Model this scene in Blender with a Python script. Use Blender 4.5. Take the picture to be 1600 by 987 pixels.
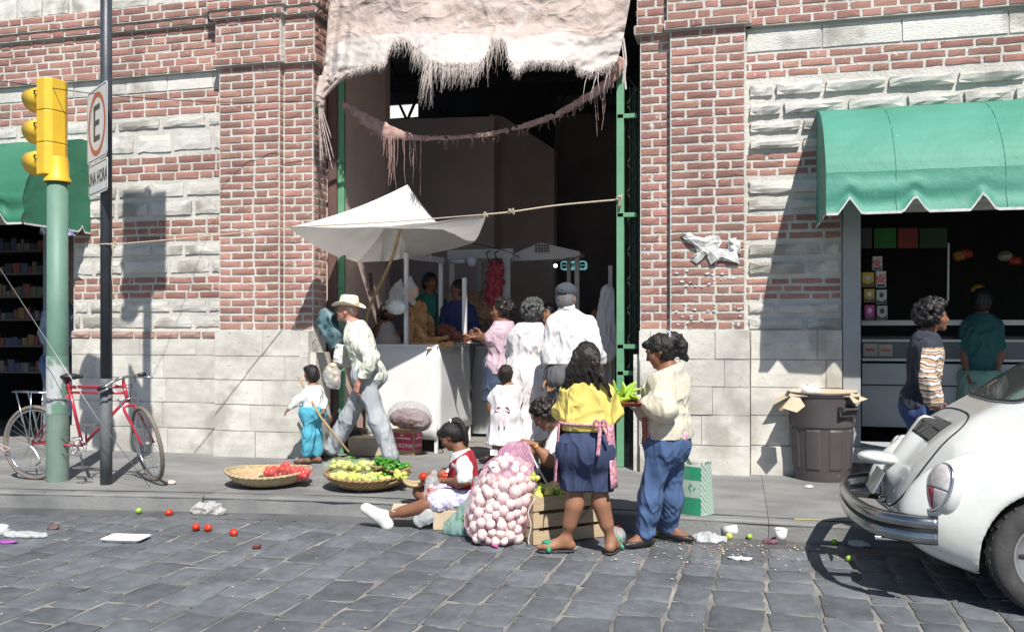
import bpy, math, random, colorsys
import numpy as np
from mathutils import Vector, Matrix, noise as mnoise
random.seed(7)
SC = bpy.context.scene
for _o in list(bpy.data.objects):
    bpy.data.objects.remove(_o)
PI = math.pi
# ------------------------------------------------------------------ camera, sky, sun, exposure
FOC = 1400.0; HZ = 518.0; EYE = 1.5
PSI = math.atan2(1400.0, 5500.0)
CS, SN = math.cos(PSI), math.sin(PSI)
cam_d = bpy.data.cameras.new("camera"); cam = bpy.data.objects.new("camera", cam_d)
SC.collection.objects.link(cam); SC.camera = cam
cam.location = (0, 0, EYE); cam.rotation_euler = (PI/2, 0, PSI)
cam_d.sensor_width = 36; cam_d.lens = FOC/1600*36
cam_d.shift_y = (HZ-493.5)/1600; cam_d.clip_end = 2000; cam_d.clip_start = .05
SUN_DIR = Vector((-.53, 1.0, -1.36)).normalized()       # the way the light travels
sun_el = math.asin(-SUN_DIR.z); sun_az = math.atan2(-SUN_DIR.x, -SUN_DIR.y)
W = bpy.data.worlds.new("World"); SC.world = W; W.use_nodes = True
nt = W.node_tree; bg = nt.nodes['Background']
sk = nt.nodes.new('ShaderNodeTexSky'); sk.sky_type = 'NISHITA'; sk.sun_disc = False
sk.sun_elevation = sun_el; sk.sun_rotation = sun_az
sk.altitude = 1500; sk.air_density = 1.0; sk.dust_density = .6
nt.links.new(sk.outputs[0], bg.inputs[0]); bg.inputs[1].default_value = .075
sl = bpy.data.lights.new("sun", 'SUN'); sun = bpy.data.objects.new("sun", sl); SC.collection.objects.link(sun)
sl.energy = 5.0; sl.angle = math.radians(.53); sl.color = (1, .955, .88)
sun.rotation_euler = SUN_DIR.to_track_quat('-Z', 'Y').to_euler()
SC.view_settings.view_transform = 'Standard'; SC.view_settings.look = 'None'
SC.view_settings.exposure = .48; SC.view_settings.gamma = 1
SC.render.engine = 'CYCLES'

# ------------------------------------------------------------------ measuring helpers (world metres)
def P(px, py, Y):
    """point seen at (px,py) lying on the vertical plane y=Y"""
    t = (px-800)/FOC; d = Y/(t*SN+CS)
    return Vector((d*(t*CS-SN), Y, EYE+(HZ-py)/FOC*d))
def G(px, py, z=0.0):
    """point seen at (px,py) lying on the horizontal plane at height z"""
    d = (EYE-z)*FOC/(py-HZ); t = (px-800)/FOC*d
    return Vector((t*CS-d*SN, t*SN+d*CS, z))
# ------------------------------------------------------------------ object helpers
def link(o):
    SC.collection.objects.link(o); return o
def tag(o, label=None, cat=None, group=None, kind=None):
    if label: o['label'] = label
    if cat: o['category'] = cat
    if group: o['group'] = group
    if kind: o['kind'] = kind
    return o
def thing(name, label, cat, loc=(0, 0, 0), rz=0, group=None):
    o = link(bpy.data.objects.new(name, None)); o.location = loc; o.rotation_euler = (0, 0, rz)
    o.empty_display_size = .1
    return tag(o, label, cat, group)
def mesh_obj(name, me, mat, parent=None, smooth=False):
    o = link(bpy.data.objects.new(name, me))
    if mat is not None and len(me.materials) == 0:
        for m in (mat if isinstance(mat, (list, tuple)) else [mat]): me.materials.append(m)
    if smooth:
        me.polygons.foreach_set('use_smooth', [p.loop_total < 5 for p in me.polygons])
    if parent:
        o.parent = parent
    return o
def wparent(o, parent):
    """parent while keeping world place (parents here have no scale)"""
    o.parent = parent
    M = Matrix.Translation(parent.location) @ parent.rotation_euler.to_matrix().to_4x4()
    o.matrix_parent_inverse = M.inverted()
    return o
def copy_tree(o, parent=None):
    c = link(o.copy()); c.parent = parent
    if parent is not None: c.matrix_parent_inverse = o.matrix_parent_inverse
    for ch in o.children: copy_tree(ch, c)
    return c

class MB:
    def __init__(s): s.v = []; s.f = []; s.r = []; s.m = []
    def add(s, vs, fs, r=0., m=0):
        b = len(s.v); s.v += [tuple(v) for v in vs]
        s.f += [tuple(i+b for i in f) for f in fs]; s.r += [r]*len(fs); s.m += [m]*len(fs); return s
    def box(s, c, d, rot=None, r=0., m=0, taper=1., jit=0.):
        x, y, z = (q/2 for q in d); vs = []
        for k in (-1, 1):
            tt = taper if k > 0 else 1
            for a, b in ((-1, -1), (1, -1), (1, 1), (-1, 1)):
                v = Vector((a*x*tt, b*y*tt, k*z))
                if jit: v += Vector([random.uniform(-jit, jit) for _ in range(3)])
                if rot is not None: v = rot @ v
                vs.append(v+Vector(c))
        return s.add(vs, [(0, 3, 2, 1), (4, 5, 6, 7), (0, 1, 5, 4), (1, 2, 6, 5), (2, 3, 7, 6), (3, 0, 4, 7)], r, m)
    def bar(s, a, b, w, h=None, up=Vector((0, 0, 1)), r=0., m=0):
        a = Vector(a); b = Vector(b); d = b-a; L = d.length
        if L < 1e-6: return s
        z = d/L; x = up.cross(z)
        if x.length < 1e-4: x = Vector((1, 0, 0))
        x.normalize(); y = z.cross(x); h = h or w
        R = Matrix((x, y, z)).transposed()
        return s.box((a+b)/2, (w, h, L), R, r, m)
    def tube(s, pts, rad, n=8, caps=True, r=0., m=0, closed=False):
        pts = [Vector(p) for p in pts]; k = len(pts)
        rads = rad if isinstance(rad, (list, tuple)) else [rad]*k
        vs = []; fs = []; px = None
        for i, p in enumerate(pts):
            if closed: t = pts[(i+1) % k]-pts[i-1]
            else: t = pts[min(i+1, k-1)]-pts[max(i-1, 0)]
            if t.length < 1e-9: t = Vector((0, 0, 1))
            t.normalize()
            if px is None:
                px = t.orthogonal().normalized()
            px = (px - t*px.dot(t))
            if px.length < 1e-6: px = t.orthogonal()
            px.normalize(); py = t.cross(px)
            for j in range(n):
                a = 2*PI*j/n; vs.append(p+(px*math.cos(a)+py*math.sin(a))*rads[i])
        for i in range(k if closed else k-1):
            for j in range(n):
                a = i*n+j; b = i*n+(j+1) % n; i2 = ((i+1) % k)*n
                fs.append((a, b, i2+(j+1) % n, i2+j))
        if caps and not closed:
            fs.append(tuple(range(n))[::-1]); fs.append(tuple((k-1)*n+j for j in range(n)))
        return s.add(vs, fs, r, m)
    def cyl(s, a, b, ra, rb=None, n=16, caps=True, r=0., m=0):
        return s.tube([a, b], [ra, ra if rb is None else rb], n, caps, r, m)
    def lathe(s, prof, c=(0, 0, 0), n=24, rot=None, sx=1, sy=1, r=0., m=0, cap0=False, cap1=False):
        vs = []; fs = []
        for (rr, z) in prof:
            for j in range(n):
                a = 2*PI*j/n; v = Vector((rr*math.cos(a)*sx, rr*math.sin(a)*sy, z))
                if rot is not None: v = rot @ v
                vs.append(v+Vector(c))
        for i in range(len(prof)-1):
            for j in range(n):
                fs.append((i*n+j, i*n+(j+1) % n, (i+1)*n+(j+1) % n, (i+1)*n+j))
        if cap0: fs.append(tuple(range(n))[::-1])
        if cap1: fs.append(tuple((len(prof)-1)*n+j for j in range(n)))
        return s.add(vs, fs, r, m)
    def grid(s, fn, nu, nv, r=0., m=0, keep=None):
        vs = [fn(i/nu, j/nv) for j in range(nv+1) for i in range(nu+1)]
        fs = [(j*(nu+1)+i, j*(nu+1)+i+1, (j+1)*(nu+1)+i+1, (j+1)*(nu+1)+i) for j in range(nv) for i in range(nu)
              if keep is None or keep((i+.5)/nu, (j+.5)/nv)]
        return s.add(vs, fs, r, m)
    def ball(s, c, r3, n=10, k=7, rot=None, r=0., m=0, bump=0.):
        if not isinstance(r3, (tuple, list)): r3 = (r3, r3, r3)
        vs = []; fs = []
        for i in range(1, k):
            th = PI*i/k
            for j in range(n):
                a = 2*PI*j/n; q = 1+random.uniform(-bump, bump)
                v = Vector((r3[0]*math.sin(th)*math.cos(a)*q, r3[1]*math.sin(th)*math.sin(a)*q, r3[2]*math.cos(th)*q))
                if rot is not None: v = rot @ v
                vs.append(v+Vector(c))
        for sg in (1, -1):
            v = Vector((0, 0, sg*r3[2]))
            if rot is not None: v = rot @ v
            vs.append(v+Vector(c))
        T = len(vs)-2; B = len(vs)-1
        for i in range(k-2):
            for j in range(n):
                fs.append((i*n+j, (i+1)*n+j, (i+1)*n+(j+1) % n, i*n+(j+1) % n))
        for j in range(n):
            fs.append((T, j, (j+1) % n)); fs.append((B, (k-2)*n+(j+1) % n, (k-2)*n+j))
        return s.add(vs, fs, r, m)
    def prism(s, poly, fn0, fn1, r=0., m=0):
        """poly: list of 2d points; fn0/fn1 map a point to the two caps"""
        n = len(poly); vs = [fn0(*p) for p in poly]+[fn1(*p) for p in poly]
        fs = [tuple(range(n)), tuple(range(2*n-1, n-1, -1))]+[(i, i+n, (i+1) % n+n, (i+1) % n) for i in range(n)]
        return s.add(vs, fs, r, m)
    def mesh(s, name):
        me = bpy.data.meshes.new(name); me.from_pydata(s.v, [], s.f); me.validate(); me.update()
        if len(me.polygons) == len(s.r) and any(s.r):
            a = me.attributes.new('rnd', 'FLOAT', 'FACE'); a.data.foreach_set('value', s.r)
        if len(me.polygons) == len(s.m) and any(s.m):
            me.polygons.foreach_set('material_index', s.m)
        return me
    def build(s, name, mat, parent=None, smooth=False, keep=False, solid=0., bevel=0., sub=0):
        me = s.mesh(name); o = mesh_obj(name, me, mat, None, smooth)
        if parent is not None:
            if keep: o.parent = parent
            else: wparent(o, parent)
        if solid:
            m = o.modifiers.new('solid', 'SOLIDIFY'); m.thickness = solid; m.offset = 0
        if bevel:
            m = o.modifiers.new('bevel', 'BEVEL'); m.width = bevel; m.segments = 2; m.limit_method = 'ANGLE'
        if sub:
            m = o.modifiers.new('sub', 'SUBSURF'); m.levels = sub; m.render_levels = sub
        return o
def chain(*p): return [Vector(q) for q in p]
def curve_pts(ctrl, n=8):
    """smooth Catmull-Rom through the points"""
    c = [Vector(p) for p in ctrl]; c = [c[0]*2-c[1]]+c+[c[-1]*2-c[-2]]; out = []
    for i in range(1, len(c)-2):
        for k in range(n):
            t = k/n; a, b, d, e = c[i-1], c[i], c[i+1], c[i+2]
            out.append(.5*((2*b)+(d-a)*t+(2*a-5*b+4*d-e)*t*t+(3*b-a-3*d+e)*t**3))
    out.append(c[-2]); return out
def lerp(a, b, t): return a+(b-a)*t
def text_mesh(body, size, depth=.001, sx=1., bold=0.):
    cu = bpy.data.curves.new('txt', 'FONT'); cu.body = body; cu.size = size; cu.extrude = depth
    cu.align_x = 'CENTER'; cu.align_y = 'CENTER'; cu.offset = bold; cu.resolution_u = 2
    o = bpy.data.objects.new('txt', cu); link(o)
    dg = bpy.context.evaluated_depsgraph_get(); me = bpy.data.meshes.new_from_object(o.evaluated_get(dg))
    bpy.data.objects.remove(o)
    if sx != 1.: me.transform(Matrix.Diagonal((sx, 1, 1, 1)))
    return me

# ------------------------------------------------------------------ materials
def _n(t, k, **kw):
    n = t.nodes.new(k)
    for a, b in kw.items(): setattr(n, a, b)
    return n
MATS = {}
def mat(name, col, rough=.7, col2=None, scale=6., amt=1., bump=0., bscale=60., metal=0., spec=.5, stretch=None,
        rnd=0., rcol=None, emit=0., alpha=1., trans=0., speck=None, sscale=40., sthr=.62, detail=5., coat=0., sub=0., bdist=.01, sheen=0.,
        contrast=.2, space='Object', twosided=False):
    if name in MATS: return MATS[name]
    m = bpy.data.materials.new(name); m.use_nodes = True; t = m.node_tree; b = t.nodes['Principled BSDF']; L = t.links.new
    MATS[name] = m
    col = tuple(col)+(1,)
    b.inputs['Roughness'].default_value = rough; b.inputs['Metallic'].default_value = metal
    b.inputs['Specular IOR Level'].default_value = spec
    if coat: b.inputs['Coat Weight'].default_value = coat; b.inputs['Coat Roughness'].default_value = .05
    if sheen: b.inputs['Sheen Weight'].default_value = sheen
    if sub: b.inputs['Subsurface Weight'].default_value = sub; b.inputs['Subsurface Radius'].default_value = (.012, .004, .002)
    if alpha < 1: b.inputs['Alpha'].default_value = alpha
    if trans: b.inputs['Transmission Weight'].default_value = trans
    tc = _n(t, 'ShaderNodeTexCoord'); mp = _n(t, 'ShaderNodeMapping'); L(tc.outputs[space], mp.inputs[0])
    if stretch: mp.inputs['Scale'].default_value = stretch
    oi = _n(t, 'ShaderNodeObjectInfo'); at = _n(t, 'ShaderNodeAttribute', attribute_name='rnd')
    ad = _n(t, 'ShaderNodeMath', operation='ADD'); L(oi.outputs['Random'], ad.inputs[0]); L(at.outputs['Fac'], ad.inputs[1])
    fr = _n(t, 'ShaderNodeMath', operation='FRACT'); L(ad.outputs[0], fr.inputs[0])
    off = _n(t, 'ShaderNodeVectorMath', operation='ADD'); L(mp.outputs[0], off.inputs[0])
    sc = _n(t, 'ShaderNodeMath', operation='MULTIPLY'); L(fr.outputs[0], sc.inputs[0]); sc.inputs[1].default_value = 37.
    L(sc.outputs[0], off.inputs[1]); vec = off.outputs[0]
    c = None
    if col2 is not None:
        nz = _n(t, 'ShaderNodeTexNoise'); nz.inputs['Scale'].default_value = scale; nz.inputs['Detail'].default_value = detail
        L(vec, nz.inputs['Vector'])
        mr = _n(t, 'ShaderNodeMapRange'); L(nz.outputs['Fac'], mr.inputs[0])
        mr.inputs[1].default_value = .5-contrast; mr.inputs[2].default_value = .5+contrast; mr.inputs[4].default_value = amt
        mx = _n(t, 'ShaderNodeMix', data_type='RGBA'); L(mr.outputs[0], mx.inputs[0])
        mx.inputs[6].default_value = col; mx.inputs[7].default_value = tuple(col2)+(1,); c = mx.outputs[2]
    if rcol is not None:
        mx = _n(t, 'ShaderNodeMix', data_type='RGBA')
        mx.inputs[7].default_value = tuple(rcol)+(1,)
        if c: L(c, mx.inputs[6])
        else: mx.inputs[6].default_value = col
        L(fr.outputs[0], mx.inputs[0]); c = mx.outputs[2]
    if rnd:
        hv = _n(t, 'ShaderNodeHueSaturation'); mr = _n(t, 'ShaderNodeMapRange'); L(sc.outputs[0], mr.inputs[0])
        wn = _n(t, 'ShaderNodeTexWhiteNoise', noise_dimensions='1D'); L(sc.outputs[0], wn.inputs['W']); L(wn.outputs[0], mr.inputs[0])
        mr.inputs[3].default_value = 1-rnd; mr.inputs[4].default_value = 1+rnd; L(mr.outputs[0], hv.inputs['Value'])
        if c: L(c, hv.inputs['Color'])
        else: hv.inputs['Color'].default_value = col
        c = hv.outputs[0]
    if speck is not None:
        nz = _n(t, 'ShaderNodeTexNoise'); nz.inputs['Scale'].default_value = sscale; nz.inputs['Detail'].default_value = 3
        L(vec, nz.inputs['Vector'])
        mr = _n(t, 'ShaderNodeMapRange'); L(nz.outputs['Fac'], mr.inputs[0]); mr.inputs[1].default_value = sthr; mr.inputs[2].default_value = sthr+.06
        mx = _n(t, 'ShaderNodeMix', data_type='RGBA'); L(mr.outputs[0], mx.inputs[0]); mx.inputs[7].default_value = tuple(speck)+(1,)
        if c: L(c, mx.inputs[6])
        else: mx.inputs[6].default_value = col
        c = mx.outputs[2]
    if c: L(c, b.inputs['Base Color'])
    else: b.inputs['Base Color'].default_value = col
    if emit:
        b.inputs['Emission Strength'].default_value = emit
        if c: L(c, b.inputs['Emission Color'])
        else: b.inputs['Emission Color'].default_value = col
    if bump:
        nz = _n(t, 'ShaderNodeTexNoise'); nz.inputs['Scale'].default_value = bscale; nz.inputs['Detail'].default_value = 6
        nz.inputs['Roughness'].default_value = .6
        L(vec, nz.inputs['Vector']); bp = _n(t, 'ShaderNodeBump'); bp.inputs['Strength'].default_value = bump; bp.inputs['Distance'].default_value = bdist
        L(nz.outputs['Fac'], bp.inputs['Height']); L(bp.outputs[0], b.inputs['Normal'])
    m['vec'] = 1
    return m
def add_fold(m, scale=5., dist=.03, strength=.75, stretch=(1, 1, .45)):
    """long soft creases for cloth"""
    if 'fold' in m: return m
    m['fold'] = 1; t = m.node_tree; L = t.links.new; b = t.nodes['Principled BSDF']; tc = _n(t, 'ShaderNodeTexCoord'); mp = _n(t, 'ShaderNodeMapping'); L(tc.outputs['Object'], mp.inputs[0]); mp.inputs['Scale'].default_value = stretch; mp.inputs['Rotation'].default_value = (.3, .5, .2)
    nz = _n(t, 'ShaderNodeTexNoise'); nz.inputs['Scale'].default_value = scale; nz.inputs['Detail'].default_value = 2.5; nz.inputs['Distortion'].default_value = .6; L(mp.outputs[0], nz.inputs[0]); s = nz.outputs[0]
    for op, v in (('MULTIPLY_ADD', 2.), ('ABSOLUTE', None), ('SUBTRACT', None), ('POWER', 4.)):
        q = _n(t, 'ShaderNodeMath', operation=op)
        if op == 'SUBTRACT': q.inputs[0].default_value = 1.; L(s, q.inputs[1])
        else:
            L(s, q.inputs[0])
            if v: q.inputs[1].default_value = v
            if op == 'MULTIPLY_ADD': q.inputs[2].default_value = -1.
        s = q.outputs[0]
    bp = _n(t, 'ShaderNodeBump'); bp.inputs['Strength'].default_value = strength; bp.inputs['Distance'].default_value = dist; L(s, bp.inputs['Height'])
    if b.inputs['Normal'].links: L(b.inputs['Normal'].links[0].from_socket, bp.inputs['Normal'])
    L(bp.outputs[0], b.inputs['Normal']); return m
def weather(m, scale=(.5, .5, .22), lo=.62, hi=1.12, sharp=.16, grime=None, gz=None):
    """dirt and bleaching that run over many pieces, in world place"""
    t = m.node_tree; L = t.links.new; b = t.nodes['Principled BSDF']; g = _n(t, 'ShaderNodeNewGeometry'); mp = _n(t, 'ShaderNodeMapping'); L(g.outputs['Position'], mp.inputs[0]); mp.inputs['Scale'].default_value = scale
    nz = _n(t, 'ShaderNodeTexNoise'); nz.inputs['Scale'].default_value = 3.; nz.inputs['Detail'].default_value = 7; nz.inputs['Roughness'].default_value = .65; L(mp.outputs[0], nz.inputs[0])
    mr = _n(t, 'ShaderNodeMapRange'); L(nz.outputs[0], mr.inputs[0]); mr.inputs[1].default_value = .5-sharp; mr.inputs[2].default_value = .5+sharp; mr.inputs[3].default_value = lo; mr.inputs[4].default_value = hi
    hv = _n(t, 'ShaderNodeHueSaturation'); src = b.inputs['Base Color']
    if src.links: L(src.links[0].from_socket, hv.inputs['Color'])
    else: hv.inputs['Color'].default_value = src.default_value
    L(mr.outputs[0], hv.inputs['Value']); L(hv.outputs[0], src); out = hv.outputs[0]
    if grime:
        n2 = _n(t, 'ShaderNodeTexNoise'); n2.inputs['Scale'].default_value = 2.2; n2.inputs['Detail'].default_value = 8; L(g.outputs['Position'], n2.inputs[0])
        m2 = _n(t, 'ShaderNodeMapRange'); L(n2.outputs[0], m2.inputs[0]); m2.inputs[1].default_value = .54; m2.inputs[2].default_value = .66; m2.inputs[4].default_value = .8; f = m2.outputs[0]
        mx = _n(t, 'ShaderNodeMix', data_type='RGBA'); L(f, mx.inputs[0]); L(out, mx.inputs[6]); mx.inputs[7].default_value = tuple(grime)+(1,); L(mx.outputs[2], src)
    return m
def thin(name, col, fac=.6, rough=.25, bump=.5, bscale=14., col2=None, scale=20.):
    """thin plastic film or gauze: part see-through, part plastic"""
    if name in MATS: return MATS[name]
    m = mat(name, col, rough, col2=col2, scale=scale, bump=bump, bscale=bscale, bdist=.03)
    t = m.node_tree; b = t.nodes['Principled BSDF']; out = [n for n in t.nodes if n.type == 'OUTPUT_MATERIAL'][0]
    tr = _n(t, 'ShaderNodeBsdfTransparent'); tl = _n(t, 'ShaderNodeBsdfTranslucent'); tl.inputs[0].default_value = tuple(col)+(1,)
    m1 = _n(t, 'ShaderNodeMixShader'); m1.inputs[0].default_value = .3
    t.links.new(b.outputs[0], m1.inputs[1]); t.links.new(tl.outputs[0], m1.inputs[2])
    m2 = _n(t, 'ShaderNodeMixShader'); m2.inputs[0].default_value = fac
    t.links.new(tr.outputs[0], m2.inputs[1]); t.links.new(m1.outputs[0], m2.inputs[2]); t.links.new(m2.outputs[0], out.inputs[0])
    return m
def cloth2(name, col, trans=.35, **k):
    """cloth that lets some sun through"""
    if name in MATS: return MATS[name]
    m = mat(name, col, **k); t = m.node_tree; b = t.nodes['Principled BSDF']; out = [n for n in t.nodes if n.type == 'OUTPUT_MATERIAL'][0]
    tl = _n(t, 'ShaderNodeBsdfTranslucent'); src = b.inputs['Base Color']
    if src.links: t.links.new(src.links[0].from_socket, tl.inputs[0])
    else: tl.inputs[0].default_value = tuple(col)+(1,)
    m1 = _n(t, 'ShaderNodeMixShader'); m1.inputs[0].default_value = trans
    t.links.new(b.outputs[0], m1.inputs[1]); t.links.new(tl.outputs[0], m1.inputs[2]); t.links.new(m1.outputs[0], out.inputs[0])
    return m
# ================================================================== MATERIALS OF THE SETTING
M_brick = mat('brick_clay', (.30, .125, .108), .9, col2=(.40, .22, .19), scale=9, rnd=.24, rcol=(.33, .19, .15), bump=.55, bscale=70,
              speck=(.60, .52, .46), sscale=24, sthr=.66, amt=.7)
M_mortar = mat('lime_mortar', (.60, .58, .54), .95, col2=(.49, .475, .44), scale=5, bump=.7, bscale=38, bdist=.02, space='Object')
M_stone = mat('pale_limestone', (.74, .725, .68), .92, col2=(.64, .625, .585), scale=4.5, rnd=.07, bump=.8, bscale=26, bdist=.02,
              speck=(.50, .48, .44), sscale=12, sthr=.70)
M_ashlar = mat('dressed_limestone', (.68, .66, .61), .92, col2=(.56, .54, .495), scale=3.2, rnd=.07, bump=.6, bscale=45, bdist=.012,
               speck=(.42, .40, .36), sscale=9, sthr=.66)
M_sill = mat('red_sill_stone', (.34, .20, .17), .9, col2=(.42, .30, .26), scale=6, rnd=.15, bump=.5)
M_conc = mat('sidewalk_concrete', (.235, .237, .232), .9, col2=(.17, .173, .175), scale=1.6, bump=.5, bscale=60, bdist=.006, detail=9,
             speck=(.27, .27, .265), sscale=55, sthr=.63, contrast=.14)
M_kerb = mat('kerb_concrete', (.22, .222, .218), .9, col2=(.13, .133, .135), scale=2.5, bump=.6, bscale=40, bdist=.01, contrast=.16,
             speck=(.065, .065, .065), sscale=7, sthr=.68)
M_pave = mat('paving_basalt', (.090, .101, .116), .75, col2=(.132, .143, .158), scale=4, rnd=.20, bump=.6, bscale=42, bdist=.008,
             speck=(.22, .22, .22), sscale=60, sthr=.665)
M_joint = mat('sandy_joint', (.30, .285, .26), .95, col2=(.155, .155, .155), scale=2.2, bump=.6, bscale=90, bdist=.01, contrast=.13)
M_gutter = mat('gutter_grime', (.135, .135, .138), .55, col2=(.075, .077, .083), scale=2.2, bump=.5, bscale=30, contrast=.14)
M_dark = mat('shop_shade_dark', (.035, .033, .034), .8, col2=(.02, .02, .022), scale=3)  # near-black colour stands in for the shade inside the shops
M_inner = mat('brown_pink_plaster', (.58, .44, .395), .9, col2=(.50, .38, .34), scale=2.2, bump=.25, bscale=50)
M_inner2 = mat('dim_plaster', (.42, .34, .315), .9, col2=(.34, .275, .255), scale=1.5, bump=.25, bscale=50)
M_roof = mat('dark_roof', (.022, .022, .025), .9)  # one even near-black for roof, trusses and the rear inner wall
M_floor = mat('market_floor', (.27, .26, .24), .8, col2=(.19, .18, .165), scale=2.5, bump=.3)

for _m, _k in ((M_pave, dict(scale=(.7, .7, 1), lo=.72, hi=1.25)), (M_conc, dict(scale=(.5, 1.2, 1), lo=.75, hi=1.12)), (M_brick, dict(lo=.72, hi=1.22)), (M_stone, dict(lo=.86, hi=1.08, grime=(.30, .285, .25))), (M_ashlar, dict(lo=.74, hi=1.08, scale=(.45, .45, .6), grime=(.36, .34, .30))), (M_joint, dict(scale=(.6, .6, 1), lo=.55, hi=1.15)), (M_mortar, dict(lo=.84, hi=1.08))): weather(_m, **_k)
# ================================================================== ROAD, GUTTER, KERB, SIDEWALK
KX = [-40, -14, -9, -6.15, -4.4, -3.2, -.4, .75, 6, 30]
KY = [4.2, 5.55, 6.02, 6.36, 6.62, 6.76, 6.76, 6.71, 6.55, 6.0]
def kerb_y(x): return float(np.interp(x, KX, KY))
SW = .13
road = MB(); road.add([(-400, -400, -.005), (400, -400, -.005), (400, 60, -.005), (-400, 60, -.005)], [(0, 1, 2, 3)])
road = tag(road.build('road', M_joint), kind='structure')
# paving stones: columns running away from the kerb
def pave_unit(seed):
    rr = random.Random(seed); n = 16; mb = MB(); vs = []
    for ring, (sc_, z) in enumerate(((1.0, -.02), (.992, -.002), (.965, .0), (.45, .0006))):
        for j in range(n):
            a = 2*PI*j/n; c, s = math.cos(a), math.sin(a)
            q = 1/max(abs(c), abs(s)); q = min(q, 1.37)          # a square with its corners knocked off
            rr2 = random.Random(seed*99+j); w = q*(1+rr2.uniform(-.085, .03))
            vs.append((.5*w*c*sc_, .5*w*s*sc_, z+rr2.uniform(-.0015, .0015)*(ring > 1)))
    fs = [(i*n+j, i*n+(j+1) % n, (i+1)*n+(j+1) % n, (i+1)*n+j) for i in range(3) for j in range(n)]
    fs.append(tuple(3*n+j for j in range(n))); mb.add(vs, fs); return mb
units = [pave_unit(k) for k in range(12)]
unit_me = []
for u in units:
    me = u.mesh('paving_stone'); me.materials.append(M_pave); me.polygons.foreach_set('use_smooth', [True]*len(me.polygons)); unit_me.append(me)
rp = random.Random(3); stones = []
x = -24.0
while x < 16:
    w = rp.uniform(.19, .30); y = rp.uniform(-.3, 0)-1.5
    lim = kerb_y(x+w/2)-.24
    while y < lim:
        l = rp.uniform(.24, .44)
        if y+l > lim-.12: l = lim-y
        stones.append((x+w/2+.03*math.sin(y*1.1+x*.3), y+l/2, w, l, rp.randrange(12), rp.uniform(-.09, .09), rp.uniform(-.0015, .0015)))
        y += l
    x += w
def paving_vis(s):
    x, y = s[:2]; d = -x*SN+y*CS; l = x*CS+y*SN
    if d < 3.9: return 1e9
    px = 800+FOC*l/d
    return d if -70 < px < 1670 else 1e9
stones.sort(key=paving_vis); far = MB()
for k, (sx, sy, w, l, v, rz, dz) in enumerate(stones):
    if k < 300 and paving_vis((sx, sy)) < 1e8:
        o = link(bpy.data.objects.new('paving_stone', unit_me[v])); o.location = (sx, sy, dz); o.rotation_euler = (rp.uniform(-.004, .004), rp.uniform(-.004, .004), rz)
        o.scale = (w-.009, l-.009, 1); o.parent = road
    else:
        if abs(sx) > 16: continue
        c, s_ = math.cos(rz), math.sin(rz); u = units[v]
        far.add([(sx+(a*c*(w-.009)-b*s_*(l-.009)), sy+(a*s_*(w-.009)+b*c*(l-.009)), z+dz) for a, b, z in u.v], u.f, r=rp.random()*.98+.01)
tag(far.build('paving_stones', M_pave, road, smooth=True), kind='stuff')
gut = MB()
gx = [q*.25-30 for q in range(0, 230)]
gut.grid(lambda u, v: (lerp(-30, 25, u), kerb_y(lerp(-30, 25, u))-.02-.26*(1-v)+.012*math.sin(u*160), .0+.006*mnoise.noise((u*220, v*3, 1))), 220, 2)
tag(gut.build('gutter', M_gutter, smooth=True), kind='structure')
# sidewalk: slabs, then long kerb stones along its edge
side = MB(); side.grid(lambda u, v: (lerp(-30, 25, u), lerp(kerb_y(lerp(-30, 25, u))-.01, 9.35, v), SW-.02), 110, 1)
side = tag(side.build('sidewalk', M_gutter), kind='structure')
jx = [-30, -12, -9.1, -6.9, -4.35, -2.1, .2, 1.72, 3.9, 6.6, 25]
for i in range(len(jx)-1):
    a, b = jx[i]+.0018, jx[i+1]-.0018; mb = MB()
    nu = max(4, int((b-a)/.35)) if b-a < 5 else 12
    def top(u, v, a=a, b=b):
        x = lerp(a, b, u); return (x, lerp(kerb_y(x)+.155, 9.3, v), SW+.006*mnoise.noise((x*.9, v*3, 5))+(-.01 if v > 1.5 else 0))
    mb.grid(top, nu, 8)
    tag(mb.build('slab', M_conc, side, smooth=True, solid=.0))
    mb = MB(); prof = [(.15, -.10), (.15, -.004), (.012, .0), (-.004, -.012), (-.02, -.15)]
    vs = []; fs = []; nn = len(prof)
    for k in range(nu*2+1):
        x = lerp(a, b, k/(nu*2)); q = random.Random(int(x*77)).uniform(-.006, .006)
        for (dy, dz) in prof: vs.append((x, kerb_y(x)+dy+q*(dy < .1), SW+dz+q*.4))
    for k in range(nu*2):
        for j in range(nn-1): fs.append((k*nn+j, (k+1)*nn+j, (k+1)*nn+j+1, k*nn+j+1))
    mb.add(vs, fs); mb.build('kerb_stone', M_kerb, side, smooth=False, bevel=0)

# ================================================================== THE BUILDING
YP, YQ, YW = 8.85, 8.93, 8.97     # main pilaster face, set-back pilaster face, wall face
X_L0, X_L1, X_L2 = -5.61, -4.87, -4.51
X_R2, X_R1, X_R0 = -.96, -.66, .05
XWL, XWR = -7.62, .93             # shop door edges
bld = thing('market_building', 'brick and pale stone market hall with pilasters beside a tall open gateway', 'building', ((X_L2+X_R2)/2, 9.2, SW))
ZL = lambda py: P(340, py, YW).z
ZR = lambda py: P(1180, py, YW).z
TOPZ = 5.75
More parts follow.
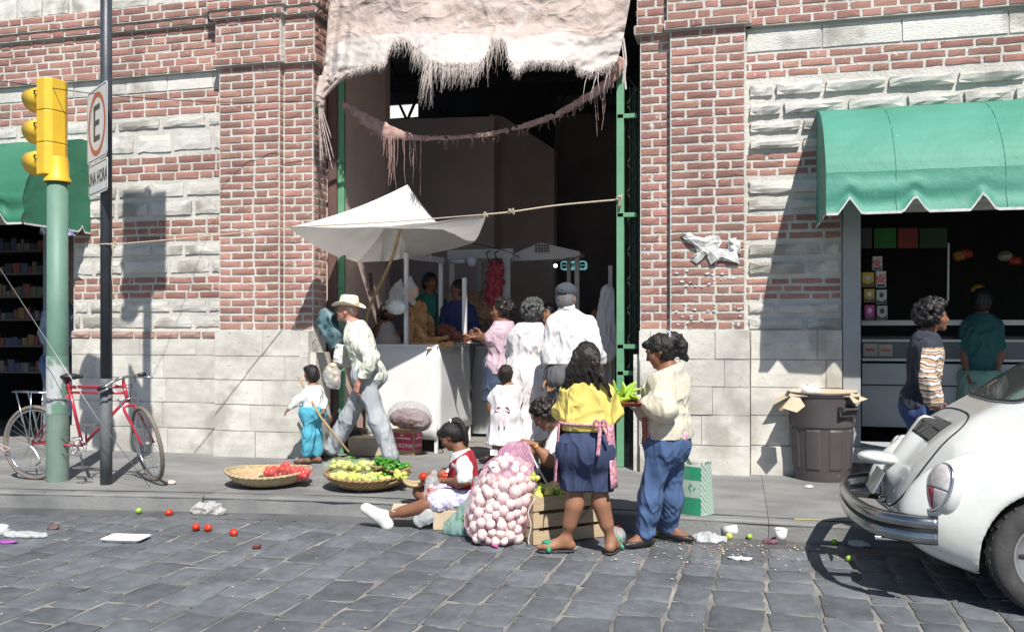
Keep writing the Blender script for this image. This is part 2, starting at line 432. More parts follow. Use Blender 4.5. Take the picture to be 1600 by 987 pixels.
# ---- mortar backing (walls with thickness)
def slabbox(mb, x0, x1, y0, y1, z0, z1): mb.box(((x0+x1)/2, (y0+y1)/2, (z0+z1)/2), (x1-x0, y1-y0, z1-z0))
mb = MB()
slabbox(mb, X_L0, X_L1, YP, 9.25, 0, TOPZ); slabbox(mb, X_L1, X_L2, YQ, 9.25, 0, TOPZ)
mb.build('pilaster_core', M_mortar, bld)
mb = MB()
slabbox(mb, X_R1, X_R0, YP, 9.25, 0, TOPZ); slabbox(mb, X_R2, X_R1, YQ, 9.25, 0, TOPZ)
mb.build('pilaster_core', M_mortar, bld)
mb = MB(); slabbox(mb, XWL, X_L0, YW, 9.4, 0, TOPZ); slabbox(mb, -14, XWL, YW, 9.4, 2.85, TOPZ); slabbox(mb, -14, -11.2, YW, 9.4, 0, 2.85)
mb.build('wall_core', M_mortar, bld)
mb = MB(); slabbox(mb, X_R0, XWR, YW, 9.4, 0, TOPZ); slabbox(mb, XWR, 8, YW, 9.4, 2.66, TOPZ); slabbox(mb, 4.6, 8, YW, 9.4, 0, 2.66)
mb.build('wall_core', M_mortar, bld)
mb = MB(); slabbox(mb, X_L2, X_R2, 9.0, 9.4, 5.55, TOPZ); slabbox(mb, -14, 8, 8.9, 9.5, TOPZ, 7.2); mb.build('upper_wall', M_mortar, bld)
# ---- unit pieces
def brick_unit(seed, nx=3, nz=2, ch=.06, rough=.10, dep=1., ed=1.):
    """front face at y=-dep..; x,z in -.5..+.5; y scaled by the protrusion"""
    rr = random.Random(seed); vs = []; fs = []; W1 = nx+1
    for j in range(nz+1):
        for i in range(nx+1):
            ex = i in (0, nx); ez = j in (0, nz)
            x = -.5+i/nx+(rr.uniform(-.012, .012) if not ex else (ed*rr.uniform(0, .03)*(1 if i == 0 else -1)))
            z = -.5+j/nz+(rr.uniform(-.05, .05) if not ez else ed*rr.uniform(0, .10)*(1 if j == 0 else -1))
            y = -1+(rr.uniform(.15, .5) if (ex or ez) else rr.uniform(-rough, rough))
            vs.append((x, y, z))
    for j in range(nz):
        for i in range(nx): fs.append((j*W1+i, j*W1+i+1, (j+1)*W1+i+1, (j+1)*W1+i))
    rim = [i for i in range(W1)]+[j*W1+nx for j in range(1, nz+1)]+[nz*W1+i for i in range(nx-1, -1, -1)]+[j*W1 for j in range(nz-1, 0, -1)]
    b = len(vs)
    for q in rim: vs.append((vs[q][0]*1.02, .6, vs[q][2]*1.02))
    n = len(rim)
    for k in range(n): fs.append((rim[k], b+k, b+(k+1) % n, rim[(k+1) % n]))
    return vs, fs
brk = [brick_unit(k) for k in range(10)]
rock = [brick_unit(50+k, 5, 3, rough=.22) for k in range(8)]
dress = [brick_unit(90+k, 3, 2, rough=.03, ed=.22) for k in range(5)]
for lst in (dress,):
    for k, (vs, fs) in enumerate(lst):
        lst[k] = ([(x*1.0, y if y > 0 else max(y, -1.03) if -1.1 < y < -.9 else -.86, z) for x, y, z in vs], fs)
pieces = []    # name, unit list, idx, material, (x, y, z) centre, (w, protrusion, h), facing rotation
def piece(name, lst, m, x, y, z, w, p, h, rot=0.):
    pieces.append((name, lst, random.randrange(len(lst)), m, (x, y, z), (w, p, h), rot))
def course(x0, x1, z0, z1, Y, ph=0, L=.285, half=.135, jt=.024, p=.010, first=None, name='brick', lst=None, m=None, rot=0., xf=None):
    lst = lst or brk; m = m or M_brick; x = x0-(random.uniform(0, .2) if first is None else 0); k = ph
    while x < x1-.03:
        w = (L if k % 2 == 0 else half)*random.uniform(.93, 1.07)
        if first is not None and x == x0: w = first
        a, b = max(x, x0), min(x+w, x1)
        if x1-b < .06: b = x1; w = b-x+jt
        if b-a > .035:
            jz = random.uniform(-.003, .003); c = (a+b)/2; zz = (z0+z1)/2+jz
            loc = (c, Y, zz) if xf is None else xf(c, zz)
            piece(name, lst, m, loc[0], loc[1], loc[2], b-a-jt, p*random.uniform(.7, 1.35), z1-z0-jt*.95, rot)
        x += w; k += 1
def band(x0, x1, z0, z1, n, Y, **kw):
    for k in range(n): course(x0, x1, z0+(z1-z0)*k/n, z0+(z1-z0)*(k+1)/n, Y, ph=k % 2, **kw)
def stones_row(x0, x1, z0, z1, Y, p=.03, lst=None, L=(.34, .62), jt=.045, m=None, name='stone'):
    x = x0+random.uniform(-.3, 0)
    while x < x1-.05:
        w = random.uniform(*L); a, b = max(x, x0+.01), min(x+w, x1)
        if x1-b < .12: b = x1; w = b-x+.2
        if b-a > .10: piece(name, lst or rock, m or M_stone, (a+b)/2, Y, (z0+z1)/2, b-a-jt, p*random.uniform(.7, 1.2), z1-z0-jt*.9)
        x += w
# ---- left wall bands
def zl(a, b): return ZL(b), ZL(a)
XF = -8.9
for (a, b, n) in ((138, 176, 3), (239, 278, 3), (340, 376, 3), (430, 466, 3)):
    z0, z1 = zl(a, b); xx = XF if z0 > 2.9 else XWL; band(xx, X_L0, z0, z1, n, YW, L=.30, half=.17)
for (a, b) in ((178, 198), (201, 236), (281, 307), (309, 337), (379, 400), (402, 428), (468, 489), (491, 514)):
    z0, z1 = zl(a, b); xx = XF if z0 > 2.9 else XWL; stones_row(xx, X_L0, z0, z1, YW, p=.024)
z0, z1 = zl(112, 137); stones_row(XF, X_L0, z0, z1, YW, p=.012, lst=dress, L=(.5, .95), jt=.012)
z0, z1 = zl(516, 529)
course(XWL, X_L0, z0, z1, YW-.03, L=.30, half=.27, p=.03, m=M_sill, name='sill_brick')
# ---- right wall bands
def zr(a, b): return ZR(b), ZR(a)
XR9 = 3.3
for (a, b, n) in ((85, 124, 3), (239, 276, 3), (335, 376, 3), (434, 469, 3)):
    z0, z1 = zr(a, b); xx = XR9 if z0 > 2.6 else XWR; band(X_R0, xx, z0, z1, n, YW, L=.31, half=.17)
for (a, b) in ((132, 154), (162, 184), (190, 210), (217, 237)):
    z0, z1 = zr(a, b); xx = XR9 if z0 > 2.6 else XWR; stones_row(X_R0+.02, xx, z0, z1, YW, p=.055, jt=.03, L=(.42, .62))
for (a, b) in ((280, 307), (309, 332), (379, 403), (405, 431), (471, 492), (494, 517)):
    z0, z1 = zr(a, b); xx = XR9 if z0 > 2.6 else XWR; stones_row(X_R0, xx, z0, z1, YW, p=.035, L=(.5, .8))
z0, z1 = zr(47, 83); stones_row(X_R0, XR9, z0, z1, YW, p=.012, lst=dress, L=(.6, 1.0), jt=.012)
# ---- pilasters
zc0 = 1.52; zc1 = 4.43; NC = 34; hh = (zc1-zc0)/NC
for k in range(NC):
    a, b = zc0+k*hh, zc0+(k+1)*hh; e = k % 2
    course(X_L0, X_L1, a, b, YP, ph=e, L=.285, half=.14, first=.285 if e == 0 else .15)
    course(X_L1+.01, X_L2, a, b, YQ, ph=1-e, L=.23, half=.13, first=.13 if e == 0 else .23)
    course(X_R1, X_R0, a, b, YP, ph=1-e, L=.285, half=.14, first=.15 if e == 0 else .285)
    course(X_R2, X_R1-.01, a, b, YQ, ph=e, L=.23, half=.13, first=.2 if e == 0 else .12)
    # faces turned to the gateway / the small return faces
    course(8.94, 9.25, a, b, 0, ph=e, L=.22, half=.12, first=.12 if e else .2, rot=PI/2, xf=lambda c, z: (X_L2, c, z))
    course(8.94, 9.25, a, b, 0, ph=e, L=.22, half=.12, first=.12 if e else .2, rot=-PI/2, xf=lambda c, z: (X_R2, c, z))
    piece('brick', brk, M_brick, X_L1, (YP+YQ)/2+.002, (a+b)/2, .07, .008, b-a-.024, PI/2)
# ---- string courses and the projecting top
def ledge(z, n, e, extra=0.):
    """n projecting courses above z with projection e on every face"""
    for k in range(n):
        a, b = z+k*.087, z+(k+1)*.087; o = k % 2
        ee = e
        for (x0, x1, Y) in ((X_L0-ee, X_L1+ee, YP-ee), (X_L1+ee, X_L2+ee, YQ-ee), (X_R2-ee, X_R1-ee, YQ-ee), (X_R1-ee, X_R0+ee, YP-ee)):
            core_l.box(((x0+x1)/2, (Y+9.2)/2, (a+b)/2), (x1-x0-.004, 9.2-Y, b-a-.001)); course(x0, x1, a, b, Y, ph=o, L=.285, half=.14)
        for xw, rot in ((X_L2+ee, PI/2), (X_R2-ee, -PI/2)):
            course(YQ-ee, 9.25, a, b, 0, ph=o, L=.22, half=.12, rot=rot, xf=lambda c, z, xw=xw: (xw, c, z))
        core_l.box(((XF-3+X_L0)/2, (YW-ee+9.3)/2, (a+b)/2), (X_L0-XF+3, 9.3-YW+ee, b-a-.001))
        core_l.box(((XR9+3+X_R0)/2, (YW-ee+9.3)/2, (a+b)/2), (XR9+3-X_R0, 9.3-YW+ee, b-a-.001))
        course(XF, X_L0-.002, a, b, YW-ee, ph=o, L=.30, half=.17); course(X_R0+.002, XR9, a, b, YW-ee, ph=o, L=.22, half=.2)
core_l = MB(); 
ledge(4.43, 1, .055); ledge(4.517, 5, .03); ledge(4.952, 1, .075); ledge(5.039, 2, .10)
for _s in (0, 1):      # left and right of the gateway
    q_ = MB()
    for i in range(0, len(core_l.v), 8):
        if (core_l.v[i][0] > -2.7) == bool(_s): q_.add(core_l.v[i:i+8], [tuple(j-i for j in f) for f in core_l.f[i//8*6:i//8*6+6]])
    q_.build('cornice_core', M_mortar, bld)
stones_row(XF, X_L0, 5.22, 5.50, YW, p=.03); stones_row(X_R0, XR9, 5.22, 5.5, YW, p=.03)
# ---- dressed stone base
zrows = [SW-.02, .41, .70, .97, 1.235, 1.515]
for i in range(5):
    a, b = zrows[i], zrows[i+1]
    for (x0, x1, Y) in ((XWL, X_L0-.04, YW-.02), (X_L0-.04, X_L2-(.0 if i < 4 else .10), YP-.02), (X_R2+(.0 if i < 4 else .10), X_R0+.04, YP-.02), (X_R0+.04, XWR, YW-.02)):
        bb = b if not (i == 4 and Y == YW-.02 and x0 < -5) else ZL(529)
        stones_row(x0, x1, a, bb, Y+.0, p=.035+.02*(i == 0), lst=dress, L=(.42, .95), jt=.003, m=M_ashlar, name='base_stone')
mb = MB()
for (x0, x1, Y) in ((XWL, X_L0-.04, YW-.03), (X_L0-.04, X_L2, YP-.03), (X_R2, X_R0+.04, YP-.03), (X_R0+.04, XWR, YW-.03)):
    mb.box(((x0+x1)/2, (Y+9.24)/2, .80), (x1-x0-.003, 9.24-Y, 1.42))
for sx, xe in ((1, X_L2), (-1, X_R2)):      # base returns into the gateway
    mb.box((xe+sx*.03, 9.05, .70), (.06, .36, 1.15))
for _s in (0, 1):
    q_ = MB()
    for i in range(0, len(mb.v), 8):
        if (mb.v[i][0] > -2.7) == bool(_s): q_.add(mb.v[i:i+8], [tuple(j-i for j in f) for f in mb.f[i//8*6:i//8*6+6]])
    q_.build('base_core', M_ashlar, bld)
# ---- place the pieces
def pvis(q):
    x, y, z = q[4]; d = -x*SN+y*CS; l = x*CS+y*SN; px = 800+FOC*l/d; py = HZ-(z-EYE)/d*FOC
    if not (-30 < px < 1630 and -25 < py < 1010): return -1
    w = q[5][0]*q[5][2]/d/d
    if q[6] != 0: w *= .35
    if q[6] < 0: w = 0
    return w
from collections import defaultdict
byname = defaultdict(list)
for q in pieces: byname[q[0]].append(q)
mecache = {}
for nm, qs in byname.items():
    qs.sort(key=pvis, reverse=True); rest = MB(); mm = qs[0][3]; cnt = 0
    for q in qs:
        lst, idx, m, loc, dim, rot = q[1:]
        if cnt < 300 and pvis(q) > 0:
            key = (nm, id(lst), idx)
            if key not in mecache:
                t_ = MB(); t_.add(*lst[idx]); me = t_.mesh(nm); me.materials.append(m); mecache[key] = me
                if lst is rock: me.polygons.foreach_set('use_smooth', [False]*len(me.polygons))
            o = link(bpy.data.objects.new(nm, mecache[key])); o.location = loc; o.rotation_euler = (0, 0, rot); o.scale = dim; wparent(o, bld); cnt += 1
        else:
            c, s_ = math.cos(rot), math.sin(rot); vs, fs = lst[idx]
            rest.add([(loc[0]+x*dim[0]*c-y*dim[1]*s_, loc[1]+x*dim[0]*s_+y*dim[1]*c, loc[2]+z*dim[2]) for x, y, z in vs], fs, r=random.random()*.98+.01)
    if rest.v: tag(rest.build({'brick': 'brickwork', 'stone': 'stonework', 'base_stone': 'base_stonework', 'sill_brick': 'sill_work'}[nm], mm, bld), kind='stuff')
print('pieces', {k: len(v) for k, v in byname.items()})
# ================================================================== INSIDE THE HALL AND THE SHOPS
fl = MB(); fl.add([(-14, 9.3, SW-.002), (9, 9.3, SW-.002), (9, 24, SW-.002), (-14, 24, SW-.002)], [(0, 1, 2, 3)])
tag(fl.build('market_floor', M_floor), kind='structure')
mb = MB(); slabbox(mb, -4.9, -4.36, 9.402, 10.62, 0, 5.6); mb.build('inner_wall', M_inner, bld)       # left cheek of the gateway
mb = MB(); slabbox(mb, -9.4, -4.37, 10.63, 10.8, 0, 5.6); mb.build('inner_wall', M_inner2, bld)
def wall_poly(pts, Y, th, m):
    q = MB(); pp = [P(a, b, Y) for a, b in pts]; q.prism([(v.x, v.z) for v in pp], lambda x, z: (x, Y, z), lambda x, z: (x, Y+th, z)); return q.build('inner_wall', m, bld)
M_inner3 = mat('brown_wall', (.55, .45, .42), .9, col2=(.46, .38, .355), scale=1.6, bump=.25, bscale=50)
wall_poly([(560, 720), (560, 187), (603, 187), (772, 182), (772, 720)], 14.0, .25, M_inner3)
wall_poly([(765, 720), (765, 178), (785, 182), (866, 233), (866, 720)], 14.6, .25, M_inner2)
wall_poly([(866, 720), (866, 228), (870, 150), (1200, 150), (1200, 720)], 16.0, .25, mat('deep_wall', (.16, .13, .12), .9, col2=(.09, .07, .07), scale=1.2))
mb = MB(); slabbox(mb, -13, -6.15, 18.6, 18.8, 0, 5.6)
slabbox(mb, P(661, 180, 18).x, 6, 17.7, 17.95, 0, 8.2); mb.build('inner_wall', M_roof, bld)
mb = MB(); slabbox(mb, -14, -2, 20.6, 20.8, 0, 8.5); mb.build('sky_gap_screen', mat('sky_gap_white', (.75, .75, .74), .9), bld)  # pale screen added behind the roof gap to whiten the sky there
# side walls of the hall
mb = MB(); slabbox(mb, -.86, -.66, 9.42, 18, 0, 5.7); mb.build('inner_wall', M_inner2, bld)
# roof: dark sheets on trusses, stopped short out of view at the left to let sky light in
mb = MB()
for i in range(14):
    ya = 9.5+i*.66; z = 6.15+.04*i; mb.box((-2.8, ya+.33, z+.35), (9.6, .9, .05), Matrix.Rotation(.03*(-1)**i, 3, 'X'))
mb.build('roof', M_roof, bld)
mb = MB(); a, b = P(440, 176, 17.9), P(700, 176, 17.9); mb.box(((a.x+b.x)/2, 17.9, a.z+.6), (b.x-a.x+3, .1, 1.2)); mb.build('roof_fascia', M_roof, bld)
for Y in (11.5, 13.4, 15.4):
    mb = MB(); za = 5.35
    mb.bar((-8, Y, za), (2, Y, za), .08, .1); mb.bar((-8, Y, za+.75), (2, Y, za+.75), .08, .1)
    for i in range(14): mb.bar((-8+i*.7, Y, za), (-7.65+i*.7, Y, za+.75), .04, .04); mb.bar((-7.65+i*.7, Y, za+.75), (-7.3+i*.7, Y, za), .04, .04)
    mb.build('truss', M_roof, bld)
# shop rooms
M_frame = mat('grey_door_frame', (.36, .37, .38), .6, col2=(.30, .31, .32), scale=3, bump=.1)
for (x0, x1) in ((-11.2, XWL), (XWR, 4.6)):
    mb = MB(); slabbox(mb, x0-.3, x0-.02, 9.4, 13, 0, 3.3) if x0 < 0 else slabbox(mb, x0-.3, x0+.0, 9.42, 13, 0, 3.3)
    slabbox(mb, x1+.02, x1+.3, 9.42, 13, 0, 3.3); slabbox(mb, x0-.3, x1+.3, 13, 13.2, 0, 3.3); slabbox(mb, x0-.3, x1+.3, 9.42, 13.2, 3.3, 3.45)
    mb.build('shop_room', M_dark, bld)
a = P(1317, 340, 8.93); b = P(1345, 340, 8.93)
mb = MB(); slabbox(mb, a.x, b.x, 8.93, 9.3, .42, 2.75); mb.build('door_frame', M_frame, bld, bevel=.006)
mb = MB(); slabbox(mb, XWR+.01, 4.6, 8.86, 9.45, .28, .42); mb.build('door_step', mat('painted_step', (.42, .45, .46), .8, col2=(.3, .32, .33), scale=5, bump=.3), bld, bevel=.01)
mb = MB(); slabbox(mb, XWR+.01, 4.6, 8.90, 9.45, 0, .279); mb.build('step_base', mat('rubble_step', (.30, .26, .22), .95, col2=(.12, .10, .09), scale=12, bump=1., bscale=16, bdist=.05), bld)
# brown jamb strip beside the left pilaster
mb = MB(); slabbox(mb, X_L2+.02, X_L2+.12, 9.26, 9.40, SW, 5.5); mb.build('gate_jamb', mat('maroon_jamb', (.13, .07, .06), .7, col2=(.10, .055, .05), scale=4), bld)
# ================================================================== SMOOTH-SURFACE MODELLER (distance fields -> mesh)
def A3(v): return np.array([v[0], v[1], v[2]], dtype=np.float32)
def smin(a, b, k):
    if k <= 0: return np.minimum(a, b)
    h = np.maximum(k-np.abs(a-b), 0)/k
    return np.minimum(a, b)-h*h*k*.25
_rs = np.random.RandomState(5); _LAT = _rs.rand(32, 32, 32).astype(np.float32)*2-1
def vnoise(p):
    q = np.floor(p).astype(np.int32); f = (p-q).astype(np.float32); f = f*f*(3-2*f); q &= 31; r = (q+1) & 31
    x0, y0, z0 = q[..., 0], q[..., 1], q[..., 2]; x1, y1, z1 = r[..., 0], r[..., 1], r[..., 2]
    fx, fy, fz = f[..., 0], f[..., 1], f[..., 2]; Lt = _LAT
    a = Lt[x0, y0, z0]*(1-fx)+Lt[x1, y0, z0]*fx; b = Lt[x0, y1, z0]*(1-fx)+Lt[x1, y1, z0]*fx
    c = Lt[x0, y0, z1]*(1-fx)+Lt[x1, y0, z1]*fx; d = Lt[x0, y1, z1]*(1-fx)+Lt[x1, y1, z1]*fx
    return (a*(1-fy)+b*fy)*(1-fz)+(c*(1-fy)+d*fy)*fz
class Field:
    def __init__(s, h=.01): s.h = h; s.p = []; s.cuts = []; s.wr = []
    def cap(s, a, b, ra, rb=None, k=.03, op=1, flat=None):
        a = A3(a); b = A3(b); rb = ra if rb is None else rb; ba = b-a; L2 = max(float(ba@ba), 1e-9)
        R = max(ra, rb)*1.02; fn_n = fs_ = None
        if flat is not None: fn_n = A3(Vector(flat[0]).normalized()); fs_ = flat[1]; R = R*max(1, fs_)
        def fn(p):
            q = p-a; t = np.clip((q@ba)/L2, 0, 1)[..., None]; q = q-t*ba
            if fn_n is not None:
                m = (q@fn_n)[..., None]; q = q+fn_n*m*(1/fs_-1)
            return np.sqrt((q*q).sum(-1))-(ra+(rb-ra)*t[..., 0])
        s.p.append((fn, np.minimum(a, b)-R, np.maximum(a, b)+R, op, k)); return s
    def ell(s, c, r3, R=None, k=.03, op=1):
        c = A3(c); r = np.array(r3, dtype=np.float32); M = np.array(R, dtype=np.float32) if R is not None else np.eye(3, dtype=np.float32)
        ext = np.sqrt(((M*r)**2).sum(1))
        def fn(p):
            q = (p-c)@M; q1 = q/r; k0 = np.sqrt((q1*q1).sum(-1)); q2 = q1/r; k1 = np.sqrt((q2*q2).sum(-1))
            return k0*(k0-1)/np.maximum(k1, 1e-6)
        s.p.append((fn, c-ext, c+ext, op, k)); return s
    def rbox(s, c, half, R=None, rad=.01, k=.01, op=1):
        c = A3(c); hf = np.array(half, dtype=np.float32)-rad; M = np.array(R, dtype=np.float32) if R is not None else np.eye(3, dtype=np.float32)
        ext = (np.abs(M)*(hf+rad)).sum(1)
        def fn(p):
            q = np.abs((p-c)@M)-hf; return np.sqrt((np.maximum(q, 0)**2).sum(-1))+np.minimum(q.max(-1), 0)-rad
        s.p.append((fn, c-ext, c+ext, op, k)); return s
    def func(s, fn, lo, hi, op=1, k=.02): s.p.append((fn, A3(lo), A3(hi), op, k)); return s
    def cut(s, pt, n, k=0.): s.cuts.append((A3(pt), A3(Vector(n).normalized()), k)); return s     # drops what lies on the side n points to
    def wrinkle(s, amp, f, ridge=True, seed=0): s.wr.append((amp, np.array(f, dtype=np.float32), ridge, seed)); return s
    def ev(s, P_):
        V = np.full(P_.shape[:-1], 1., np.float32)
        for fn, lo, hi, op, k in s.p:
            d = fn(P_); V = smin(V, d, k) if op > 0 else -smin(-V, d, k)
        for pt, n, k in s.cuts: V = -smin(-V, -((P_-pt)@n), k)
        return V
    def mesh(s, origin=(0, 0, 0)):
        h = s.h; pos = [q for q in s.p if q[3] > 0]
        pad = max(.02, 3*h)+max([w[0] for w in s.wr]+[0])
        lo = np.min([q[1] for q in pos], axis=0)-pad; hi = np.max([q[2] for q in pos], axis=0)+pad
        N = np.ceil((hi-lo)/h).astype(int)+1
        ax = [lo[i]+np.arange(N[i], dtype=np.float32)*h for i in range(3)]
        V = np.full(N, .5, np.float32)
        for fn, l, u, op, k in s.p:
            m = k+2.5*h+pad*.4; i0 = np.maximum(((l-m-lo)/h).astype(int), 0); i1 = np.minimum(((u+m-lo)/h).astype(int)+2, N)
            if (i1 <= i0).any(): continue
            g = np.stack(np.meshgrid(*[ax[i][i0[i]:i1[i]] for i in range(3)], indexing='ij'), -1)
            sl_ = tuple(slice(i0[i], i1[i]) for i in range(3)); d = fn(g)
            V[sl_] = smin(V[sl_], d, k) if op > 0 else -smin(-V[sl_], d, k)
        if s.wr:
            idx = np.nonzero(np.abs(V) < .06); pts = np.stack([ax[i][idx[i]] for i in range(3)], -1); add = 0
            for amp, f, ridge, sd in s.wr:
                q = pts*f+sd*7.3; w = vnoise(q+vnoise(q*.45+9.1)[..., None]*.9)
                add = add+amp*((.55-np.abs(w)*1.6) if ridge else w)
            V[idx] -= add
        for pt, n, k in s.cuts:
            D = (ax[0]-pt[0])[:, None, None]*n[0]+(ax[1]-pt[1])[None, :, None]*n[1]+(ax[2]-pt[2])[None, None, :]*n[2]
            V = -smin(-V, -D, k)
        V[0], V[-1], V[:, 0], V[:, -1], V[:, :, 0], V[:, :, -1] = .5, .5, .5, .5, .5, .5
        S = V < 0; NX, NY, NZ = N
        c = np.zeros((NX-1, NY-1, NZ-1), np.int8)
        for dx in (0, 1):
            for dy in (0, 1):
                for dz in (0, 1): c += S[dx:NX-1+dx, dy:NY-1+dy, dz:NZ-1+dz]
        act = (c > 0) & (c < 8); ci = np.nonzero(act); n = len(ci[0])
        idm = np.full(c.shape, -1, np.int32); idm[ci] = np.arange(n)
        acc = np.zeros((n, 3), np.float32); cnt = np.zeros(n, np.float32)
        I = np.stack(ci, -1)
        for a in range(3):
            o1, o2 = [q for q in range(3) if q != a]
            for u in (0, 1):
                for w in (0, 1):
                    A = I.copy(); A[:, o1] += u; A[:, o2] += w; B = A.copy(); B[:, a] += 1
                    va = V[A[:, 0], A[:, 1], A[:, 2]]; vb = V[B[:, 0], B[:, 1], B[:, 2]]; m = (va < 0) != (vb < 0)
                    t = np.where(m, va/np.where(m, va-vb, 1), 0); q = A.astype(np.float32); q[:, a] += t
                    acc[m] += q[m]; cnt[m] += 1
        vs = acc/cnt[:, None]*h+lo-A3(origin)
        fs = []
        for a in range(3):
            o1, o2 = (a+1) % 3, (a+2) % 3
            sa = [slice(None)]*3; sb = [slice(None)]*3; sa[a] = slice(0, -1); sb[a] = slice(1, None)
            x = S[tuple(sa)] != S[tuple(sb)]
            for q in (o1, o2):
                t_ = [slice(None)]*3; t_[q] = slice(0, 1); x[tuple(t_)] = False; t_[q] = slice(-1, None); x[tuple(t_)] = False
            E = np.stack(np.nonzero(x), -1)
            if not len(E): continue
            e1 = np.zeros(3, int); e1[o1] = 1; e2 = np.zeros(3, int); e2[o2] = 1
            g = lambda Q: idm[Q[:, 0], Q[:, 1], Q[:, 2]]
            F = np.stack([g(E-e1-e2), g(E-e2), g(E), g(E-e1)], -1)
            fl_ = ~S[E[:, 0], E[:, 1], E[:, 2]]; F[fl_] = F[fl_][:, ::-1]; fs.append(F)
        return vs, (np.concatenate(fs) if fs else np.zeros((0, 4), int))
def np_mesh(name, vs, fs, smooth=True):
    me = bpy.data.meshes.new(name); n = len(vs); m = len(fs)
    me.vertices.add(n); me.vertices.foreach_set('co', np.asarray(vs, np.float32).ravel())
    me.loops.add(m*4); me.loops.foreach_set('vertex_index', np.asarray(fs, np.int32).ravel())
    me.polygons.add(m); me.polygons.foreach_set('loop_start', np.arange(0, m*4, 4, dtype=np.int32))
    me.polygons.foreach_set('use_smooth', [smooth]*m); me.update(calc_edges=True); return me
def fobj(F, name, m, parent=None, origin=None):
    og = origin if origin is not None else (parent.location if parent is not None else (0, 0, 0))
    vs, fs = F.mesh(og); o = mesh_obj(name, np_mesh(name, vs, fs), m)
    if parent is not None: o.parent = parent
    else: o.location = og
    return o
# ================================================================== PEOPLE
def skin(nm, c): return mat(nm, c, .55, col2=tuple(q*.86 for q in c), scale=9, sub=.08, bump=.08, bscale=160, bdist=.002, spec=.35)
SK_B = skin('brown_skin', (.30, .145, .085)); SK_D = skin('deep_brown_skin', (.22, .10, .06)); SK_P = skin('ruddy_skin', (.52, .26, .19))
def hairm(nm, c, sc=(1, 1, 1), rough=.42, bs=70): return mat(nm, c, rough, col2=tuple(q*2. for q in c), scale=34, stretch=sc, bump=.8, bscale=bs, bdist=.006, spec=.35, contrast=.12, amt=.3)
H_BLK = hairm('black_hair', (.012, .010, .010), (3, 3, .5)); H_CUR = hairm('curly_black_hair', (.014, .011, .010), bs=45)
H_GRY = mat('grey_curly_hair', (.13, .13, .125), .8, col2=(.025, .025, .025), scale=45, bump=1., bscale=60, bdist=.01, contrast=.1)
M_eye = mat('dark_eye', (.02, .012, .01), .15); M_lip = mat('lip', (.30, .10, .08), .5)
def unit(v): return Vector(v).normalized()
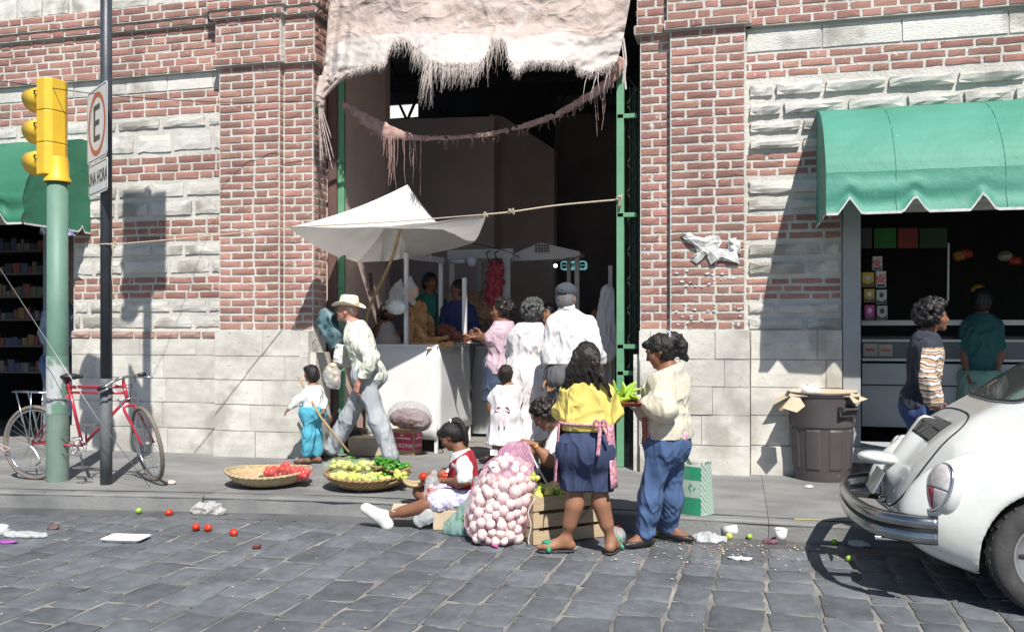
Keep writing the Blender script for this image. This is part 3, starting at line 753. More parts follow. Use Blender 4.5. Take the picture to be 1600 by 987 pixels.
class Body:
    def __init__(s, name, label, root, J, H, face, m_skin, h=.009, female=False, tface=None, lean=0., cat='person', hw=1., fat=1., headpitch=0., headtilt=0., hands=('L', 'R'), head_s=1.):
        """J: joints in world metres; face: heading angle of the head in degrees, 0 = towards the camera (-y), 90 = +x (right), -90 = left, 180 = away"""
        s.k = H/1.65; s.J = J; s.h = h; s.fem = female; s.fat = fat
        s.root = thing(name, label, cat, root); s.m_skin = m_skin
        a = math.radians(face); hf = Vector((math.sin(a), -math.cos(a), 0)); r = Vector((hf.y, -hf.x, 0))*-1
        r = Vector((0, 0, 1)).cross(hf)*1.0
        Rp = Matrix.Rotation(math.radians(headpitch), 3, r); hf = Rp @ hf; u = Rp @ Vector((0, 0, 1))
        Rt = Matrix.Rotation(math.radians(headtilt), 3, hf); r = Rt @ r; u = Rt @ u
        s.hf, s.hr, s.hu = hf, r, u
        s.HM = Matrix((r, hf, u)).transposed()
        a = math.radians(face if tface is None else tface); f0 = Vector((math.sin(a), -math.cos(a), 0)); r0 = Vector((0, 0, 1)).cross(f0)
        k = s.k; J = s.J
        if 'sL' not in J:
            sp = .178*k*fat
            J['sR'] = J['nk']-Vector((0, 0, .060*k))-r0*sp*-1; J['sL'] = J['nk']-Vector((0, 0, .060*k))-r0*sp
        elif J.get('fixsh', True):
            for q_, o_ in (('sL', 'sR'), ('sR', 'sL')):
                dd_ = (J[o_]-J[q_]); J[q_] = J[q_]+dd_.normalized()*.015*k
            for q_ in ('sL', 'sR'): J[q_] = J[q_]-Vector((0, 0, .050*k))
        if 'hL' not in J:
            sp = .088*k; J['hR'] = J['pv']+r0*sp-Vector((0, 0, .03*k)); J['hL'] = J['pv']-r0*sp-Vector((0, 0, .03*k))
        up = (J['nk']-J['pv']).normalized(); rr = (J['sR']-J['sL']).normalized(); rr = (rr-up*rr.dot(up)).normalized(); ff = rr.cross(up)*-1
        ff = up.cross(rr); 
        if ff.dot(f0) < 0: ff = -ff
        s.tu, s.tr, s.tf = up, rr, ff; s.TM = Matrix((rr, ff, up)).transposed()
        s.headc = J['hd']; s.hs = k*head_s
    # ---- building blocks usable by skin and by clothes (infl = how much fatter)
    def torso(s, F, i=0., lo=0., hi=1., kk=.07):
        i = i*.72
        J, k, f = s.J, s.k, s.fat; pv, nk = J['pv'], J['nk']; L = (nk-pv).length
        at = lambda t, fw=0.: pv+s.tu*(L*t)+s.tf*(fw*k)
        w = .5 if s.fem else .47
        F.ell(at(.0, -.012), (.165*k*f+i, .118*k*f+i, .13*k+i), s.TM, kk)
        F.ell(at(.36, .0), (.135*k*f+i, .100*k*f+i, .17*k+i), s.TM, kk)
        F.ell(at(.68, .005), (.158*k*f+i, .112*k*f+i, .185*k+i), s.TM, kk)
        F.cap(J['sL']+s.tr*.03*k, nk-s.tu*.05*k, .048*k+i*.8, .062*k+i*.8, k=kk*.8); F.cap(J['sR']-s.tr*.03*k, nk-s.tu*.05*k, .048*k+i*.8, .062*k+i*.8, k=kk*.8)
        F.cap(at(.80), nk+s.tu*.0, .085*k+i, .050*k+i, k=kk*.8, flat=(s.tf, .8))
        if s.fem:
            for q in (-1, 1): F.ell(at(.62, .085)+s.tr*(q*.068*k), (.062*k+i, .055*k+i, .062*k+i), s.TM, .04)
        for q in (-1, 1): F.ell(at(-.10, -.05)+s.tr*(q*.07*k), (.085*k*f+i, .085*k*f+i, .095*k+i), s.TM, .05)
    def arm(s, F, q, i=0., t1=2., kk=.035, i1=None):
        i = i*.8; i1 = None if i1 is None else i1*.9
        J, k = s.J, s.k; a, e, w = J['s'+q], J['e'+q], J['w'+q]; i1 = i if i1 is None else i1
        b = a.lerp(e, min(t1, 1)); m = .047*k*(.95 if s.fem else 1.05)
        F.cap(a, b, m+i, lerp(m, .037*k, min(t1, 1))+(i1 if t1 <= 1 else i), k=kk)
        if t1 > 1:
            c = e.lerp(w, t1-1); F.cap(e, c, .037*k+i, lerp(.037, .025, t1-1)*k+i1, k=kk)
            F.ell(e.lerp(w, .28), (.043*k+i, .043*k+i, .07*k+i), None, kk) if t1 > 1.3 else None
    def leg(s, F, q, i=0., t1=2., kk=.05, i1=None):
        J, k, f = s.J, s.k, s.fat; a, e, w = J['h'+q], J['k'+q], J['a'+q]; i1 = i if i1 is None else i1
        if i > .012:
            F.ell(J['pv']-s.tu*.01, (.165*k*f+max(i*.5, .014), .120*k*f+max(i*.5, .014), .13*k+i*.4), s.TM, .06); up_ = (J['nk']-J['pv']); F.ell(J['pv']-up_*.10-s.tf*.05*k+s.tr*((-.07 if q == 'L' else .07)*k), (.085*k*f+max(i*.5, .013),)*3, s.TM, .05)
        b = a.lerp(e, min(t1, 1)); F.cap(a, b, .084*k*f+i, lerp(.084*k*f, .052*k, min(t1, 1))+(i1 if t1 <= 1 else i), k=kk)
        if t1 > 1:
            c = e.lerp(w, t1-1); F.cap(e, c, .052*k+i, lerp(.052, .034, t1-1)*k+i1, k=kk)
            if t1 > 1.3:
                back = (e-a).normalized()-(w-e).normalized(); ax = (w-e).normalized()
                bk = -s.tf-ax*(-s.tf).dot(ax); bk = bk.normalized() if bk.length > .1 else Vector((0, 0, 0))
                F.cap(e.lerp(w, .14)+bk*.012*k, e.lerp(w, .55)+bk*.012*k, .054*k+i, .042*k+i, k=kk)
    def foot(s, F, q, i=0.):
        J, k = s.J, s.k; a, t = J['a'+q], J['t'+q]; d = (t-a); d.z = 0; d = d.normalized() if d.length > .01 else Vector((0, -1, 0))
        sole = t.z; heel = Vector((a.x, a.y, sole+.032*k))-d*.035*k
        F.cap(heel, a, .034*k+i, .036*k+i, k=.03); F.cap(a, t+Vector((0, 0, .028*k))-d*.05*k, .038*k+i, .027*k+i, k=.03)
        F.cap(t+Vector((0, 0, .022*k))-d*.09*k, t+Vector((0, 0, .018*k)), .038*k+i, .026*k+i, k=.03, flat=(Vector((0, 0, 1)), .62))
        F.cap(heel, t+Vector((0, 0, .022*k))-d*.06*k, .030*k+i, .034*k+i, k=.03, flat=(Vector((0, 0, 1)), .75))
    def hp(s, r, f, u):
        return s.headc+(s.hr*r+s.hf*f+s.hu*u)*s.hs
    def head(s, F, ears=True):
        k = s.hs; HM = s.HM; e = lambda r, f, u, R3, kk=.02, op=1: F.ell(s.hp(r, f, u), tuple(q*k for q in R3), HM, kk*k, op)
        e(0, -.012, .022, (.074, .094, .092)); e(0, .035, .0, (.062, .058, .075), .03)
        e(0, .048, -.055, (.046, .045, .050), .035); e(0, .078, -.093, (.020, .017, .016), .025)
        for q in (-1, 1):
            e(.040*q, .062, -.022, (.024, .022, .024), .02); e(.031*q, .094, .012, (.017, .012, .010), .012, -1)
            e(.032*q, .078, .010, (.0125, .0125, .0125), .004)
            F.cap(s.hp(.014*q, .088, .031), s.hp(.050*q, .072, .030), .008*k, .006*k, k=.012*k)
            if ears: e(.076*q, -.012, -.008, (.009, .021, .031), .008)
            e(.010*q, .1, -.031, (.009, .010, .007), .006)
        F.cap(s.hp(0, .088, .020), s.hp(0, .113, -.024), .008*k, .0115*k, k=.012*k)
        F.cap(s.hp(-.018, .090, -.054), s.hp(.018, .090, -.054), .0072*k, k=.006*k); F.cap(s.hp(-.015, .088, -.066), s.hp(.015, .088, -.066), .0078*k, k=.006*k)
        J = s.J; F.cap(J['nk']-s.tu*.03*s.k, s.hp(0, -.02, -.065), (.047 if s.fem else .056)*s.k, (.044 if s.fem else .052)*s.k, k=.03)
    def eyes(s):
        mb = MB(); k = s.hs
        for q in (-1, 1):
            mb.ball(s.hp(.032*q, .0835, .010), .0085*k, 8, 6)
            mb.tube([s.hp(.012*q, .097, .036), s.hp(.032*q, .095, .040), s.hp(.052*q, .080, .034)], .0032*k, 5)
        mb.build('eye', M_eye, s.root, smooth=True)
        mb = MB(); mb.tube([s.hp(-.022, .090, -.058), s.hp(-.008, .0985, -.057), s.hp(.008, .0985, -.057), s.hp(.022, .090, -.058)], .0045*k, 6); mb.build('mouth', M_lip, s.root, smooth=True)
    def hand(s, q, res=.0042):
        """palm, four unequal bent fingers and a thumb; J['g'+q] = where the knuckles point; curl and palm side from J options"""
        J, k = s.J, s.k; w = J['w'+q]; g = J.get('g'+q); d = unit(g-w) if g is not None else unit(w-J['e'+q])
        nrm = J.get('n'+q, None); nrm = Vector(nrm) if nrm is not None else s.tr*(1 if q == 'L' else -1)   # palm faces this way
        nrm = unit(nrm-d*nrm.dot(d)); side = d.cross(nrm)
        if 'th'+q in J:
            if side.dot(Vector(J['th'+q])) < 0: side = -side
        elif side.dot(s.tf+Vector((0, 0, .3))) < 0: side = -side                          # thumb side
        curl = J.get('c'+q, .45)
        F = Field(res); pk = w+d*.085*k
        F.cap(w-d*.03*k, w+d*.015*k, .0255*k, .025*k, k=.02, flat=(nrm, .85))
        for j, t in enumerate((-.030, -.010, .010, .029)):
            F.cap(w+d*.02*k+side*t*.55*k, pk+side*t*k*.95-d*(.006*k if j in (0, 3) else 0), .0165*k, .0125*k, k=.018, flat=(nrm, .8))
        for j, (t, L) in enumerate(((-.031, .062), (-.011, .078), (.010, .084), (.030, .074))):
            p = pk+side*t*k-d*.004*k; dd = d.copy(); cj = curl*(1.1-.08*j); rad = .0090*k
            for sg, fr in enumerate((.46, .31, .25)):
                dd = unit(Matrix.Rotation(0, 3, 'X') @ (dd*math.cos(cj*(1, 1.1, .8)[sg])+nrm_rot(dd, d, nrm)*math.sin(cj*(1, 1.1, .8)[sg])))
                p2 = p+dd*(L*fr*k); F.cap(p, p2, rad, rad*.9, k=.006); p = p2; rad *= .9
        tb = w+d*.022*k+side*.026*k; t1 = tb+(d*.55+side*.62+nrm*.30).normalized()*.040*k; t2 = t1+(d*.8+side*.22+nrm*.45*(.5+curl)).normalized()*.032*k
        t3 = t2+(d*.85-side*.05+nrm*.5*(.5+curl)).normalized()*.024*k
        F.cap(tb, t1, .0155*k, .0115*k, k=.016); F.cap(t1, t2, .011*k, .0095*k, k=.006); F.cap(t2, t3, .0095*k, .0075*k, k=.006)
        return F.mesh(s.root.location)
    def make_skin(s, legs=True, feet=True, arms=True, hands=True, extra=None):
        F = Field(s.h); s.torso(F); s.head(F)
        if arms:
            for q in 'LR':
                if 'e'+q in s.J: s.arm(F, q)
        if legs:
            for q in 'LR':
                if 'k'+q in s.J:
                    s.leg(F, q)
                    if feet: s.foot(F, q)
        if extra: extra(F)
        vs, fs = F.mesh(s.root.location)
        if hands and arms:
            for q in 'LR':
                if 'e'+q in s.J and s.J.get('hand'+q, True):
                    v2, f2 = s.hand(q); fs = np.concatenate([fs, f2+len(vs)]); vs = np.concatenate([vs, v2])
        o = mesh_obj('skin', np_mesh('skin', vs, fs), s.m_skin); o.parent = s.root; s.eyes(); return o
    def cloth(s, name, m, fn, wr=(.006, (16, 16, 9)), cuts=(), h=None, label=None):
        F = Field(h or s.h); fn(F)
        if wr: F.wrinkle(wr[0]*.9, wr[1], seed=len(name)); F.wrinkle(wr[0]*.45, tuple(q*2.1 for q in wr[1]), seed=3); add_fold(m)
        for c in cuts: F.cut(*c)
        o = fobj(F, name, m, s.root)
        if label: o['label'] = label
        return o
    def hair(s, name, m, fn, wr=(.008, (60, 60, 25)), h=None, cuts=()):
        F = Field(h or min(s.h, .0075)); fn(F)
        if wr: F.wrinkle(wr[0], wr[1], ridge=False); F.wrinkle(wr[0]*.6, tuple(q*2.3 for q in wr[1]), ridge=False)
        for c in cuts: F.cut(*c)
        return fobj(F, name, m, s.root)
    def cap_hair(s, F, t=.012, back=.0, fringe=.05):
        """a skull cap of hair of thickness t that leaves the face free"""
        k = s.hs; F.ell(s.hp(0, -.016, .030), ((.077+t)*k, (.093+t)*k, (.088+t)*k), s.HM, .02)
        F.ell(s.hp(0, -.045, -.020), ((.070+t)*k, (.060+t)*k, (.075+t)*k), s.HM, .03)
        F.ell(s.hp(0, .105, -.045), (.085*k, .075*k, .100*k), s.HM, .01, -1)
        for q in (-1, 1): F.ell(s.hp(.082*q, .028, -.045), (.030*k, .045*k, .055*k), s.HM, .01, -1)
def nrm_rot(dd, d, nrm):
    """the direction a finger segment dd turns to when it closes towards the palm normal"""
    ax = d.cross(nrm); return ax.cross(dd).normalized()
def curls(B, name, m, n, spread, r=(.016, .024), seed=1, lo=-.3, front=.45):
    """curly head of hair: many small uneven lumps over the skull"""
    rr = random.Random(seed); F = Field(min(B.h, .0065)); k = B.hs; B.cap_hair(F, .010)
    for i in range(n):
        for _ in range(20):
            a = rr.uniform(0, 2*PI); z = rr.uniform(-.55, 1); q = math.sqrt(max(0, 1-z*z)); v = Vector((q*math.cos(a), q*math.sin(a), z))
            if v.y > front and v.z < .62: continue
            if abs(v.x) > .5 and v.y > .15 and v.z < .35: continue
            break
        e = spread*rr.uniform(.75, 1.1)
        F.ell(B.hp(v.x*(.080+e), -.014+v.y*(.096+e), .026+v.z*(.090+e)), tuple(rr.uniform(*r)*k for _ in range(3)), None, .008)
    F.wrinkle(.006, (110, 110, 110), ridge=False); F.wrinkle(.004, (210, 210, 210), ridge=False)
    return fobj(F, name, m, B.root)
def shoe(B, q, name, m, i=.008, top=None, sole=None, h=.007):
    F = Field(h); B.foot(F, q, i); J = B.J; t = J['t'+q]
    F.cut(t+Vector((0, 0, -.004)), (0, 0, -1))
    if top is not None: F.cut(Vector((t.x, t.y, t.z+top)), (0, 0, 1))
    o = fobj(F, name, m, B.root); return o
def JP(Y0, **kw):
    """joints from where they are seen: (px, py, depth offset) on the plane y=Y0+offset; a Vector passes as it is"""
    d = {}
    for k_, v in kw.items():
        if isinstance(v, tuple) and len(v) == 3 and v[0] > 20: d[k_] = P(v[0], v[1], Y0+v[2])
        else: d[k_] = v
    return d
Z3 = Vector((0, 0, 1))
def setz(J, q, gz, up=.075):
    J['a'+q].z = gz+up; J['t'+q].z = gz
# ---- 1. old man in a straw hat striding left
J = JP(8.62, hd=(543, 486, 0), nk=(556, 507, 0), pv=(575, 583, 0), sL=(548, 521, -.13), sR=(566, 519, .13),
       eL=(583, 557, -.22), wL=(560, 598, -.25), gL=(556, 612, -.24), eR=(548, 556, .22), wR=(528, 573, .12), gR=(516, 571, .08),
       hL=(570, 590, -.07), hR=(578, 590, .08), kL=(588, 652, -.09), aL=(612, 704, -.1), tL=(592, 716, -.12), kR=(548, 645, .1), aR=(516, 703, .12), tR=(480, 718, .12))
J['aL'].z = SW+.10; J['tL'].z = SW+.01; J['tL'].x = J['aL'].x-.20; J['aR'].z = SW+.11; J['tR'].z = SW+.02; J['tR'].x = J['aR'].x-.22
J['nL'] = (.5, .8, 0); J['cL'] = .5; J['cR'] = .9; J['nR'] = (-.1, .2, -1)
om = B = Body('person', 'old man in a straw hat striding left past the stall in grey trousers', (J['pv'].x, 8.62, SW), J, 1.74, -90, SK_P, headpitch=-8)
B.make_skin()
M_slk = mat('grey_trousers', (.35, .375, .40), .85, col2=(.30, .325, .35), scale=5, bump=.15, bscale=220, bdist=.002)
B.cloth('trousers', M_slk, lambda F: ([B.leg(F, q, .030, 1.93, i1=.048) for q in 'LR'], F.ell(J['pv']-Z3*.03, (.165, .14, .15), B.TM, .06)), wr=(.012, (9, 9, 5)), cuts=((J['pv']+Z3*.10, (0, 0, 1)),))
M_jk = mat('cream_jacket', (.66, .67, .58), .85, col2=(.58, .60, .52), scale=4, bump=.12, bscale=240, bdist=.002)
def f(F):
    B.torso(F, .028); B.arm(F, 'L', .026, 1.9); B.arm(F, 'R', .024, 1.85); F.ell(J['pv']+Z3*.05, (.17, .14, .07), B.TM, .06)
B.cloth('jacket', M_jk, f, wr=(.014, (9, 9, 8)), cuts=((J['pv']-Z3*.03, (-.25, 0, -1)), (J['nk']+Z3*.03, (-.3, 0, 1))))
M_wht = mat('white_cotton', (.78, .78, .77), .85, col2=(.70, .70, .70), scale=6, bump=.1, bscale=200, bdist=.002)
B.cloth('shirt_collar', M_wht, lambda F: F.cap(J['nk']+Vector((-.02, 0, -.045)), J['nk']+Vector((-.03, 0, .03)), .082, .066, flat=((0, 1, 0), 1.1)), wr=None, cuts=((J['nk']+Z3*.028+Vector((-.04, 0, 0)), (.7, 0, 1)),))
M_straw = mat('straw_hat', (.74, .68, .54), .9, col2=(.64, .57, .43), scale=20, bump=.4, bscale=180, bdist=.003, stretch=(1, 1, 4))
mb = MB(); HR = B.HM.to_3x3() @ Matrix.Rotation(math.radians(-4), 3, 'X')
c = B.hp(0, -.008, .058)
mb.lathe([(.098, .0), (.097, .03), (.090, .075), (.078, .102), (.05, .110), (.02, .097), (.0, .092)], c, 28, HR, sx=.92, sy=1.08)
def brim(u, v):
    a = 2*PI*u; r_ = lerp(.094, .182, v); x_, y_ = r_*math.cos(a)*.86, r_*math.sin(a)*1.0; return c+HR @ Vector((x_, y_, .003+v*v*(.040*math.cos(a)**2)-.022*v*abs(math.sin(a))))
mb.grid(brim, 36, 6)
hat = mb.build('hat', M_straw, B.root, smooth=True, solid=.004)
mb = MB(); mb.lathe([(.0985, .002), (.099, .024)], c, 28, HR, sx=.93, sy=1.09); wparent(mb.build('hat_band', mat('hat_band', (.42, .33, .22), .8), None, smooth=True), hat)
def f(F): F.ell(B.hp(0, -.03, .015), (.079, .075, .055), B.HM, .02); F.ell(B.hp(0, .1, -.02), (.09, .09, .1), B.HM, .01, -1)
B.hair('hair', mat('white_hair', (.62, .61, .59), .8, bump=.6), f)
mb = MB()
for q in (-1, 1):
    mb.tube([B.hp(.078*q, -.01, .016), B.hp(.066*q, .085, .014)], .0022, 5)
    ring = [B.hp(.034*q+.022*math.cos(a), .100-.012*math.cos(a)*q*0, .006+.019*math.sin(a)) for a in [2*PI*i/14 for i in range(14)]]; mb.tube(ring, .0022, 5, closed=True)
mb.tube([B.hp(-.012, .104, .010), B.hp(.012, .104, .010)], .002, 5); mb.build('glasses', mat('steel_rim', (.5, .5, .5), .3, metal=1), B.root)
M_blk = mat('black_leather', (.018, .016, .016), .28, bump=.15, bscale=60, coat=.3)
for q in 'LR': shoe(B, q, 'shoe', M_blk, top=.085)

# ---- 2. small child in turquoise trousers by the pilaster
J = JP(8.5, hd=(486, 584, 0), nk=(490, 602, 0), pv=(488, 643, 0), sL=(481, 608, -.085), sR=(499, 608, .07), eL=(468, 623, -.12), wL=(452, 638, -.14), gL=(444, 646, -.14),
       eR=(505, 625, .09), wR=(505, 640, .0), hL=(484, 647, -.05), hR=(493, 647, .05), kL=(482, 676, -.06), kR=(494, 676, .05), aL=(479, 708, -.05), aR=(496, 706, .05), tL=(466, 716, -.07), tR=(482, 716, .03))
for q in 'LR': setz(J, q, SW+.012, .05); J['t'+q].x = J['a'+q].x-.12
J['nL'] = (0, .5, -1); J['cL'] = .25
B = Body('person', 'small barefoot child in a white jumper and turquoise trousers holding a stick', (J['pv'].x, 8.5, SW), J, .98, -112, SK_B, h=.007, tface=-100, head_s=1.25, fat=1.15)
B.make_skin()
B.cloth('trousers', mat('turquoise_cotton', (.10, .42, .56), .85, col2=(.07, .33, .46), scale=7, bump=.1), lambda F: ([B.leg(F, q, .022, 1.78, i1=.030) for q in 'LR'], B.torso(F, .014)), wr=(.010, (14, 14, 8)), cuts=((J['pv']+Z3*.06, (0, 0, 1)),))
B.cloth('jumper', mat('white_knit', (.76, .76, .75), .95, col2=(.68, .68, .67), scale=30, bump=.5, bscale=130, bdist=.004), lambda F: (B.torso(F, .014), [B.arm(F, q, .014, 1.88) for q in 'LR']), wr=(.008, (16, 16, 10)), cuts=((J['pv']+Z3*.03, (0, 0, -1)), (J['nk']+Z3*.005, (0, 0, 1))))
def f(F): B.cap_hair(F, .014); F.ell(B.hp(0, .055, .075), (.058, .04, .032), B.HM, .02); F.ell(B.hp(0, -.06, -.045), (.066, .045, .045), B.HM, .03)
B.hair('hair', H_BLK, f, wr=(.004, (40, 40, 12)))
mb = MB(); mb.tube([P(466, 588, 8.42), P(500, 650, 8.40), P(545, 706, 8.30)], [.014, .013, .011], 8)
tag(mb.build('walking_stick', mat('pale_stick', (.42, .28, .15), .7, col2=(.3, .2, .1), scale=20), smooth=True), 'thin pale wooden stick slanting from the small child towards the baskets', 'stick')
for q in 'LR': shoe(B, q, 'sandal', mat('brown_sandal', (.09, .05, .035), .6), top=.032, i=.006)

# ---- 3. man in a dark cap, seen from behind
J = JP(7.70, hd=(885, 466, 0), nk=(887, 489, 0), pv=(888, 582, 0), sL=(863, 497, 0), sR=(922, 497, .02),
       eL=(858, 545, -.04), wL=(861, 588, -.08), gL=(862, 602, -.1), eR=(932, 548, -.02), wR=(940, 590, .18))
for q, px in (('L', 874), ('R', 903)):
    J['h'+q] = P(px, 592, 7.7); J['k'+q] = J['h'+q]+Vector((0, .02, -.42)); J['a'+q] = J['k'+q]+Vector((0, -.03, -.40)); J['t'+q] = J['a'+q]+Vector((0, .18, -.08)); setz(J, q, SW+.012, .08)
J['nL'] = (0, -.7, .3); J['thL'] = (-1, 0, 0); J['cL'] = .5
B = Body('person', 'man in a dark baseball cap and white shirt seen from behind at the stall', (J['pv'].x, 7.70, SW), J, 1.74, 172, SK_B, tface=176)
B.make_skin()
M_gt = mat('dark_grey_trousers', (.10, .10, .105), .8, bump=.15, bscale=200, bdist=.002)
B.cloth('trousers', M_gt, lambda F: ([B.leg(F, q, .030, 1.95, i1=.045) for q in 'LR'], F.ell(J['pv']-Z3*.02, (.175, .14, .16), B.TM, .06)), wr=(.010, (9, 9, 6)), cuts=((J['pv']+Z3*.10, (0, 0, 1)),))
B.cloth('belt', M_blk, lambda F: F.cap(J['pv']+Z3*.055, J['pv']+Z3*.085, .164, flat=((0, 1, 0), .83)), wr=None, cuts=((J['pv']+Z3*.045, (0, 0, -1)), (J['pv']+Z3*.085, (0, 0, 1))))
def f(F): B.torso(F, .024); B.arm(F, 'L', .024, 1.72, i1=.030); B.arm(F, 'R', .026, 1.8); F.ell(J['pv']+Z3*.13, (.178, .135, .08), B.TM, .06)
B.cloth('shirt', mat('white_shirt', (.76, .75, .74), .85, col2=(.70, .69, .69), scale=5, bump=.1, bscale=200, bdist=.002), f, wr=(.013, (8, 8, 7)), cuts=((J['pv']+Z3*.075, (0, 0, -1)), (J['nk']+Z3*.035, (0, 0, 1))))
B.hair('hair', mat('short_grey_hair', (.10, .10, .10), .8, col2=(.2, .2, .2), scale=60, bump=.6), lambda F: B.cap_hair(F, .004), wr=(.003, (90, 90, 90)))
M_cap = mat('navy_cap', (.035, .045, .060), .9, col2=(.055, .065, .08), scale=20, bump=.3, bscale=160)
def f(F):
    k = B.hs; F.ell(B.hp(0, -.012, .052), (.090*k, .106*k, .080*k), B.HM, .02); F.cut(B.hp(0, 0, .030), -B.hu)
o = B.hair('cap', M_cap, f, wr=(.002, (30, 30, 30)))
def f(F): F.ell(B.hp(0, .14, .032), (.072, .075, .010), B.HM, .01)
B.hair('cap_peak', M_cap, f, wr=None)
mb = MB(); mb.lathe([(.088, .0), (.0905, .006), (.090, .016), (.087, .02)], B.hp(0, -.012, .030), 28, B.HM.to_3x3(), sx=1.04, sy=1.22); mb.build('cap_band', M_cap, B.root, smooth=True)
mb = MB(); mb.tube([B.hp(.030*math.cos(a), -.118+.012*abs(math.cos(a)), .046+.020*math.sin(a)) for a in [PI*i/10 for i in range(11)]], .004, 6); mb.tube([B.hp(-.04, -.115, .042), B.hp(.0, -.124, .040), B.hp(.04, -.115, .042)], .0055, 6); mb.build('cap_strap', M_blk, B.root, smooth=True)
F = Field(.008)
for q in (-1, 1): F.cap(J['nk']+Vector((q*.05, -.05, .03)), J['nk']+Vector((0, -.065, .045)), .028, k=.02)
F.cap(J['nk']+Z3*.0, J['nk']+Z3*.05, .072, .064, k=.01); fobj(F, 'shirt_collar', MATS['white_shirt'], B.root)
for q in 'LR': shoe(B, q, 'shoe', M_blk, top=.085)

# ---- 4. grey-haired woman in a flowered dress, from behind
J = JP(8.15, hd=(834, 488, 0), nk=(829, 507, 0), pv=(823, 588, 0), sL=(804, 518, 0), sR=(851, 519, .0), eL=(800, 556, .1), wL=(812, 590, .25), eR=(857, 556, .05), wR=(852, 592, .15))
for q, px in (('L', 811), ('R', 836)):
    J['h'+q] = P(px, 596, 8.15); J['k'+q] = J['h'+q]+Vector((0, .02, -.40)); J['a'+q] = J['k'+q]+Vector((0, -.03, -.38)); J['t'+q] = J['a'+q]+Vector((0, .17, -.08)); setz(J, q, SW+.012, .07)
B = Body('person', 'grey curly haired woman in a flowered dress left of the capped man', (J['pv'].x, 8.15, SW), J, 1.58, 168, SK_B, female=True, tface=176, fat=1.12)
B.make_skin()
M_flw = cloth2('flowered_dress', (.78, .76, .76), .12, rough=.85, col2=(.72, .68, .69), scale=12, speck=(.52, .30, .34), sscale=26, sthr=.64)
def f(F):
    B.torso(F, .034); [B.arm(F, q, .032, .95, i1=.04) for q in 'LR']; b = J['pv']; F.ell(b+Vector((0, -.02, -.02)), (.205, .17, .22), None, .08); F.cap(b, b-Z3*.62, .19, .235, k=.10, flat=((0, 1, 0), .82))
B.cloth('dress', M_flw, f, wr=(.014, (9, 9, 2.5)), cuts=((Vector((0, 0, .50)), (0, 0, -1)), (J['nk']+Z3*.02, (0, 0, 1))))
curls(B, 'hair', H_GRY, 110, .022, seed=4)
for q in 'LR': shoe(B, q, 'shoe', M_blk, top=.05)

# ---- 5. little girl in a white dress, from behind
J = JP(7.86, hd=(791, 585, 0), nk=(791, 603, 0), pv=(791, 645, 0), sL=(774, 609, 0), sR=(806, 609, .0), eL=(767, 630, -.02), wL=(766, 652, .0), eR=(812, 628, .1), wR=(806, 640, .2))
for q, px in (('L', 780), ('R', 801)):
    J['h'+q] = P(px, 652, 7.86); J['k'+q] = J['h'+q]+Vector((0, .02, -.25)); J['a'+q] = J['k'+q]+Vector((0, -.03, -.24)); J['t'+q] = J['a'+q]+Vector((0, .12, -.06)); setz(J, q, SW+.012, .055)
J['nL'] = (1, 0, 0)
B = Body('person', 'little girl in a white short sleeved dress seen from behind', (J['pv'].x, 7.86, SW), J, 1.06, 178, SK_B, h=.0075, female=False, tface=178, head_s=1.12, fat=1.05)
B.make_skin()
def f(F):
    B.torso(F, .018); b = J['pv']; F.cap(b+Z3*.04, b-Z3*.27, .115, .200, k=.05, flat=((0, 1, 0), .85)); [B.arm(F, q, .018, .5, i1=.034) for q in 'LR']
B.cloth('dress', cloth2('white_dress', (.80, .77, .79), .15, rough=.85, col2=(.74, .71, .73), scale=8), f, wr=(.011, (17, 17, 3)), cuts=((J['pv']-Z3*.28, (0, 0, -1)), (J['nk']+Z3*.012, (0, 0, 1))))
mb = MB(); w_ = J['pv']+Z3*.045
mb.tube([w_+Vector((.108*math.cos(a), .094*math.sin(a), 0)) for a in [2*PI*i/24 for i in range(24)]], .010, 6, closed=True)
for q in (-1, 1): mb.tube(curve_pts([w_+Vector((0, -.10, 0)), w_+Vector((q*.05, -.125, .025)), w_+Vector((q*.06, -.12, -.02)), w_+Vector((0, -.105, 0))], 5), .008, 5); mb.tube(curve_pts([w_+Vector((0, -.105, 0)), w_+Vector((q*.02, -.13, -.07)), w_+Vector((q*.025, -.15, -.16))], 5), .007, 5)
mb.build('sash', mat('pale_pink_sash', (.66, .50, .54), .85), B.root, smooth=True)
def f(F): B.cap_hair(F, .012); F.cap(B.hp(0, -.09, .03), B.hp(0, -.10, -.10), .034, .016, k=.02)
B.hair('hair', hairm('dark_brown_hair', (.018, .012, .009), (4, 4, .4)), f, wr=(.008, (60, 60, 8)))
for q in 'LR': shoe(B, q, 'shoe', mat('white_shoe', (.7, .7, .68), .6), top=.05)

# ---- 6. woman in a yellow top and navy shorts standing in the gutter
J = JP(5.98, hd=(918, 562, .0), nk=(919, 592, 0), pv=(915, 697, 0), sL=(886, 603, .0), sR=(948, 605, .0), eL=(876, 650, .05), wL=(884, 672, .22), gL=(888, 676, .3),
       eR=(960, 648, .1), wR=(966, 640, .28), gR=(972, 636, .34), hL=(896, 712, 0), hR=(935, 712, 0), kL=(899, 783, .0), kR=(938, 780, .02), aL=(884, 848, .02), aR=(955, 846, .05), tL=(834, 862, -.02), tR=(962, 858, -.06))
J['aL'].z = .085; J['tL'].z = .022; J['tL'].x = J['aL'].x-.175; J['tL'].y = J['aL'].y-.05; J['aR'].z = .085; J['tR'].z = .022; J['tR'].x = J['aR'].x+.02; J['tR'].y = J['aR'].y+.16
J['handR'] = False; J['handL'] = False
yw = B = Body('person', 'woman with long wavy hair, yellow top and navy shorts, back turned', (J['pv'].x, 5.98, 0), J, 1.50, 178, SK_B, female=True, tface=178, fat=1.10, h=.0085)
B.make_skin(hands=False)
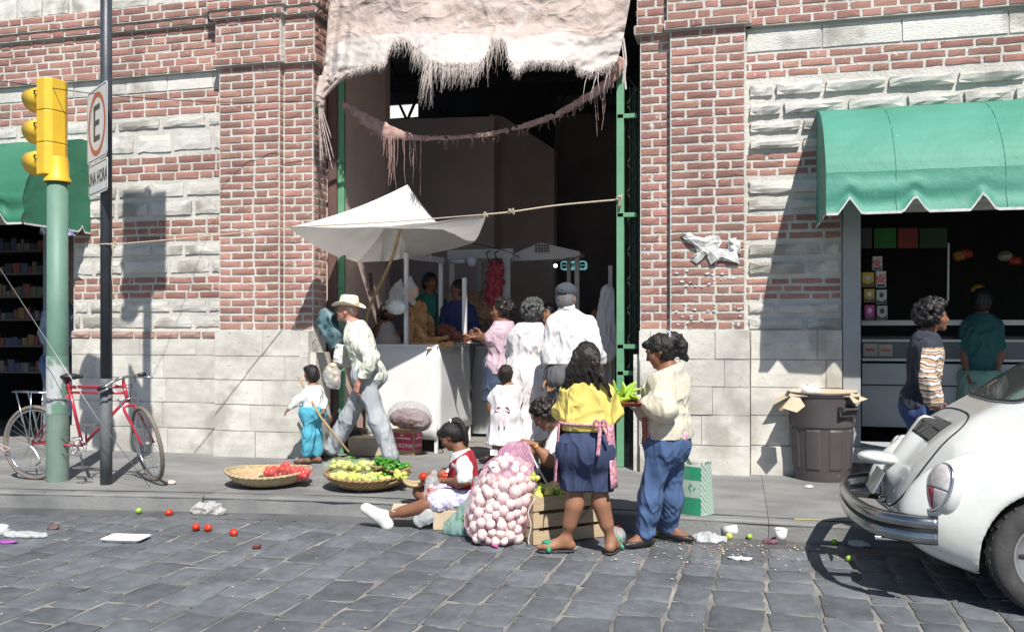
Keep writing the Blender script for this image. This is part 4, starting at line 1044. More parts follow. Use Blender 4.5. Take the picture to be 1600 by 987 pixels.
M_nvy = mat('navy_cloth', (.038, .052, .115), .9, col2=(.028, .04, .092), scale=6, bump=.2, bscale=240, bdist=.002)
def f(F):
    for q in 'LR': B.leg(F, q, .018, .86, i1=.044)
    F.ell(J['pv']-Z3*.03, (.172, .145, .17), B.TM, .06)
B.cloth('shorts', M_nvy, f, wr=(.009, (10, 10, 4)), cuts=((P(915, 664, 5.98), (0, 0, 1)), (P(915, 766, 5.98), (0, 0, -1))))
M_yel = mat('yellow_cotton', (.74, .60, .16), .85, col2=(.68, .54, .13), scale=5, bump=.12, bscale=220, bdist=.002)
def f(F):
    B.torso(F, .022); B.arm(F, 'L', .026, .84, i1=.040); B.arm(F, 'R', .026, .84, i1=.040); F.ell(P(918, 660, 5.98), (.165, .13, .07), None, .05)
B.cloth('top', M_yel, f, wr=(.011, (10, 10, 9)), cuts=((P(915, 672, 5.98), (0, 0, -1)), (J['nk']+Z3*.010, (0, 0, 1))))
M_ging = mat('pink_gingham', (.62, .36, .42), .9, col2=(.42, .14, .20), scale=55, contrast=.06)
ws = P(915, 661, 5.98)
mb = MB(); ra, rb = .176, .142
mb.tube([ws+Vector((ra*math.cos(a), rb*math.sin(a), .004)) for a in [2*PI*i/30 for i in range(30)]], .010, 6, closed=True)
bx = P(938, 662, 5.82)
for q in (-1, 1):
    mb.tube(curve_pts([bx, bx+Vector((q*.024, -.015, .024)), bx+Vector((q*.040, -.01, .0)), bx+Vector((q*.02, -.01, -.015)), bx], 6), [.005]+[.011]*22+[.005]*3, 6)
mb.tube(curve_pts([bx, P(936, 690, 5.81), P(934, 712, 5.80)], 6), .014, 6); mb.tube(curve_pts([bx, P(946, 672, 5.81), P(950, 690, 5.82)], 6), .012, 6)
mb.ball(bx, (.018, .014, .018)); mb.build('apron_bow', M_ging, B.root, smooth=True)
def ap(u, v):      # the apron skirt that wraps round the front and both sides
    a = lerp(-.55, PI+.55, u); r_ = 1+.10*v; return ws+Vector((math.cos(a)*(ra+.012+.03*v), math.sin(a)*(rb+.015+.03*v), -.42*v))+Vector((0, 0, 0))
mb = MB(); mb.grid(ap, 28, 8); mb.build('apron', M_ging, B.root, smooth=True, solid=.004)
def f(F):
    B.cap_hair(F, .020); rr = random.Random(2)
    F.ell(B.hp(0, -.055, -.02), (.085, .065, .10), B.HM, .04)
    for i in range(34):
        a = -2.55+i/33*1.96; a0 = rr.uniform(-.9, .9); x0 = .07*math.sin(a0*1.2); pts = []
        L = rr.uniform(.22, .32); sx_ = rr.uniform(-.07, .07)+x0*1.1; ph = rr.uniform(0, 6)
        for j in range(7):
            t = j/6; pts.append(B.hp(x0+sx_*t+.012*math.sin(ph+t*8), -.085-.03*math.sin(t*PI)+.02*t+.010*math.cos(ph+t*7), .05-L*t))
        for j in range(6): F.cap(pts[j], pts[j+1], lerp(.020, .010, j/6), lerp(.020, .010, (j+1)/6), k=.008)
B.hair('hair', hairm('long_black_hair', (.013, .010, .009), (3, 3, 1.2), rough=.36, bs=55), f, wr=(.006, (55, 55, 18)))
mb = MB()
for i in range(9): mb.ball(B.hp(-.036+.009*i, -.045, .118-.0016*(i-4)**2), (.010, .010, .008), 6, 5)
mb.build('hair_band', mat('pink_scrunchie', (.52, .22, .28), .8), B.root, smooth=True)
M_sole = mat('sandal_rubber', (.03, .032, .035), .7); M_grs = mat('green_strap', (.03, .25, .15), .5, bump=.3)
for q in 'LR':
    d = J['t'+q]-J['a'+q]; d.z = 0; d.normalize(); sd = Vector((-d.y, d.x, 0)); hl = Vector((J['a'+q].x, J['a'+q].y, .012))-d*.062
    e_ = hl+d*.255
    F = Field(.006); F.cap(hl+d*.03, e_-d*.04, .036, .044, k=.01, flat=(Z3, .26)); fobj(F, 'sandal', M_sole, B.root)
    F = Field(.006); tp = e_-d*.075
    F.cap(tp-sd*.046+Z3*.012, tp+Z3*.060, .016, k=.01); F.cap(tp+sd*.046+Z3*.012, tp+Z3*.060, .016, k=.01); F.ell(tp+Z3*.060+d*.01, (.038, .034, .014), None, .01)
    fobj(F, 'sandal_strap', M_grs, B.root)
yJ = J
# ---- 7. woman in a cream cardigan holding the tray of chillies
J = JP(6.30, hd=(1031, 548, .0), nk=(1047, 574, 0), pv=(1041, 686, 0), sL=(1030, 588, -.15), sR=(1060, 583, .14), eL=(1040, 640, -.24), wL=(1008, 628, -.18), gL=(996, 627, -.14),
       eR=(1012, 640, .16), wR=(990, 630, .10), gR=(980, 628, .08), hL=(1032, 706, -.07), hR=(1050, 706, .09), kL=(1016, 772, -.06), kR=(1048, 772, .14), aL=(1008, 838, -.02), aR=(1044, 832, .24), tL=(990, 850, -.06), tR=(1060, 846, .2))
setz(J, 'L', .02, .08); setz(J, 'R', .02, .08); J['tL'] = J['aL']+Vector((-.12, -.09, -.08)); J['tR'] = J['aR']+Vector((.16, -.06, -.08)); J['aL'].z = .10; J['tL'].z = .015; J['tR'].z = .015
J['nL'] = (0, 0, 1); J['nR'] = (0, 0, 1); J['cL'] = .35; J['cR'] = .35
B = Body('person', 'woman in a thick cream cardigan and blue jeans looking down at chillies', (J['pv'].x, 6.30, 0), J, 1.54, -96, SK_D, female=True, tface=-78, headpitch=24, h=.0085)
# (head bends down towards what she holds)
B.make_skin()
M_jean = mat('blue_denim', (.075, .135, .28), .9, col2=(.048, .088, .19), scale=7, bump=.3, bscale=260, bdist=.002)
def f(F):
    for q in 'LR': B.leg(F, q, .021, 1.97, i1=.036)
    F.ell(J['pv']-Z3*.02, (.15, .145, .16), B.TM, .06)
B.cloth('jeans', M_jean, f, wr=(.011, (10, 10, 6)), cuts=((J['pv']+Z3*.12, (0, 0, 1)),))
def f(F): F.ell(J['pv']+Z3*.04, (.175, .165, .11), B.TM, .05)
B.cloth('blouse', mat('pink_check_blouse', (.60, .24, .32), .9, col2=(.75, .5, .55), scale=60, contrast=.06), f, wr=(.010, (14, 14, 5)), cuts=((J['pv']-Z3*.015, (0, 0, -1)),))
M_crd = mat('cream_knit', (.66, .61, .49), .98, col2=(.58, .53, .42), scale=26, stretch=(1, 1, 3), bump=1., bscale=120, bdist=.006, sheen=.3)
def f(F):
    B.torso(F, .050); B.arm(F, 'L', .040, 1.84, i1=.034); B.arm(F, 'R', .040, 1.84, i1=.034); F.ell(J['pv']+Vector((.01, 0, .09)), (.168, .152, .13), B.TM, .07)
    F.cap(J['eL'], J['eL'].lerp(J['wL'], .5), .074, .070, k=.04)
B.cloth('cardigan', M_crd, f, wr=(.012, (9, 9, 9)), cuts=((J['pv']+Z3*.015, (0, 0, -1)), (J['nk']+Z3*.010, (-.4, 0, 1))))
F = Field(.009); F.cap(J['nk']+Vector((-.085, -.10, -.05)), J['nk']+Vector((-.12, -.10, -.20)), .030, .034, k=.02); F.cap(P(1006, 655, 6.16), P(1008, 688, 6.18), .018, k=.02); fobj(F, 'cardigan_trim', mat('rust_knit', (.30, .11, .07), .95, bump=.8, bscale=120, bdist=.005), B.root)
def f(F):
    B.cap_hair(F, .012); h0 = B.hp(0, -.10, .06); pts = curve_pts([h0, h0+Vector((.045, .01, .0)), h0+Vector((.085, .02, -.05)), h0+Vector((.085, .02, -.11)), h0+Vector((.12, .02, -.15))], 5)
    F.ell(B.hp(0, .07, .083), (.06, .03, .03), B.HM, .02)
    for i, (a, b) in enumerate(zip(pts[:-1], pts[1:])): F.cap(a, b, (.026, .036, .034, .026, .014)[i//4], (.026, .036, .034, .026, .014)[min(4, (i+1)//4)], k=.02)
B.hair('hair', H_BLK, f, wr=(.010, (45, 45, 30)))
mb = MB(); rr = random.Random(6)
for i in range(16):
    a = 2*PI*i/16; mb.ball(B.hp(.035*math.cos(a), -.118-.006*math.sin(3*a), .066+.035*math.sin(a)), .011, 6, 5)
mb.build('hair_band', mat('grey_scrunchie', (.34, .34, .40), .8, speck=(.7, .7, .7)), B.root, smooth=True)
mb = MB(); mb.tube([B.hp(-.079, .0, -.045), B.hp(-.080, .0, -.09)], .005, 6); mb.build('earring', mat('gold', (.8, .5, .1), .25, metal=1), B.root)
for q in 'LR': shoe(B, q, 'shoe', mat('black_pump', (.02, .02, .022), .5, bump=.3), top=.038, i=.007)
# ---- 8. schoolgirl sitting on the kerb
J = JP(6.62, hd=(704, 681, .0), nk=(722, 706, 0), pv=(729, 772, .0), sL=(725, 718, -.12), sR=(729, 716, .14), eL=(727, 752, -.20), wL=(692, 750, -.12), gL=(684, 748, -.08),
       eR=(700, 742, .16), wR=(676, 740, .04), gR=(664, 742, .0), hL=(722, 776, -.08), hR=(727, 775, .09), kL=(668, 788, -.17), aL=(600, 806, -.22), tL=(576, 800, -.24), kR=(655, 768, .10), aR=(690, 800, .02), tR=(660, 806, -.02))
J['tL'] = J['aL']+Vector((-.10, -.02, .055)); J['cL'] = .7; J['cR'] = .7; J['nL'] = (0, .3, -1); J['nR'] = (0, 0, -1)
B = Body('person', 'schoolgirl in a red waistcoat sitting on the kerb bagging tomatoes', (J['pv'].x, 6.62, 0), J, 1.32, -92, SK_D, female=False, tface=-88, headpitch=36, h=.0075, head_s=1.05)
def ft(F):
    pass
B.make_skin(feet=False)
F = Field(.007); a_, t_ = J['aL'], J['tL']; dn = Vector((-.25, 0, -1)).normalized()
hl = a_+Vector((.03, 0, -.065)); toe = a_+Vector((-.155, -.01, .055)); 
F.cap(a_+Vector((.01, 0, .0)), hl, .043, .040, k=.03); F.cap(hl, toe, .038, .034, k=.03); F.cap(a_, toe+Vector((.03, 0, .0)), .038, .032, k=.04)
fobj(F, 'shoe', mat('white_canvas_shoe', (.74, .73, .70), .8, col2=(.62, .61, .58), scale=18, bump=.3), B.root)
F = Field(.007); t2 = J['aR']; F.cap(t2, t2+Vector((-.13, -.02, -.02)), .036, .030, k=.03); F.cap(t2+Vector((0, 0, -.03)), t2+Vector((.03, 0, -.01)), .034, k=.03); fobj(F, 'shoe', MATS['white_canvas_shoe'], B.root)
def f(F):
    B.torso(F, .012, kk=.05); F.ell(J['pv'], (.13, .13, .12), None, .05); [B.leg(F, q, .022, .62, i1=.035) for q in 'LR']; F.cap(J['pv']+Vector((-.05, -.05, .0)), J['pv']+Vector((-.20, -.12, -.03)), .09, .075, k=.06)
B.cloth('skirt', mat('lilac_plaid', (.62, .56, .68), .9, col2=(.40, .38, .60), scale=22, contrast=.1, speck=(.75, .70, .76), sscale=30, sthr=.5), f, wr=(.010, (14, 14, 14)), cuts=((J['pv']+Z3*.06, (0, 0, 1)),))
def f(F): B.torso(F, .012, kk=.05); [B.arm(F, q, .022, .78, i1=.034) for q in 'LR']
B.cloth('blouse', M_wht, f, wr=(.007, (16, 16, 12)), cuts=((J['pv']+Z3*.08, (0, 0, -1)), (J['nk']+Z3*.018, (-.3, 0, 1))))
def f(F):
    B.torso(F, .024, kk=.05)
    for q in 'LR': F.cap(J['s'+q]+(J['s'+q]-J['nk']).normalized()*.025, J['e'+q]+(J['s'+q]-J['nk']).normalized()*.05, .062, .075, k=.01, op=-1)
B.cloth('waistcoat', mat('red_wool', (.40, .022, .045), .95, col2=(.32, .015, .03), scale=20, bump=.3, bscale=180, bdist=.003), f, wr=(.006, (14, 14, 10)), cuts=((J['pv']+Z3*.015, (0, 0, -1)), (J['nk']-Z3*.010+Vector((.02, 0, 0)), (-.7, 0, 1))))
def f(F):
    B.cap_hair(F, .010); h0 = B.hp(0, -.085, .085); pts = curve_pts([h0, h0+Vector((.04, .0, .015)), h0+Vector((.085, .0, -.04)), h0+Vector((.11, .0, -.12)), h0+Vector((.10, .0, -.21))], 5)
    for i, (a, b) in enumerate(zip(pts[:-1], pts[1:])): F.cap(a, b, lerp(.030, .014, i/20), k=.015)
    F.ell(B.hp(0, .065, .075), (.05, .03, .03), B.HM, .02)
B.hair('hair', hairm('straight_black_hair', (.012, .010, .010), (5, 5, .6), rough=.3), f, wr=(.002, (70, 70, 8)))
mb = MB()
for i in range(12): a = 2*PI*i/12; mb.ball(B.hp(.026*math.cos(a), -.088-.006*math.sin(3*a), .096+.024*math.sin(a)), .012, 6, 5)
mb.build('hair_band', mat('white_scrunchie', (.78, .76, .74), .8), B.root, smooth=True)
mb = MB(); mb.ball(P(707, 726, 6.47), (.012, .006, .016), 8, 6); mb.build('school_badge', mat('badge', (.55, .5, .2), .4, col2=(.1, .15, .45), scale=90, contrast=.05), B.root)
# ---- 9. curly-haired woman bent over the onion sack
J = JP(6.95, hd=(851, 648, -.1), nk=(874, 668, .0), pv=(898, 742, .05), sL=(866, 684, -.17), sR=(876, 672, .15), eL=(860, 722, -.36), wL=(832, 693, -.42), gL=(822, 690, -.44),
       eR=(838, 700, .1), wR=(800, 710, -.2), gR=(786, 722, -.28), hL=(890, 748, -.06), hR=(896, 748, .12), kL=(850, 745, -.12), kR=(850, 740, .16), aL=(870, 800, -.05), aR=(866, 790, .15), tL=(850, 806, -.1), tR=(846, 800, .1))
J['cL'] = .95; J['nL'] = (.2, .3, -1); J['cR'] = .5; J['nR'] = (0, 0, -1)
for q in 'LR':
    J['a'+q].z = SW+.07; J['t'+q] = J['a'+q]+Vector((-.16, 0, -.065)); J['a'+q].y = max(J['a'+q].y, 6.85); J['t'+q].y = max(J['t'+q].y, 6.85)
B = Body('person', 'curly haired woman in a white blouse leaning over the onion sack', (J['pv'].x, 6.95, SW), J, 1.50, -86, SK_B, female=True, tface=-84, headpitch=40, h=.0085)
B.make_skin()
def f(F): B.torso(F, .020); [B.arm(F, q, .024, .62, i1=.036) for q in 'LR']
B.cloth('blouse', M_wht, f, wr=(.010, (11, 11, 11)), cuts=((J['nk']+Vector((-.02, 0, .0)), (-.8, 0, .6)),))
B.cloth('skirt', mat('dark_skirt', (.03, .03, .04), .9), lambda F: ([B.leg(F, q, .03, 1.1, i1=.05) for q in 'LR'], F.ell(J['pv'], (.18, .17, .16), None, .06)), wr=(.010, (10, 10, 10)))
curls(B, 'hair', H_CUR, 120, .022, seed=9)
mb = MB(); gold = MATS['gold']
for zz in (-.045, -.062): mb.ball(B.hp(-.080, -.008, zz), .009, 8, 6)
mb.build('earring', gold, B.root); mb = MB(); wr_ = J['wL']; mb.tube([wr_.lerp(J['eL'], .12)+v for v in [unit(J['eL']-wr_).orthogonal()*0+Matrix.Rotation(2*PI*i/14, 3, unit(J['eL']-wr_)) @ (unit(J['eL']-wr_).orthogonal()*.030) for i in range(14)]], .003, 5, closed=True); mb.build('bracelet', gold, B.root)
for q in 'LR': shoe(B, q, 'shoe', M_blk, top=.05)
cwJ = J
def stand(J, Y, px, hy, q_px, gz=SW, sc=1., fwd=(0, -.16)):
    """legs for a standing person"""
    for q, p_ in zip('LR', q_px):
        J['h'+q] = P(p_, hy, Y); top_ = J['h'+q].z-gz
        J['k'+q] = J['h'+q]+Vector((fwd[0]*.1, fwd[1]*.1, -top_*.46)); J['a'+q] = J['h'+q]+Vector((0, 0, -(top_-.09))); J['t'+q] = J['a'+q]+Vector((fwd[0], fwd[1], 0)); J['t'+q].z = gz+.015
# ---- 10. woman in a pink shirt reaching over the stall counter
J = JP(8.95, hd=(784, 486, 0), nk=(788, 503, 0), pv=(780, 572, 0), sL=(778, 514, -.12), sR=(794, 511, .13), eL=(764, 530, -.1), wL=(744, 527, .02), gL=(735, 525, .06), eR=(772, 530, .2), wR=(752, 524, .3))
stand(J, 8.95, 780, 580, (775, 786), fwd=(-.16, 0)); J['nL'] = (0, 0, -1)
B = Body('person', 'short haired woman in a pink shirt and apron reaching across the fried food counter', (J['pv'].x, 8.95, SW), J, 1.62, -82, SK_D, female=True, tface=-75, h=.010)
B.make_skin()
B.cloth('skirt', mat('denim_skirt', (.05, .07, .12), .9), lambda F: (F.ell(J['pv'], (.17, .15, .14), None, .05), F.cap(J['pv'], J['pv']-Z3*.35, .16, .19, k=.05)), wr=(.008, (10, 10, 3)), cuts=((J['pv']-Z3*.36, (0, 0, -1)),))
def f(F): B.torso(F, .024); [B.arm(F, q, .028, .75, i1=.045) for q in 'LR']; F.ell(J['pv']+Z3*.02, (.17, .15, .12), None, .05)
B.cloth('shirt', mat('pale_pink_shirt', (.58, .42, .48), .85, col2=(.50, .36, .42), scale=5), f, wr=(.010, (10, 10, 9)), cuts=((J['nk']+Z3*.01, (0, 0, 1)), (J['pv']-Z3*.08, (0, 0, -1))))
curls(B, 'hair', H_CUR, 60, .016, seed=19, r=(.02, .03))
for q in 'LR': shoe(B, q, 'shoe', M_blk, top=.05)
# ---- 11. woman in a sleeveless top behind the stall
J = JP(10.3, hd=(606, 489, 0), nk=(600, 505, 0), pv=(590, 575, 0), sL=(589, 512, -.12), sR=(610, 511, .1), eL=(592, 534, -.15), wL=(612, 527, -.15), gL=(619, 523, -.15), eR=(606, 534, .1), wR=(622, 530, .0))
stand(J, 10.3, 590, 583, (585, 597), fwd=(.16, 0))
B = Body('person', 'woman in a dark red sleeveless top working behind the white stall', (J['pv'].x, 10.3, SW), J, 1.55, 80, SK_D, female=True, tface=70, headpitch=-15, h=.011)
B.make_skin()
B.cloth('top', mat('dark_red_top', (.20, .05, .06), .85), lambda F: B.torso(F, .012), wr=(.006, (12, 12, 12)), cuts=((J['nk']-Z3*.05, (0, 0, 1)),))
B.cloth('apron', mat('pale_apron', (.6, .6, .6), .85), lambda F: F.cap(J['pv']+Vector((.06, 0, .18)), J['pv']+Vector((.08, 0, -.3)), .12, .16, k=.02), wr=(.006, (12, 12, 4)))
B.hair('hair', H_BLK, lambda F: (B.cap_hair(F, .014), F.ell(B.hp(0, -.12, .02), (.04, .04, .04), B.HM, .02)), h=.010)
# ---- 12. man in a green jacket and 13. youth in a blue jacket, in the dim hall
def dimman(hx, hy, Y, label, mm, H, face, sk, hairm_=H_BLK):
    J = JP(Y, hd=(hx, hy, 0), nk=(hx, hy+19, 0), pv=(hx+2, hy+92, 0), sL=(hx-21, hy+27, -.03), sR=(hx+21, hy+27, .03), eL=(hx-24, hy+62, -.08), wL=(hx-8, hy+76, -.25), eR=(hx+26, hy+60, -.02), wR=(hx+12, hy+78, -.2))
    stand(J, Y, hx, hy+100, (hx-9, hx+10))
    B = Body('person', label, (J['pv'].x, Y, SW), J, H, face, sk, tface=face*.4, h=.012); B.make_skin()
    B.cloth('jacket', mm, lambda F: (B.torso(F, .03), [B.arm(F, q, .03, 1.9) for q in 'LR']), wr=(.012, (9, 9, 9)), cuts=((J['nk']+Z3*.01, (0, 0, 1)),))
    B.cloth('trousers', M_gt, lambda F: [B.leg(F, q, .03, 1.95) for q in 'LR'], wr=(.01, (9, 9, 5)))
    B.hair('hair', hairm_, lambda F: B.cap_hair(F, .012), h=.011); return B
dimman(672, 441, 11.0, 'man in a bottle green jacket standing in the shade behind the stall', mat('bottle_green', (.02, .13, .10), .85, bump=.2), 1.72, 60, SK_D)
dimman(716, 452, 10.9, 'youth in a dark blue jacket standing in the shade beside the man in green', mat('ink_blue', (.025, .035, .12), .85, bump=.2), 1.66, -60, SK_D)
dimman(856, 490, 10.4, 'stall keeper half hidden between the grey haired woman and the capped man', mat('maroon_top', (.14, .03, .04), .85), 1.60, -20, SK_B)
# ---- 14. boy in a patterned pullover by the right-hand shop
J = JP(8.25, hd=(1459, 496, 0), nk=(1447, 520, 0), pv=(1440, 632, 0), sL=(1448, 536, -.16), sR=(1444, 532, .15), eL=(1446, 590, -.22), wL=(1464, 636, -.20), gL=(1470, 652, -.18), eR=(1440, 590, .20), wR=(1462, 628, .14))
stand(J, 8.25, 1440, 640, (1436, 1446), fwd=(.18, 0))
B = Body('person', 'curly haired boy in a navy and brown patterned pullover by the shop door', (J['pv'].x, 8.25, SW), J, 1.68, 92, SK_D, tface=80, h=.009)
B.make_skin()
def f(F): [B.leg(F, q, .035, 1.95, i1=.055) for q in 'LR']; F.ell(J['pv'], (.16, .16, .15), None, .05)
B.cloth('trousers', mat('deep_blue_trousers', (.035, .07, .20), .85, col2=(.025, .05, .15), scale=6), f, wr=(.014, (9, 9, 3)))
def f(F): B.torso(F, .040); [B.arm(F, q, .038, 1.80, i1=.034) for q in 'LR']; F.ell(J['pv']+Z3*.06, (.165, .165, .12), None, .06)
mp_ = mat('patterned_knit', (.045, .052, .07), .95, bump=.5, bscale=110, bdist=.004)
t = mp_.node_tree; L = t.links.new; b = t.nodes['Principled BSDF']        # wavy bands on the sleeve side and the front, plain navy back
tc = _n(t, 'ShaderNodeTexCoord'); sx_ = _n(t, 'ShaderNodeSeparateXYZ'); L(tc.outputs['Object'], sx_.inputs[0])
nz = _n(t, 'ShaderNodeTexNoise'); nz.inputs['Scale'].default_value = 9; L(tc.outputs['Object'], nz.inputs[0])
m1 = _n(t, 'ShaderNodeMath', operation='MULTIPLY_ADD'); L(nz.outputs[0], m1.inputs[0]); m1.inputs[1].default_value = .09; L(sx_.outputs['Z'], m1.inputs[2])
m2 = _n(t, 'ShaderNodeMath', operation='MULTIPLY'); L(m1.outputs[0], m2.inputs[0]); m2.inputs[1].default_value = 9.5
fr = _n(t, 'ShaderNodeMath', operation='FRACT'); L(m2.outputs[0], fr.inputs[0])
cr = _n(t, 'ShaderNodeValToRGB'); cr.color_ramp.interpolation = 'CONSTANT'; L(fr.outputs[0], cr.inputs[0])
el = cr.color_ramp.elements; el[0].color = (.45, .28, .17, 1); el[1].position = .22; el[1].color = (.03, .028, .03, 1)
for p_, c_ in ((.30, (.72, .70, .66, 1)), (.52, (.30, .13, .11, 1)), (.62, (.55, .42, .30, 1)), (.78, (.03, .03, .035, 1)), (.86, (.68, .62, .55, 1))):
    e = el.new(p_); e.color = c_
gt = _n(t, 'ShaderNodeMath', operation='MULTIPLY_ADD'); L(sx_.outputs['X'], gt.inputs[0]); gt.inputs[1].default_value = 1.; 
ad = _n(t, 'ShaderNodeMath', operation='MULTIPLY'); L(sx_.outputs['Y'], ad.inputs[0]); ad.inputs[1].default_value = -.80; L(ad.outputs[0], gt.inputs[2])
g2 = _n(t, 'ShaderNodeMath', operation='GREATER_THAN'); L(gt.outputs[0], g2.inputs[0]); g2.inputs[1].default_value = .14
lo_ = _n(t, 'ShaderNodeMath', operation='LESS_THAN'); L(sx_.outputs['Z'], lo_.inputs[0]); lo_.inputs[1].default_value = 1.24
mu = _n(t, 'ShaderNodeMath', operation='MULTIPLY'); L(g2.outputs[0], mu.inputs[0]); L(lo_.outputs[0], mu.inputs[1])
mx = _n(t, 'ShaderNodeMix', data_type='RGBA'); L(mu.outputs[0], mx.inputs[0]); mx.inputs[6].default_value = (.028, .034, .05, 1); L(cr.outputs[0], mx.inputs[7]); L(mx.outputs[2], b.inputs['Base Color'])
B.cloth('pullover', mp_, f, wr=(.012, (8, 8, 8)), cuts=((J['nk']+Z3*.02, (.3, 0, 1)), (J['pv']-Z3*.03, (0, 0, -1))))
curls(B, 'hair', hairm('curly_dark_hair', (.014, .012, .013), bs=45), 170, .042, seed=12, r=(.018, .028), front=.6)
for q in 'LR': shoe(B, q, 'shoe', M_blk, top=.08)
# ---- 15. shopkeeper deep in the right-hand shop; 16. person in the left doorway
J = JP(9.75, hd=(1536, 470, 0), nk=(1534, 490, 0), pv=(1530, 590, 0), sL=(1510, 502, 0), sR=(1558, 502, 0), eL=(1504, 545, 0), wL=(1512, 585, -.12), eR=(1564, 545, 0), wR=(1556, 588, -.12))
stand(J, 9.75, 1530, 600, (1522, 1542))
B = Body('person', 'shop assistant in a teal top and pale green skirt standing inside the dim right shop', (J['pv'].x, 9.75, SW), J, 1.62, 150, SK_D, female=True, tface=160, h=.012, fat=1.15)
B.make_skin()
B.cloth('top', mat('teal_top', (.015, .085, .09), .85), lambda F: (B.torso(F, .03), [B.arm(F, q, .03, .9) for q in 'LR']), wr=(.01, (9, 9, 9)), cuts=((J['nk'], (0, 0, 1)),))
B.cloth('skirt', mat('pale_green_skirt', (.17, .29, .245), .85), lambda F: (F.ell(J['pv'], (.22, .18, .14), None, .05), F.cap(J['pv'], J['pv']-Z3*.5, .20, .24, k=.05)), wr=(.008, (10, 10, 3)), cuts=((J['pv']-Z3*.52, (0, 0, -1)), (J['pv']+Z3*.08, (0, 0, 1))))
B.hair('hair', H_BLK, lambda F: B.cap_hair(F, .02), h=.011)
J = JP(9.42, hd=(96, 446, 0), nk=(94, 468, 0), pv=(90, 565, 0), sL=(76, 482, -.05), sR=(108, 480, .1), eL=(69, 520, -.1), wL=(84, 546, -.25), eR=(111, 525, .05), wR=(104, 552, -.15))
stand(J, 9.42, 90, 575, (82, 100))
B = Body('person', 'man in a blue shirt and jeans in the left shop doorway', (J['pv'].x, 9.42, SW), J, 1.74, 60, SK_D, tface=30, h=.011)
B.make_skin()
B.cloth('shirt', mat('pale_blue_shirt', (.22, .28, .36), .85, bump=.1), lambda F: (B.torso(F, .03), [B.arm(F, q, .03, 1.5) for q in 'LR']), wr=(.012, (9, 9, 8)), cuts=((J['nk']+Z3*.01, (0, 0, 1)),))
B.cloth('jeans', M_jean, lambda F: ([B.leg(F, q, .03, 1.95) for q in 'LR'], F.ell(J['pv'], (.17, .14, .14), None, .05)), wr=(.012, (9, 9, 5)), cuts=((J['pv']+Z3*.08, (0, 0, 1)),))
B.hair('hair', H_BLK, lambda F: B.cap_hair(F, .012), h=.011)
# ================================================================== POLES, SIGNALS, SIGN, BICYCLE, AWNINGS
def C(lat, d, z): return Vector((lat*CS-d*SN, lat*SN+d*CS, z))
M_ylw = mat('signal_yellow', (.74, .48, .035), .45, col2=(.66, .41, .03), scale=5, bump=.1, bscale=30, speck=(.35, .2, .03), sscale=22, sthr=.74)
M_gpole = mat('green_pole_paint', (.105, .20, .155), .55, col2=(.14, .25, .20), scale=4, bump=.2, bscale=40, speck=(.30, .22, .10), sscale=14, sthr=.72)
M_worn = mat('worn_poster_paint', (.42, .44, .44), .8, col2=(.12, .22, .17), scale=7, bump=.5, bscale=35, contrast=.05, detail=9, stretch=(1, 1, .6))
M_dpole = mat('dark_pole_paint', (.035, .042, .055), .42, col2=(.055, .062, .075), scale=6, bump=.2, bscale=50, speck=(.12, .10, .09), sscale=25, sthr=.72)
M_dpole2 = mat('dull_pole_base', (.13, .135, .14), .7, col2=(.075, .08, .09), scale=9, bump=.3, bscale=50)
M_blkm = mat('black_metal', (.015, .015, .016), .5)
gp = G(90, 751, SW)
R_ = Matrix.Rotation(math.radians(-14), 3, 'Z')
tl = thing('traffic_light', 'three-lamp yellow traffic light on the thick weathered green pole', 'traffic light', gp)
mb = MB(); mb.tube([gp, gp+Z3*2.80], [.096, .088], 20); mb.build('pole', M_gpole, tl, smooth=True)
mb = MB(); mb.tube([gp+Z3*.62, gp+Z3*1.15], [.0965, .0955], 20, caps=False); mb.build('worn_band', M_worn, tl, smooth=True)
mb = MB(); mb.tube([gp, gp+Z3*.30, gp+Z3*.618], .0968, 20, caps=False); mb.build('pole_base', mat('pole_sleeve_green', (.17, .235, .20), .6, col2=(.12, .17, .15), scale=5, bump=.25, bscale=40, speck=(.26, .17, .10), sscale=10, sthr=.66), tl, smooth=True)  # sleeve added in a lighter colour to hide the dark foot of the pole
mb = MB(); mb.lathe([(.115, 2.74), (.118, 2.76), (.098, 2.79), (.095, 2.92), (.085, 2.97)], gp, 20); mb.build('collar', M_ylw, tl, smooth=True)
zt, zb = 3.80-SW+.01, 2.93-SW; hx_, hy_ = .078, .118; tlo = Vector((-.045, 0, 0))
poly = [(-hx_, -hy_), (hx_*.5, -hy_), (hx_, -hy_*.55), (hx_, hy_*.55), (hx_*.5, hy_), (-hx_, hy_)]
